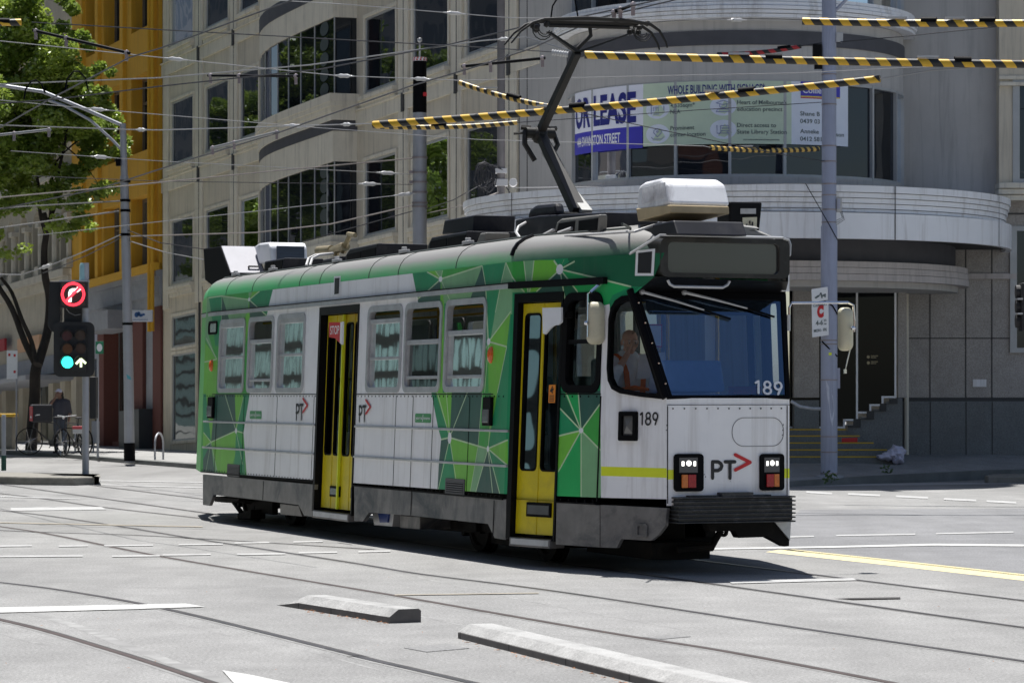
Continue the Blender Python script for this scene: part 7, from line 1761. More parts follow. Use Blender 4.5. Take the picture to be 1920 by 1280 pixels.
# thin pole by the rounded corner
YQ = 58.5; XQ = (939.5 - CX) / F * YQ; zQ = lambda y: H + (CY - y) * YQ / F
p_ = thing('service_pole', 'thin brown service pole with looped cables beside the rounded corner', 'pole', (XQ, YQ, .1))
mb = MB(); mb.lathe([(0, 0), (.085, 0), (.075, 12), (0, 12)], (0, 0, 0), 16); mb.build('shaft', 'pole_brown', p_, smooth=True)
mb = MB(); mb.box((.0, 0, zQ(330)), (.24, .2, .1)); mb.box((0, 0, zQ(352)), (.26, .2, .14)); mb.lathe([(0, -.06), (.08, -.06), (.09, .06), (0, .06)], (.24, -.05, zQ(352)), 12, axis='Y'); mb.build('bracket', 'porcelain', p_, bevel=.01)
mb = MB(); r4 = random.Random(5)
for k in range(14):
    c = Vector((-.28 + r4.gauss(0, .05), -.15 + r4.gauss(0, .05), zQ(340) + r4.gauss(0, .05))); a0 = r4.uniform(0, 6); mb.tube([c + Vector((.13 * math.cos(a0 + t * .55) * r4.uniform(.8, 1.2), .03 * t * .1, .24 * math.sin(a0 + t * .55))) for t in range(10)], .011, 5, cap=False)
mb.tube([Vector((-.3, -.1, zQ(318))), Vector((-.1, -.1, zQ(322))), Vector((.05, -.08, zQ(330)))], .02, 6); mb.tube([Vector((-.25, -.15, zQ(362))), Vector((-.3, -.15, zQ(380))), Vector((-.28, -.15, zQ(400)))], .012, 5); mb.tube([Vector((.1, -.1, zQ(360))), Vector((.22, -.1, zQ(378))), Vector((.12, -.1, zQ(398))), Vector((-.05, -.1, zQ(392)))], .012, 5)
mb.build('cable_loops', 'wire_dark', p_, smooth=True)
# left lighting pole
YL = 69.9; XL = (238 - CX) / F * YL; zL = lambda y: H + (CY - y) * YL / F
def LP(px, py): return dpt(px, py, YL) 
p_ = thing('light_pole', 'grey lighting pole with black foot and long arm on the left pavement', 'pole', (XL + .06, YL, .08))
mb = MB(); mb.tube([LP(243, 866), LP(241, 700), LP(237, 500), LP(233, 330)], [.125, .118, .11, .10], 18); mb.tube([LP(233, 332), LP(230.5, 232)], [.085, .075], 16); mb.build('shaft', 'galvanised', p_, world=True, smooth=True)
mb = MB(); mb.tube([LP(243, 864), LP(242.5, 830)], .135, 18); mb.build('foot', 'black_rubber', p_, world=True, smooth=True)
mb = MB(); mb.tube([LP(231, 236), LP(160, 205), LP(80, 172), LP(0, 160), LP(-60, 155)], .045, 10); mb.tube([LP(229, 282), LP(210, 262), LP(170, 226), LP(120, 198), LP(90, 188)], .035, 10); mb.build('arm', 'galvanised', p_, world=True, smooth=True)
mb = MB()
for y in (607, 440, 395, 376, 340): c = LP(239 if y > 500 else 235, y); mb = MB(); mb.lathe([(.06, -.03), (.125, -.03), (.125, .03), (.06, .03)], c, 16); mb.build('steel_band', 'black_rubber', p_, world=True)
mb = MB(); mb.box(LP(222, 303) + Vector((0, -.05, 0)), (.10, .1, .22)); mb.build('junction_box', 'black_rubber', p_, world=True)
mb = MB(); c = [LP(x, y) + Vector((0, -.12, 0)) for x, y in ((238, 701), (246, 706), (247, 712), (240, 710))]; mb.poly(c); mb.build('graffiti', 'graffiti_teal', p_, world=True)

# ================================================================== TRAFFIC SIGNALS
emitter('led_red', (1.0, .03, .05), 2.2); emitter('led_green', (.03, .95, .75), 2.0); emitter('led_white', (.9, 1.0, .95), 1.0); emitter('led_arrow', (.85, 1.0, .6), 1.4)
mat('lens_red', (.07, .012, .015), .25, coat=.5); mat('lens_amber', (.13, .05, .02), .25, coat=.5); mat('lens_brown', (.06, .03, .022), .25, coat=.5); mat('signal_black', (.014, .014, .015), .6, var=.1); mat('pale_teal', (.28, .45, .46), .5)
YS = 55.6
def S_(x, y, d=0.0): return dpt(x, y, YS - d)
ts = thing('traffic_signal', 'six lamp traffic signal showing green with a lit no right turn box above', 'signal', tuple(gpt(160, 891, .15)))
mb = MB(); mb.tube([S_(160.5, 893), S_(160.5, 493)], .065, 16); mb.build('post', 'galvanised', ts, world=True, smooth=True)
mb = MB(); mb.tube([S_(156, 528), S_(156, 497), S_(156, 493)], [.075, .068, .05], 16); mb.build('cap', 'pale_teal', ts, world=True, smooth=True)
mb = MB(); q = [S_(x, y, .20) for x, y in rrect(100.5, 603.5, 177, 706, 12, 4)]; mb.prism(q, (0, .03, 0)); q = [S_(x, y, .24) for x, y in ((114, 613), (162, 613), (162, 696), (114, 696))]; mb.prism(q, (0, .14, 0)); hd = mb.build('backing_board', 'signal_black', ts, world=True)
def disc(mb, x, y, r, d, n=20): mb.add([S_(x + r * math.cos(k * 2 * math.pi / n), y + r * math.sin(k * 2 * math.pi / n), d) for k in range(n)], [range(n)])
for x, y, m_ in ((125.5, 630, 'lens_red'), (151, 629, 'lens_brown'), (126.5, 654, 'lens_amber'), (151.5, 653.5, 'lens_brown'), (126.5, 679, 'led_green')):
    mb = MB(); disc(mb, x, y, 9.5 if m_ != 'led_green' else 11, .245); mb.build('lens', m_, hd, world=True, normals=False)
for x in (126, 151.5):
    for y in (629, 653.5, 679):
        mb = MB(); c = S_(x, y, .245); rr = 12 * YS / F; n = 16; b0 = 0
        for k in range(n + 1):
            a = R(-10 + 200 * k / n)
            for d in (0, .13 - .05 * abs(math.cos(a))): mb.v.append(c + Vector((rr * math.cos(a), -d, rr * math.sin(a))))
        for k in range(n): mb.f.append([2 * k, 2 * k + 2, 2 * k + 3, 2 * k + 1]); mb.m.append(0)
        mb.build('visor', 'signal_black', hd, world=True, normals=False)
mb = MB()
for pts in ([(142.5, 682), (151.5, 672.5), (161, 681)], [(151.8, 677.5), (151.8, 688)]):
    for a, b in zip(pts, pts[1:]): mb.tube([S_(*a, .25), S_(*b, .25)], .022, 6)
mb.build('arrow', 'led_arrow', hd, world=True)
mb = MB(); q = [S_(x, y, .22) for x, y in ((112, 527), (163, 527), (163, 577), (112, 577))]; mb.prism(q, (0, .2, 0)); bx_ = mb.build('turn_box', 'signal_black', ts, world=True, bevel=.01)
mb = MB(); q = [S_(x, y, .24) for x, y in ((111, 525), (164, 525), (164, 528), (111, 528))]; mb.prism(q, (0, .3, 0)); mb.build('hood', 'galvanised', bx_, world=True)
mb = MB(); q = [S_(x, y, .222) for x, y in ((115.5, 530.5), (160, 530.5), (160, 573), (115.5, 573))]; mb.poly(q); mb.build('screen', mat('screen_brown', (.05, .035, .03), .5), bx_, world=True, normals=False)
mb = MB()
for r_ in (21.6, 18.8): mb.tube([S_(137 + r_ * math.cos(t * .2094), 551.5 + r_ * math.sin(t * .2094), .226) for t in range(31)], .011, 5, cap=False)
mb.tube([S_(123, 565, .25), S_(151, 537, .25)], .024, 6)
mb.build('ban_ring', 'led_red', bx_, world=True)
mb = MB(); mb.poly([S_(x, y, .225) for x, y in ((128, 566), (128, 549), (130, 543), (135, 540.5), (144, 540.5), (144, 537), (152.5, 543), (144, 549), (144, 546.5), (137, 546.5), (134.5, 549), (134.5, 566))]); mb.build('turn_arrow', 'led_white', bx_, world=True, normals=False)
mb = MB(); q = [S_(x, y, -.05) for x, y in ((93, 527), (113, 527), (113, 600), (104, 624), (96, 621), (89, 610))]; mb.prism(q, (0, .3, 0)); mb.build('rear_head', 'signal_black', ts, world=True, bevel=.02)
mb = MB(); q = [S_(x, y, -.1) for x, y in ((167.5, 706), (180, 706), (180, 785), (167.5, 785))]; mb.prism(q, (0, .3, 0)); mb.build('side_head', 'signal_black', ts, world=True, bevel=.02)
mb = MB(); q = [S_(x, y, .0) for x, y in ((120, 577), (153, 577), (153, 604), (120, 604))]; mb.prism(q, (0, .1, 0)); mb.build('hanger', 'signal_black', ts, world=True)
mb = MB(); mb.tube([S_(124, 578, .1), S_(130, 586, .1), S_(141, 591, .1), S_(151, 589, .1)], .008, 5); mb.build('lead', 'wire_light', ts, world=True)
# right edge signal seen from the side
YG = 52.0
tg = thing('traffic_signal', 'black three lamp traffic signal cut by the right picture edge', 'signal', tuple(gpt(1946, 905, .0)))
mb = MB(); a = dpt(1946, 905, YG); mb.tube([dpt(1946, 895, YG), dpt(1946, 470, YG)], .07, 14); mb.build('post', 'galvanised', tg, world=True, smooth=True)
mb = MB(); q = [dpt(x, y, YG + .1) for x, y in ((1916, 530), (1938, 530), (1938, 620), (1916, 620))]; mb.prism(q, (0, .4, 0)); hd = mb.build('signal_head', 'signal_black', tg, world=True, bevel=.02)
for y in (547, 574, 602):
    mb = MB(); n = 14; c = dpt(1917, y, YG + .3)
    for d in (0, .12):
        for k in range(n): a = k * 2 * math.pi / n; mb.v.append(c + Vector((-d, .11 * math.cos(a), .12 * math.sin(a))))
    for k in range(n): mb.f.append([k, (k + 1) % n, n + (k + 1) % n, n + k]); mb.m.append(0)
    mb.f.append(list(range(n, 2 * n))); mb.m.append(0); mb.build('visor', 'signal_black', hd, world=True)
mb = MB()
for y in (560.5, 588): q = dpt(1912, y, YG + .2); mb.box(q, (.10, .2, .03))
mb.build('joint', 'porcelain', tg, world=True)
# islands
def island(name, lab, front, back, h):
    mb = MB(); f_ = [gpt(*p) for p in front]; b_ = [gpt(x, y, h) for x, y in back]; ring_ = f_ + b_[::-1]; q = [Vector((p.x, p.y, -.02)) for p in ring_]; mb.prism(q, (0, 0, h + .02)); o = mb.build(name, 'island_concrete', bevel=.03); tag(o, lab, 'traffic island'); return o
mat('island_concrete', (.20, .19, .165), .8, var=.2, scale=3, dirt=(.08, .075, .065), dscale=3, damount=.6)
il = island('traffic_island', 'raised concrete traffic island under the six lamp signal on the left', ((-120, 904), (60, 909), (140, 910), (176, 908.5), (185, 905)), ((-120, 882), (60, 886), (140, 889), (176, 891), (186, 893)), .15)
island('traffic_island', 'small concrete island cut by the right picture edge', ((1846, 905), (1852, 906), (2050, 906)), ((1850, 890), (1862, 888), (2050, 887)), .14)

# ================================================================== OVERHEAD WIRES
stripes('tiger', (.62, .37, .02), (.012, .012, .012), .30, .045); stripes('tiger_small', (.58, .38, .09), (.012, .012, .012), .145, .02); stripes('tiger_red', (.012, .012, .012), (.40, .02, .025), .22, .03)
NW_ = [0]
def wire(label, pts, w=2.0, m='wire_dark', ins=(), sag=0.0, name='overhead_wire', group='overhead tram wires', n=6):
    def far(a, b, t): return tuple(a[i] + (b[i] - a[i]) * t for i in range(3))
    pts = list(pts)
    if pts[-1][0] >= 1900: pts.append(far(pts[-2], pts[-1], 1 + 700 / (pts[-1][0] - pts[-2][0])))      # wires run on past the picture
    if pts[0][0] <= -15: pts.insert(0, far(pts[1], pts[0], 1 + 500 / (pts[1][0] - pts[0][0])))
    P_ = [dpt(*p) for p in pts]; path = []
    for i in range(len(P_) - 1):
        k = 6 if sag else 1
        for j in range(k): t = j / k; v = P_[i].lerp(P_[i + 1], t); v.z -= sag * 4 * t * (1 - t); path.append(v)
    path.append(P_[-1])
    o = thing(name, label, 'wire', tuple(path[0]), 0, group); mb = MB()
    mb.tube(path, [w * .53 * max(p.y, 20) / F for p in path], n); mb.build('line', m, o, world=True)
    for px in ins:
        for i in range(len(P_) - 1):
            a, b = pts[i], pts[i + 1]
            if min(a[0], b[0]) <= px <= max(a[0], b[0]):
                t = (px - a[0]) / (b[0] - a[0]); c = P_[i].lerp(P_[i + 1], t); d = (P_[i + 1] - P_[i]).normalized(); k = c.y / F
                mb = MB(); mb.tube([c - d * 22 * k, c - d * 13 * k, c - d * 10 * k, c - d * 7 * k, c, c + d * 7 * k, c + d * 10 * k, c + d * 13 * k, c + d * 22 * k], [1.2 * k, 1.5 * k, 3.2 * k, 3.9 * k, 3.2 * k, 3.9 * k, 3.2 * k, 1.5 * k, 1.2 * k], 8); mb.build('insulator', 'porcelain', o, world=True, smooth=True); break
    return o
def sleeve(label, pts, w, m='tiger', tags=(), name='wire_sleeve'):
    P_ = [dpt(*p) for p in pts]; o = thing(name, label, 'sleeve', tuple(P_[0]), 0, 'striped wire sleeves')
    if pts[1][0] >= 1900: P_[1] = P_[0].lerp(P_[1], 1.6); tags = [t / 1.6 for t in tags]
    if pts[0][0] <= -15: P_[0] = P_[1].lerp(P_[0], 5)
    k = 24; path = [P_[0].lerp(P_[1], j / k) - Vector((0, 0, .16 * j / k * (1 - j / k))) for j in range(k + 1)]; mb = MB(); mb.tube(path, [w / 2 * p.y / F for p in path], 16); mb.build('tube', m, o, world=True, smooth=True)
    for t in tags:
        c = P_[0].lerp(P_[1], t); d = (P_[1] - P_[0]).normalized(); rr = w / 2 * c.y / F
        mb = MB(); mb.tube([c - d * .12, c + d * .12], rr * 1.06, 14); mb.build('collar', 'black_rubber', o, world=True, smooth=True)
        c2 = P_[0].lerp(P_[1], min(.97, t + .0)); mb = MB(); mb.box(c2 - d * .5 + Vector((0, -rr * .55, rr * .8)), (.30, rr, rr * .5)); mb.build('tag', 'porcelain', o, world=True)
    return o
Zc = 5.65
def yc(py, z=Zc): return (z - H) * F / (CY - py)
wire('contact wire sweeping up right across the left foreground trees to the top edge', [(-20, 251, yc(251)), (90, 188, yc(188)), (243, 108, yc(108)), (300, 91, yc(91)), (555, -2, yc(-2))], 2.6)
wire('dark contact wire meeting the pantograph from the far left', [(-20, 195, yc(195)), (90, 188, yc(188)), (300, 162, yc(162)), (600, 130, yc(130)), (850, 82, yc(82)), (1040, 36, yc(36)), (1094, 31, yc(31)), (1245, -2, yc(-2))], 2.6)
wire('contact wire rising from the far left past the bay window to the pantograph head', [(-20, 396, yc(396)), (187, 354, yc(354)), (350, 301, yc(301)), (519, 250, yc(250)), (769, 162, yc(162)), (900, 123, yc(123)), (1000, 90, yc(90)), (1122, 34, yc(34)), (1275, -2, yc(-2))], 2.6)
wire('second far contact wire low at the left, pulled to the lighting pole', [(-20, 430, 62), (222, 396, 69.8)], 3, 'wire_light')
wire('pale pull-off rod wire running left from the lighting pole', [(-20, 393, 66), (45, 387, 67), (224, 377, 69.8)], 3, 'wire_light')
wire('span wire with striped cover at the left edge crossing to the pantograph insulator', [(60, 42, 48), (300, 56, 46), (900, 89, 43), (1040, 98, 41)], 2.2, 'wire_dark')
wire('span wire with two pale insulators crossing the yellow wall', [(-20, 75, 50), (243, 102, 50), (300, 108, 50), (631, 142, 50), (860, 151, 49)], 1.8, 'wire_light', (330, 645, 790))
wire('twisted pale support cable climbing to the right behind the contact wires', [(-20, 159, 52), (300, 146, 48), (581, 122, 45), (900, 77, 42), (985, 70, 41), (1070, 96, 41)], 2.6, 'wire_light', (945,))
wire('span wire ending at the big striped sleeve', [(-20, 234, 56), (240, 243, 53), (300, 244, 52), (628, 234, 46), (700, 232, 45)], 2.4, 'wire_light', (265, 650))
wire('thin span wire with insulator crossing above the lighting pole arm', [(-20, 186, 56), (180, 205, 56), (600, 240, 55), (900, 262, 53), (1320, 274, 52), (1334, 277, 52)], 1.5, 'wire_light', (183, 555))
wire('thin wire from the far left to the mid pole, upper of two', [(20, 283, 60), (300, 302, 62), (773, 327, 64)], 1.5, 'wire_light', (187, 725))
wire('thick pale span wire from the far left to the top clamp of the mid pole', [(-20, 372, 58), (187, 353, 60), (300, 342, 61), (520, 320, 62.5), (773, 297, 63.9)], 2.8, 'wire_copper', ())
wire('thin wire from the far left to the mid pole, lower of two', [(60, 330, 62), (300, 340, 62), (520, 343, 63), (773, 346, 64)], 1.4, 'wire_dark', (692,))
wire('thin pale wire running low from the left to the mid pole', [(70, 441, 64), (230, 423, 64), (480, 396, 64), (773, 363, 63.9)], 1.5, 'wire_light', (760,))
wire('sagging twisted cable between the lighting pole and the mid pole', [(240, 443, 69.8), (480, 436, 67), (620, 420, 66), (773, 385, 63.9)], 2.6, 'wire_copper', (), 0)
wire('cable from the lighting pole down toward the route box, upper', [(240, 432, 69.8), (300, 455, 68), (470, 480, 66), (773, 396, 64)], 1.8)
wire('cable from the lighting pole down toward the route box, lower', [(240, 451, 69.8), (310, 473, 68), (400, 490, 66)], 1.8, 'wire_light')
wire('cable dropping left from the lighting pole with a pale guard sleeve', [(226, 440, 69.8), (150, 475, 72), (100, 495, 73), (40, 515, 74), (-20, 514, 74)], 2, 'wire_light', (86,))
wire('second cable dropping left from the lighting pole', [(226, 446, 69.8), (165, 478, 72), (120, 497, 74), (80, 512, 76)], 1.6)
wire('cable between the mid pole and the looped cables', [(800, 392, 64), (850, 375, 61), (925, 333, 58.4)], 1.6)
wire('lower cable between the mid pole and the service pole', [(800, 400, 64), (870, 385, 61), (935, 360, 58.4)], 1.6, 'wire_copper')
wire('thin bright wire crossing from the insulator to the right edge above the banner', [(860, 151, 49), (1300, 141, 48), (1500, 137, 48), (1700, 127, 48), (1940, 119, 48)], 1.6, 'wire_light')
wire('thin wire across the banner between small striped sleeve and the lilac pole', [(970, 230, 47), (1300, 207, 51), (1540, 192, 53.8)], 1.5, 'wire_dark')
wire('dark wire falling across the banner to the lilac pole', [(1050, 203, 46), (1250, 246, 49), (1466, 290, 52), (1545, 302, 53.8)], 1.6, 'wire_dark')
wire('bright wire from the service pole to the lilac pole under the banner', [(955, 352, 58.4), (1300, 347, 55), (1500, 344, 53.8), (1545, 344, 53.8)], 1.6, 'wire_light')
wire('top span wire leading to the upper right striped sleeve', [(300, -12, 44), (640, 8, 44), (960, 34, 45), (1280, 37, 45), (1505, 39, 46)], 1.8, 'wire_light', (850, 1380))
wire('twisted cable leaving the lilac pole toward the right edge', [(1565, 80, 53.9), (1700, 68, 53), (1940, 43, 52)], 2, 'wire_dark')
wire('wire leading right from the long striped sleeve', [(1650, 148, 42), (1750, 132, 42), (1940, 119, 42)], 2.2, 'wire_light')
wire('wire feeding the red and black sleeve', [(1500, 87, 54), (1545, 80, 53.9)], 2, 'wire_dark')
for lab, pts in (('black jumper loop hanging over the contact wires, nearest the left edge', [(45, 187), (48, 168), (58, 153), (67, 150), (78, 158), (85, 175)]), ('black jumper loop hanging over the contact wires beside the tree crown', [(122, 172), (126, 148), (138, 134), (148, 134), (160, 146), (166, 172)]), ('black jumper loop above the pantograph head', [(1033, 34), (1036, 12), (1046, -4), (1062, -8), (1078, 0), (1084, 34)])):
    wire(lab, [(x, y, 39.5) for x, y in pts], 3.2, 'black_rubber', (), 0, 'jumper_loop', 'jumper loops')
def rod(label, a, b, Y0, Y1, w=6, m='black_paint'):
    o = thing('insulated_rod', label, 'rod', tuple(dpt(*a, Y0)), 0, 'insulated rods on the contact wires'); p, q = dpt(*a, Y0), dpt(*b, Y1); mb = MB(); mb.tube([p, q], w / 2 * Y0 / F, 10); mb.build('shaft', m, o, world=True, smooth=True)
    for t in (.03, .35, .97):
        c = p.lerp(q, t); mb = MB(); mb.box(c - Vector((0, 0, .05)), (.04, .04, .12)); mb.ball(c, .035, 8); mb.build('clamp', 'steel_band', o, world=True)
rod('dark rod hung diagonally in front of the tree crown', (62, 57), (243, 100), 39, 38, 6)
rod('dark rod lying along the contact wires before the bay window', (390, 142), (560, 143), 41, 40, 5)
rod('bright rod above the contact wire left of the bay window', (395, 278), (523, 247), 46, 45, 5, 'wire_light')
rod('dark rod leading to the glass insulator left of the pantograph', (866, 125), (1022, 109), 37, 36.5, 6)
rod('short bright rod at the far left below the jumper loops', (-10, 254), (95, 243), 45, 44.5, 5, 'wire_light')
rod('dark rod at the top beside the pantograph head', (1150, 24), (1188, 9), 30.5, 30.3, 6)
o = thing('glass_insulator', 'ribbed glass insulator beside the pantograph fork', 'insulator', tuple(dpt(1055, 100, 36.4))); mb = MB(); k = 36.4 / F
pp = []; rr = []
for j in range(14): pp.append(dpt(1034 + j * 2.4, 98.5 + j * .3, 36.4)); rr.append((6.5 if j % 2 else 4.5) * k)
mb.tube(pp, rr, 12); mb.build('ribs', 'porcelain', o, world=True, smooth=True)
sleeve('thick striped sleeve crossing in front of the lease banner', [(700, 234, 45), (1650, 148, 42)], 14, tags=(.42, .75))
sleeve('thick striped sleeve running level from the pantograph to the right edge', [(1096, 103, 42), (1940, 116, 42)], 15, tags=(.42, .84))
sleeve('striped sleeve along the top right edge', [(1505, 40, 46), (1940, 39, 45)], 14, tags=(.55, .8))
sleeve('thin striped sleeve sloping down behind the pantograph arm', [(862, 155, 47), (1048, 203, 46)], 10, 'tiger_small', (.55,))
sleeve('thin striped sleeve lying just under the thick one left of the pantograph', [(702, 237, 46), (970, 230, 46)], 9, 'tiger_small', (.45,))
sleeve('thin striped sleeve under the banner ending at the lilac pole', [(1332, 277, 52), (1534, 279, 53.6)], 9, 'tiger_small', (.5,))
sleeve('red and black striped sleeve above the banner', [(1345, 102, 54.5), (1502, 87, 54)], 8, 'tiger_red', (.8,))
sleeve('striped sleeve end at the left picture edge', [(-30, 40, 48), (40, 42, 48)], 13, tags=(.9,))

# ================================================================== PEOPLE
mat('skin', (.64, .38, .28), .55, var=.12, scale=10); mat('skin_dark', (.20, .11, .08), .55, var=.1); mat('hair_grey', (.62, .61, .60), .8, var=.3, scale=40); mat('hair_dark', (.02, .017, .015), .7, var=.2); mat('shirt_blue', (.78, .83, .88), .8, var=.1, scale=8); mat('hivis_orange', (.70, .14, .02), .6, var=.1); mat('shirt_dark', (.05, .05, .065), .85, var=.15); mat('jeans', (.06, .07, .09), .85, var=.2); mat('shoe_black', (.02, .02, .02), .6); mat('cap_white', (.5, .5, .62), .8); mat('eye_white', (.6, .58, .55), .3); mat('paper', (.72, .74, .76), .6)
def capsule(mb, pts, rr, n=12):
    """limb: tapered chain closed with round ends"""
    pts = [Vector(p) for p in pts]; mb.tube(pts, rr, n)
    for p, r_ in zip(pts, rr): mb.ball(p, r_ * .995, n)
def flesh(mb, name, m, parent, vox, mx=None, sm=4):
    if mx is not None: mb.v = [mx @ v for v in mb.v]
    o = mb.build(name, m, parent, smooth=True)
    md = o.modifiers.new('fuse', 'REMESH'); md.mode = 'VOXEL'; md.voxel_size = vox; md.use_smooth_shade = True
    s = o.modifiers.new('soften', 'SMOOTH'); s.iterations = sm; s.factor = .5
    return o
def hand(mb, w, d, side_, palm, s=1.0, curl=.6):
    """palm and five unequal curled fingers; d along the hand, side_ towards the thumb, palm the way the palm faces"""
    d, side_, palm = d.normalized(), side_.normalized(), palm.normalized()
    for k in (-.03, -.01, .01, .03): capsule(mb, [w + side_ * k * s * .6, w + (d * .085 + side_ * k) * s], [.014 * s, .013 * s], 8)
    for k, L in ((.031, .070), (.011, .080), (-.010, .074), (-.030, .058)):
        p = w + (d * .088 + side_ * k) * s; q = p + (d * L * .5 + palm * L * .22 * curl) * s; r_ = q + (d * L * .25 * (1 - curl * .4) + palm * L * .5 * curl) * s; capsule(mb, [p, q, r_], [.0095 * s, .009 * s, .0078 * s], 7)
    p = w + (d * .025 + side_ * .03) * s; q = p + (d * .035 + side_ * .03 + palm * .012) * s; capsule(mb, [p, q, q + (d * .03 + side_ * .006 + palm * .016) * s], [.013 * s, .011 * s, .009 * s], 7)
def head(mb, c, f, u, s=1.0):
    """skull, jaw, brow, nose, ears about the head centre c; f is where the face looks, u is up"""
    f, u = f.normalized(), u.normalized(); r_ = f.cross(u).normalized(); M = Matrix((r_, f, u)).transposed()
    def E(x, y, z, a, b, d):
        i = len(mb.v); mb.ball((0, 0, 0), (a * s, b * s, d * s), 14)
        for k in range(i, len(mb.v)): mb.v[k] = c + M @ (mb.v[k] + Vector((x, y, z)) * s)
    E(0, -.012, .035, .076, .094, .082); E(0, .018, -.03, .062, .070, .085); E(0, .052, -.085, .034, .030, .026); E(0, .072, .03, .055, .018, .014)
    E(0, .098, -.012, .012, .020, .028); E(0, .103, -.028, .017, .014, .010); E(0, .083, -.055, .026, .010, .005); E(0, .081, -.066, .022, .010, .006); E(.042, .07, -.02, .022, .016, .02); E(-.042, .07, -.02, .022, .016, .02)
    for q in (-1, 1): E(.080 * q, -.008, -.008, .010, .022, .034)
    return M
def face_bits(c, M, parent, s=1.0):
    for q in (-1, 1):
        mb = MB(); mb.ball(c + M @ Vector((.031 * q, .083, .008)) * s, (.012 * s, .011 * s, .008 * s), 10); e = mb.build('eye', 'eye_white', parent, smooth=True)
        mb = MB(); mb.ball(c + M @ Vector((.031 * q, .0925, .008)) * s, .0055 * s, 8); mb.build('pupil', 'black_ink', e, smooth=True)
    mb = MB()
    for q in (-1, 1): mb.tube([c + M @ Vector((x * q, .09 - abs(x - .03) * .3, .028 + (.004 if .02 < x < .04 else 0))) * s for x in (.014, .03, .046)], .005 * s, 6)
    mb.build('eyebrow', 'hair_grey', parent)
# driver, seated behind the quarter window, elbow up and hand at the face
ud, zd = wP(1181, 641, .98)
dr = thing('person', 'grey haired tram driver in pale blue shirt with a hand raised to the face', 'person'); mtr = world_matrix(tram)
def TW(u, w, z): return mtr @ tl(u, w, z)
hc = TW(ud, .98, zd); dr.location = TW(ud - .1, .98, 1.25)
fwd = Vector((AX.x, AX.y, 0)); rgt = Vector((-NI.x, -NI.y, 0)); up = Vector((0, 0, 1))      # rgt: towards the near side of the tram
def D(a, b, c): return hc + fwd * a + rgt * b + up * c - dr.location
face = (fwd * .9 + rgt * .10 - up * .22).normalized(); U = (up - face * face.dot(up)).normalized(); hl_ = D(0, 0, 0)
mb = MB(); M = head(mb, hl_, face, U, 1.0); capsule(mb, [D(-.02, 0, -.06), D(-.05, 0, -.17)], [.055, .06], 12)
wr_ = D(.14, .085, -.115); el = D(.20, .27, -.37); sh = D(-.08, .19, -.22)
capsule(mb, [el.lerp(wr_, .35), wr_], [.040, .029], 10); hand(mb, wr_, D(.095, .02, .02) - wr_, up * .6 - rgt * .2 + fwd * .5, -rgt * .5 - fwd * .8, 1.0, 1.0)
el2 = D(.10, -.30, -.46); wr2 = D(.34, -.18, -.46); hand(mb, wr2, fwd, rgt, -up, 1, .7); capsule(mb, [el2.lerp(wr2, .4), wr2], [.04, .028], 10)
flesh(mb, 'body', 'skin', dr, .0075); face_bits(hl_, M, dr)
mb = MB(); capsule(mb, [D(-.06, .14, -.21), D(-.06, -.14, -.21)], [.085, .085], 14); capsule(mb, [D(-.06, 0, -.2), D(-.07, 0, -.45), D(-.05, 0, -.72)], [.14, .18, .19], 16); capsule(mb, [D(-.06, .09, -.28), D(-.05, .1, -.7)], [.13, .14], 14); capsule(mb, [D(-.06, -.09, -.28), D(-.05, -.1, -.7)], [.13, .14], 14)
capsule(mb, [sh, el, el.lerp(wr_, .42)], [.078, .062, .052], 12); capsule(mb, [D(-.08, -.19, -.22), el2, el2.lerp(wr2, .45)], [.078, .06, .05], 12); capsule(mb, [D(-.05, .07, -.145), D(.03, .02, -.2), D(-.05, -.07, -.145)], [.03, .03, .03], 8)
flesh(mb, 'shirt', 'shirt_blue', dr, .013, sm=5)
mb = MB()
for q in (1, -1):
    pth_ = [D(-.16, .10 * q, -.20), D(-.06, .115 * q, -.118), D(.04, .11 * q, -.16), D(.115, .09 * q, -.30), D(.135, .07 * q, -.55)]
    for a, b in zip(pth_, pth_[1:]): x = rgt * .026; mb.add([a - x, a + x, b + x, b - x, a - x + fwd * .012 + up * .006, a + x + fwd * .012 + up * .006, b + x + fwd * .012 + up * .006, b - x + fwd * .012 + up * .006], [(0, 1, 2, 3), (4, 5, 6, 7), (0, 1, 5, 4), (2, 3, 7, 6), (1, 2, 6, 5), (0, 3, 7, 4)])
mb.build('hi_vis_strap', 'hivis_orange', dr)
mb = MB(); i0 = 0
def HE(x, y, z, a, b, d):
    i = len(mb.v); mb.ball((0, 0, 0), (a, b, d), 14)
    for k in range(i, len(mb.v)): mb.v[k] = hl_ + M @ (mb.v[k] + Vector((x, y, z)))
HE(0, -.040, .035, .078, .075, .070); HE(.06, -.012, .005, .022, .035, .036); HE(-.06, -.012, .005, .022, .035, .036); HE(0, -.06, -.02, .064, .04, .05)
flesh(mb, 'hair', 'hair_grey', dr, .008, sm=3)
mb = MB(); capsule(mb, [D(-.05, .1, -.74), D(.35, .13, -.72), D(.42, .14, -1.0)], [.10, .085, .06]); capsule(mb, [D(-.05, -.1, -.74), D(.35, -.13, -.72), D(.42, -.14, -1.0)], [.10, .085, .06]); flesh(mb, 'trousers', 'shirt_dark', dr, .02)
mb = MB(); a = D(.18, -.02, -.12); mb.prism([v + dr.location for v in (a, a + fwd * .10 - rgt * .22 + up * .02, a + fwd * .16 - rgt * .22 - up * .22, a + fwd * .02 + rgt * .04 - up * .24)], (.003, -.003, 0)); tag(mb.build('paper_sheet', 'paper'), 'white sheet of paper standing beside the tram driver', 'paper')
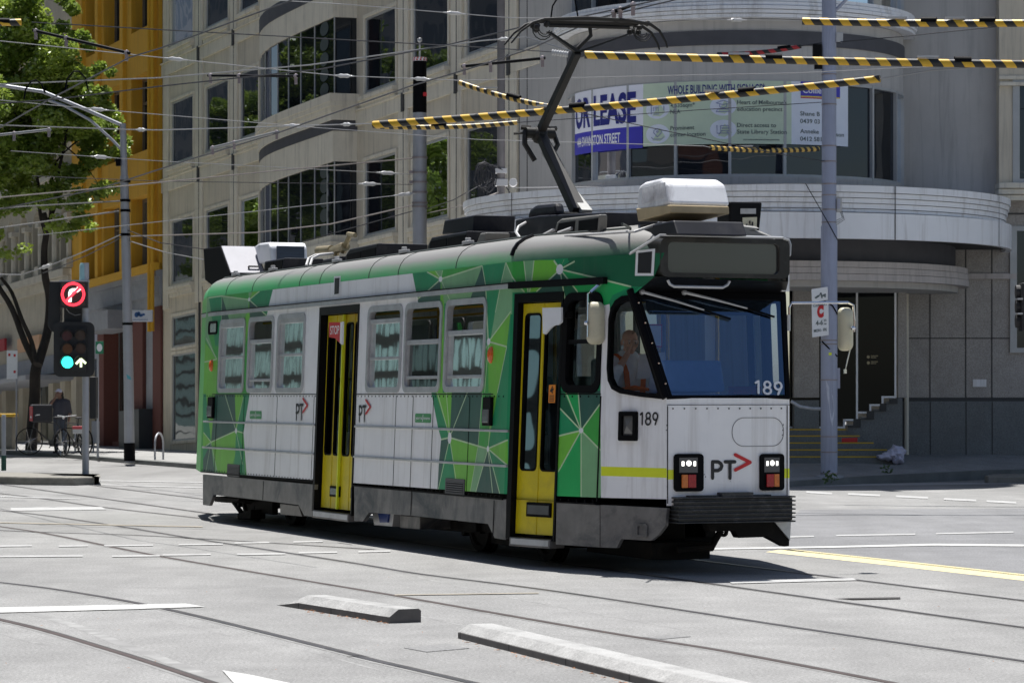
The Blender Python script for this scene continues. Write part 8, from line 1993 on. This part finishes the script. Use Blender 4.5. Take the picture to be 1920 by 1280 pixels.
mb = MB(); ud2, zd2 = wP(1190, 729, .74); mb.tube([TW(ud2 - .25, .72, 1.70), TW(ud2 + .05, .72, 1.715), TW(ud2 + .22, .78, 1.70)], [.02, .026, .015], 8); tag(mb.build('orange_strap', 'hivis_orange', smooth=True), 'orange strap lying on the ledge inside the cab quarter window', 'strap')
# pedestrian behind the parked bicycles
pb = gpt(113, 850, .09); pd = thing('person', 'pedestrian in dark top and white cap standing behind the parked bicycles', 'person', tuple(pb))
def Q(x, y, z): return Vector((x, y, z))
fc = Vector((-.35, -1, 0)).normalized()
mb = MB(); M2 = head(mb, Q(-.03, -.02, 1.60), fc, Vector((0, 0, 1)), 1.0); capsule(mb, [Q(-.02, 0, 1.53), Q(-.01, .01, 1.42)], [.052, .06]); wA_ = Q(-.10, -.14, 1.50); capsule(mb, [Q(-.30, -.10, 1.22), wA_], [.042, .03]); hand(mb, wA_, Vector((.3, -.1, 1)), Vector((1, 0, 0)), Vector((.3, 1, 0)), 1, .8)
wB = Q(.24, -.10, .88); capsule(mb, [Q(.25, .02, 1.08), wB], [.042, .03]); hand(mb, wB, Vector((0, -.1, -1)), Vector((0, -1, 0)), Vector((-1, 0, 0)), 1, .5); flesh(mb, 'body', 'skin_dark', pd, .012)
face_bits(Q(-.03, -.02, 1.60), M2, pd)
mb = MB(); capsule(mb, [Q(-.15, 0, 1.38), Q(.15, 0, 1.38)], [.085, .085]); capsule(mb, [Q(-.06, 0, 1.33), Q(-.06, 0, .98)], [.13, .14]); capsule(mb, [Q(.06, 0, 1.33), Q(.06, 0, .98)], [.13, .14]); capsule(mb, [Q(-.20, 0, 1.37), Q(-.31, -.09, 1.18), Q(-.26, -.11, 1.29)], [.07, .058, .05]); capsule(mb, [Q(.20, 0, 1.37), Q(.26, .03, 1.08)], [.07, .055]); flesh(mb, 'jumper', 'shirt_dark', pd, .018)
mb = MB(); capsule(mb, [Q(-.09, 0, .95), Q(-.10, -.03, .5), Q(-.11, .02, .10)], [.105, .075, .055]); capsule(mb, [Q(.09, 0, .95), Q(.11, -.02, .5), Q(.13, .03, .10)], [.105, .075, .055]); capsule(mb, [Q(-.08, 0, .97), Q(.08, 0, .97)], [.12, .12]); flesh(mb, 'trousers', 'jeans', pd, .018)
for x in (-.11, .13):
    mb = MB(); capsule(mb, [Q(x, .05, .05), Q(x - .03, -.14, .04)], [.05, .042]); flesh(mb, 'shoe', 'shoe_black', pd, .012)
mb = MB(); mb.ball(Q(-.03, -.01, 1.655), (.085, .10, .072), 14); c_ = Q(-.03, -.02, 1.66) + fc * .13; mb.ball(c_, (.065, .07, .012), 12); flesh(mb, 'cap', 'cap_white', pd, .01, sm=2)
mb = MB(); mb.ball(Q(0, .05, 1.58), (.085, .075, .10), 12); mb.ball(Q(.03, .05, 1.47), (.07, .05, .09), 12); flesh(mb, 'hair', 'hair_dark', pd, .012)
# ================================================================== BICYCLES, HOOPS, SMALL SIGNS ON THE LEFT PAVEMENT
mat('bike_black', (.03, .03, .032), .4, var=.1); mat('bag_black', (.025, .025, .03), .8, var=.2); mat('basket_red', (.40, .05, .06), .6); mat('bollard_grey', (.30, .31, .33), .5)
def bicycle(label, pos, rot, bag):
    b = thing('bicycle', label, 'bicycle', tuple(pos), rot, 'parked bicycles')
    for x in (-.52, .52):
        mb = MB(); mb.lathe([(.335, -.018), (.355, -.018), (.355, .018), (.335, .018), (.335, -.018)], (x, 0, .35), 28, axis='Y')
        w_ = mb.build('wheel', 'black_rubber', b); mb = MB()
        for k in range(14): a = k * 2 * math.pi / 14; mb.tube([Vector((x, .02 * (-1) ** k, .35)), Vector((x + .335 * math.cos(a), 0, .35 + .335 * math.sin(a)))], .003, 4)
        mb.build('spokes', 'chrome', w_)
    mb = MB()
    A = [Vector(p) for p in ((-.52, 0, .35), (-.08, 0, .30), (-.2, 0, .82), (.38, 0, .86), (.52, 0, .35), (.42, 0, .72))]
    for i, j, r_ in ((0, 1, .012), (0, 2, .011), (1, 2, .016), (2, 3, .016), (1, 5, .02), (3, 4, .015)): mb.tube([A[i], A[j]], r_, 8)
    mb.tube([A[2], Vector((-.22, 0, .95))], .013, 8); mb.tube([A[3], Vector((.36, 0, 1.0))], .014, 8); mb.lathe([(0, -.02), (.09, -.02), (.09, .02), (0, .02)], A[1], 14, axis='Y'); mb.build('frame', 'bike_black', b, smooth=True)
    mb = MB(); mb.tube([Vector((.30, -.28, 1.04)), Vector((.38, -.2, 1.03)), Vector((.40, 0, 1.01)), Vector((.38, .2, 1.03)), Vector((.30, .28, 1.04))], .013, 8); mb.ball((.46, 0, .98), .035, 8); mb.build('handlebar', 'aluminium', b, smooth=True)
    mb = MB(); mb.ball((-.24, 0, .97), (.14, .07, .03), 10); mb.build('saddle', 'bag_black', b, smooth=True)
    mb = MB(); mb.tube([Vector((-.08, .0, .30)), Vector((.02, .12, .18))], .012, 6); mb.tube([Vector((-.08, 0, .30)), Vector((-.18, -.12, .42))], .012, 6); mb.build('pedal', 'bike_black', b)
    return b
bk = bicycle('black bicycle with a boxy black and red delivery bag beside the tree trunk', gpt(92, 852, .09), R(200), 1)
p0 = bk.location
bg_ = thing('delivery_bag', 'boxy black delivery bag with a red end on the bicycle rack', 'bag', (p0.x - .2, p0.y, p0.z + .85), R(200))
mb = MB(); mb.mm((-.26, -.22, 0), (.26, .22, .46)); mb.build('body', 'bag_black', bg_, bevel=.04); mb = MB(); mb.mm((.262, -.2, .03), (.275, .2, .4)); mb.build('end_panel', 'basket_red', bg_, bevel=.004)
bicycle('black bicycle with bright handlebar beside the signal post', gpt(138, 855, .09), R(245), 0)
bsk = thing('crate', 'small red and white crate in front of the bicycle handlebar', 'crate', tuple(dpt(149, 806, 74.2)))
mb = MB(); mb.mm((-.16, -.12, -.09), (.16, .12, .09)); mb.build('tub', 'porcelain', bsk, bevel=.02); mb = MB(); mb.mm((-.165, -.125, .02), (.165, .125, .10)); mb.build('lid', 'basket_red', bsk, bevel=.015)
def hoop(label, xa, xb, yb_, yt):
    a, b = gpt(xa, yb_, .09), gpt(xb, yb_ - 1, .09); h = (yb_ - yt) * a.y / F; mb = MB(); pts = [a, a + Vector((0, 0, h * .62))] + [a.lerp(b, .5 - .5 * math.cos(k * math.pi / 8)) + Vector((0, 0, h * (.62 + .38 * math.sin(k * math.pi / 8)))) for k in range(1, 8)] + [b + Vector((0, 0, h * .62)), b]
    mb.tube(pts, .024, 10); tag(mb.build('bike_hoop', 'galvanised', smooth=True), label, 'bike hoop', 'steel bike hoops')
hoop('bright steel bike hoop standing alone right of the lighting pole', 290.5, 306, 863, 812); hoop('steel bike hoop half hidden behind the signal post', 141, 153, 850, 796)
def post_sign(name, label, px, y0, y1, plate, m, w=.03):
    b = gpt(px, y0, .09); h = (y0 - y1) * b.y / F; o = thing(name, label, 'sign', tuple(b)); mb = MB(); mb.tube([Vector((0, 0, 0)), Vector((0, 0, h))], w, 8); mb.build('post', 'galvanised', o, smooth=True)
    if plate:
        x0, x1, ya, yb2 = plate; a, c = dpt(x0, yb2, b.y - .06), dpt(x1, ya, b.y - .06); mb = MB(); mb.mm((a.x, a.y, a.z), (c.x, c.y + .03, c.z)); pl_ = mb.build('plate', m, o, world=True, bevel=.004); return o, pl_, a, c
    return o
o, pl_, a, c = post_sign('green_sign', 'small green and white sign on a thin post left of the lighting pole', 183.5, 857, 642, (179, 194, 640, 663), mat('sign_green', (.02, .20, .10), .5))
mb = MB(); mb.add([Vector(((a.x + c.x) / 2 + .07 * math.cos(t), a.y - .004, (a.z + c.z) / 2 + .10 * math.sin(t))) for t in [k * .4 for k in range(16)]], [range(16)]); mb.build('disc', 'white_ink', pl_, world=True, normals=False)
o, pl_, a, c = post_sign('parking_sign', 'white parking sign with small red marks on a post near the left edge', 31, 846, 655, (12.5, 32.5, 657, 710), 'white_ink', .025)
mb = MB()
for fx, fz_ in ((.25, .85), (.75, .83), (.75, .25)): p = Vector((a.x + (c.x - a.x) * fx, a.y - .004, a.z + (c.z - a.z) * fz_)); mb.poly([p + Vector((-.03, 0, -.035)), p + Vector((.03, 0, -.035)), p + Vector((.03, 0, .035)), p + Vector((-.03, 0, .035))])
mb.build('mark', 'red_ink', pl_, world=True, normals=False)
bo = thing('post', 'slim grey post with a dark foot standing on the island at the left edge', 'post', tuple(gpt(7, 882, .15))); zt = (882 - 777) * bo.location.y / F
mb = MB(); mb.lathe([(0, .2), (.045, .2), (.045, zt - .03), (.03, zt), (0, zt)], (0, 0, 0), 12); mb.build('shaft', 'bollard_grey', bo, smooth=True); mb = MB(); mb.lathe([(0, 0), (.05, 0), (.05, .3), (0, .3)], (0, 0, 0), 12); mb.build('foot', 'seat_fabric', bo, smooth=True)
cb2 = thing('cabinet', 'grey utility cabinet behind the signal post', 'cabinet', tuple(gpt(178, 848, .09))); w = 13 * cb2.location.y / F; mb = MB(); mb.mm((-w / 2, 0, .25), (w / 2, .25, .85)); mb.mm((-w / 2 + .02, .05, 0), (-w / 2 + .06, .1, .25)); mb.mm((w / 2 - .06, .05, 0), (w / 2 - .02, .1, .25)); mb.build('case', 'galvanised', cb2, bevel=.01)
pt_ = thing('planter', 'square concrete planter with yellow rim at the left picture edge', 'planter', tuple(gpt(8, 843, .09))); w = 44 * pt_.location.y / F; h = 62 * pt_.location.y / F
mb = MB(); mb.prism([Vector((-w / 2 + .05, -w / 2 + .05, 0)), Vector((w / 2 - .05, -w / 2 + .05, 0)), Vector((w / 2 - .05, w / 2, 0)), Vector((-w / 2 + .05, w / 2, 0))], (0, 0, h)); mb.build('tub', 'island_concrete', pt_, bevel=.03); mb = MB(); mb.mm((-w / 2, -w / 2, h), (w / 2, w / 2 + .05, h + .09)); mb.build('rim', 'rail_yellow', pt_, bevel=.02)
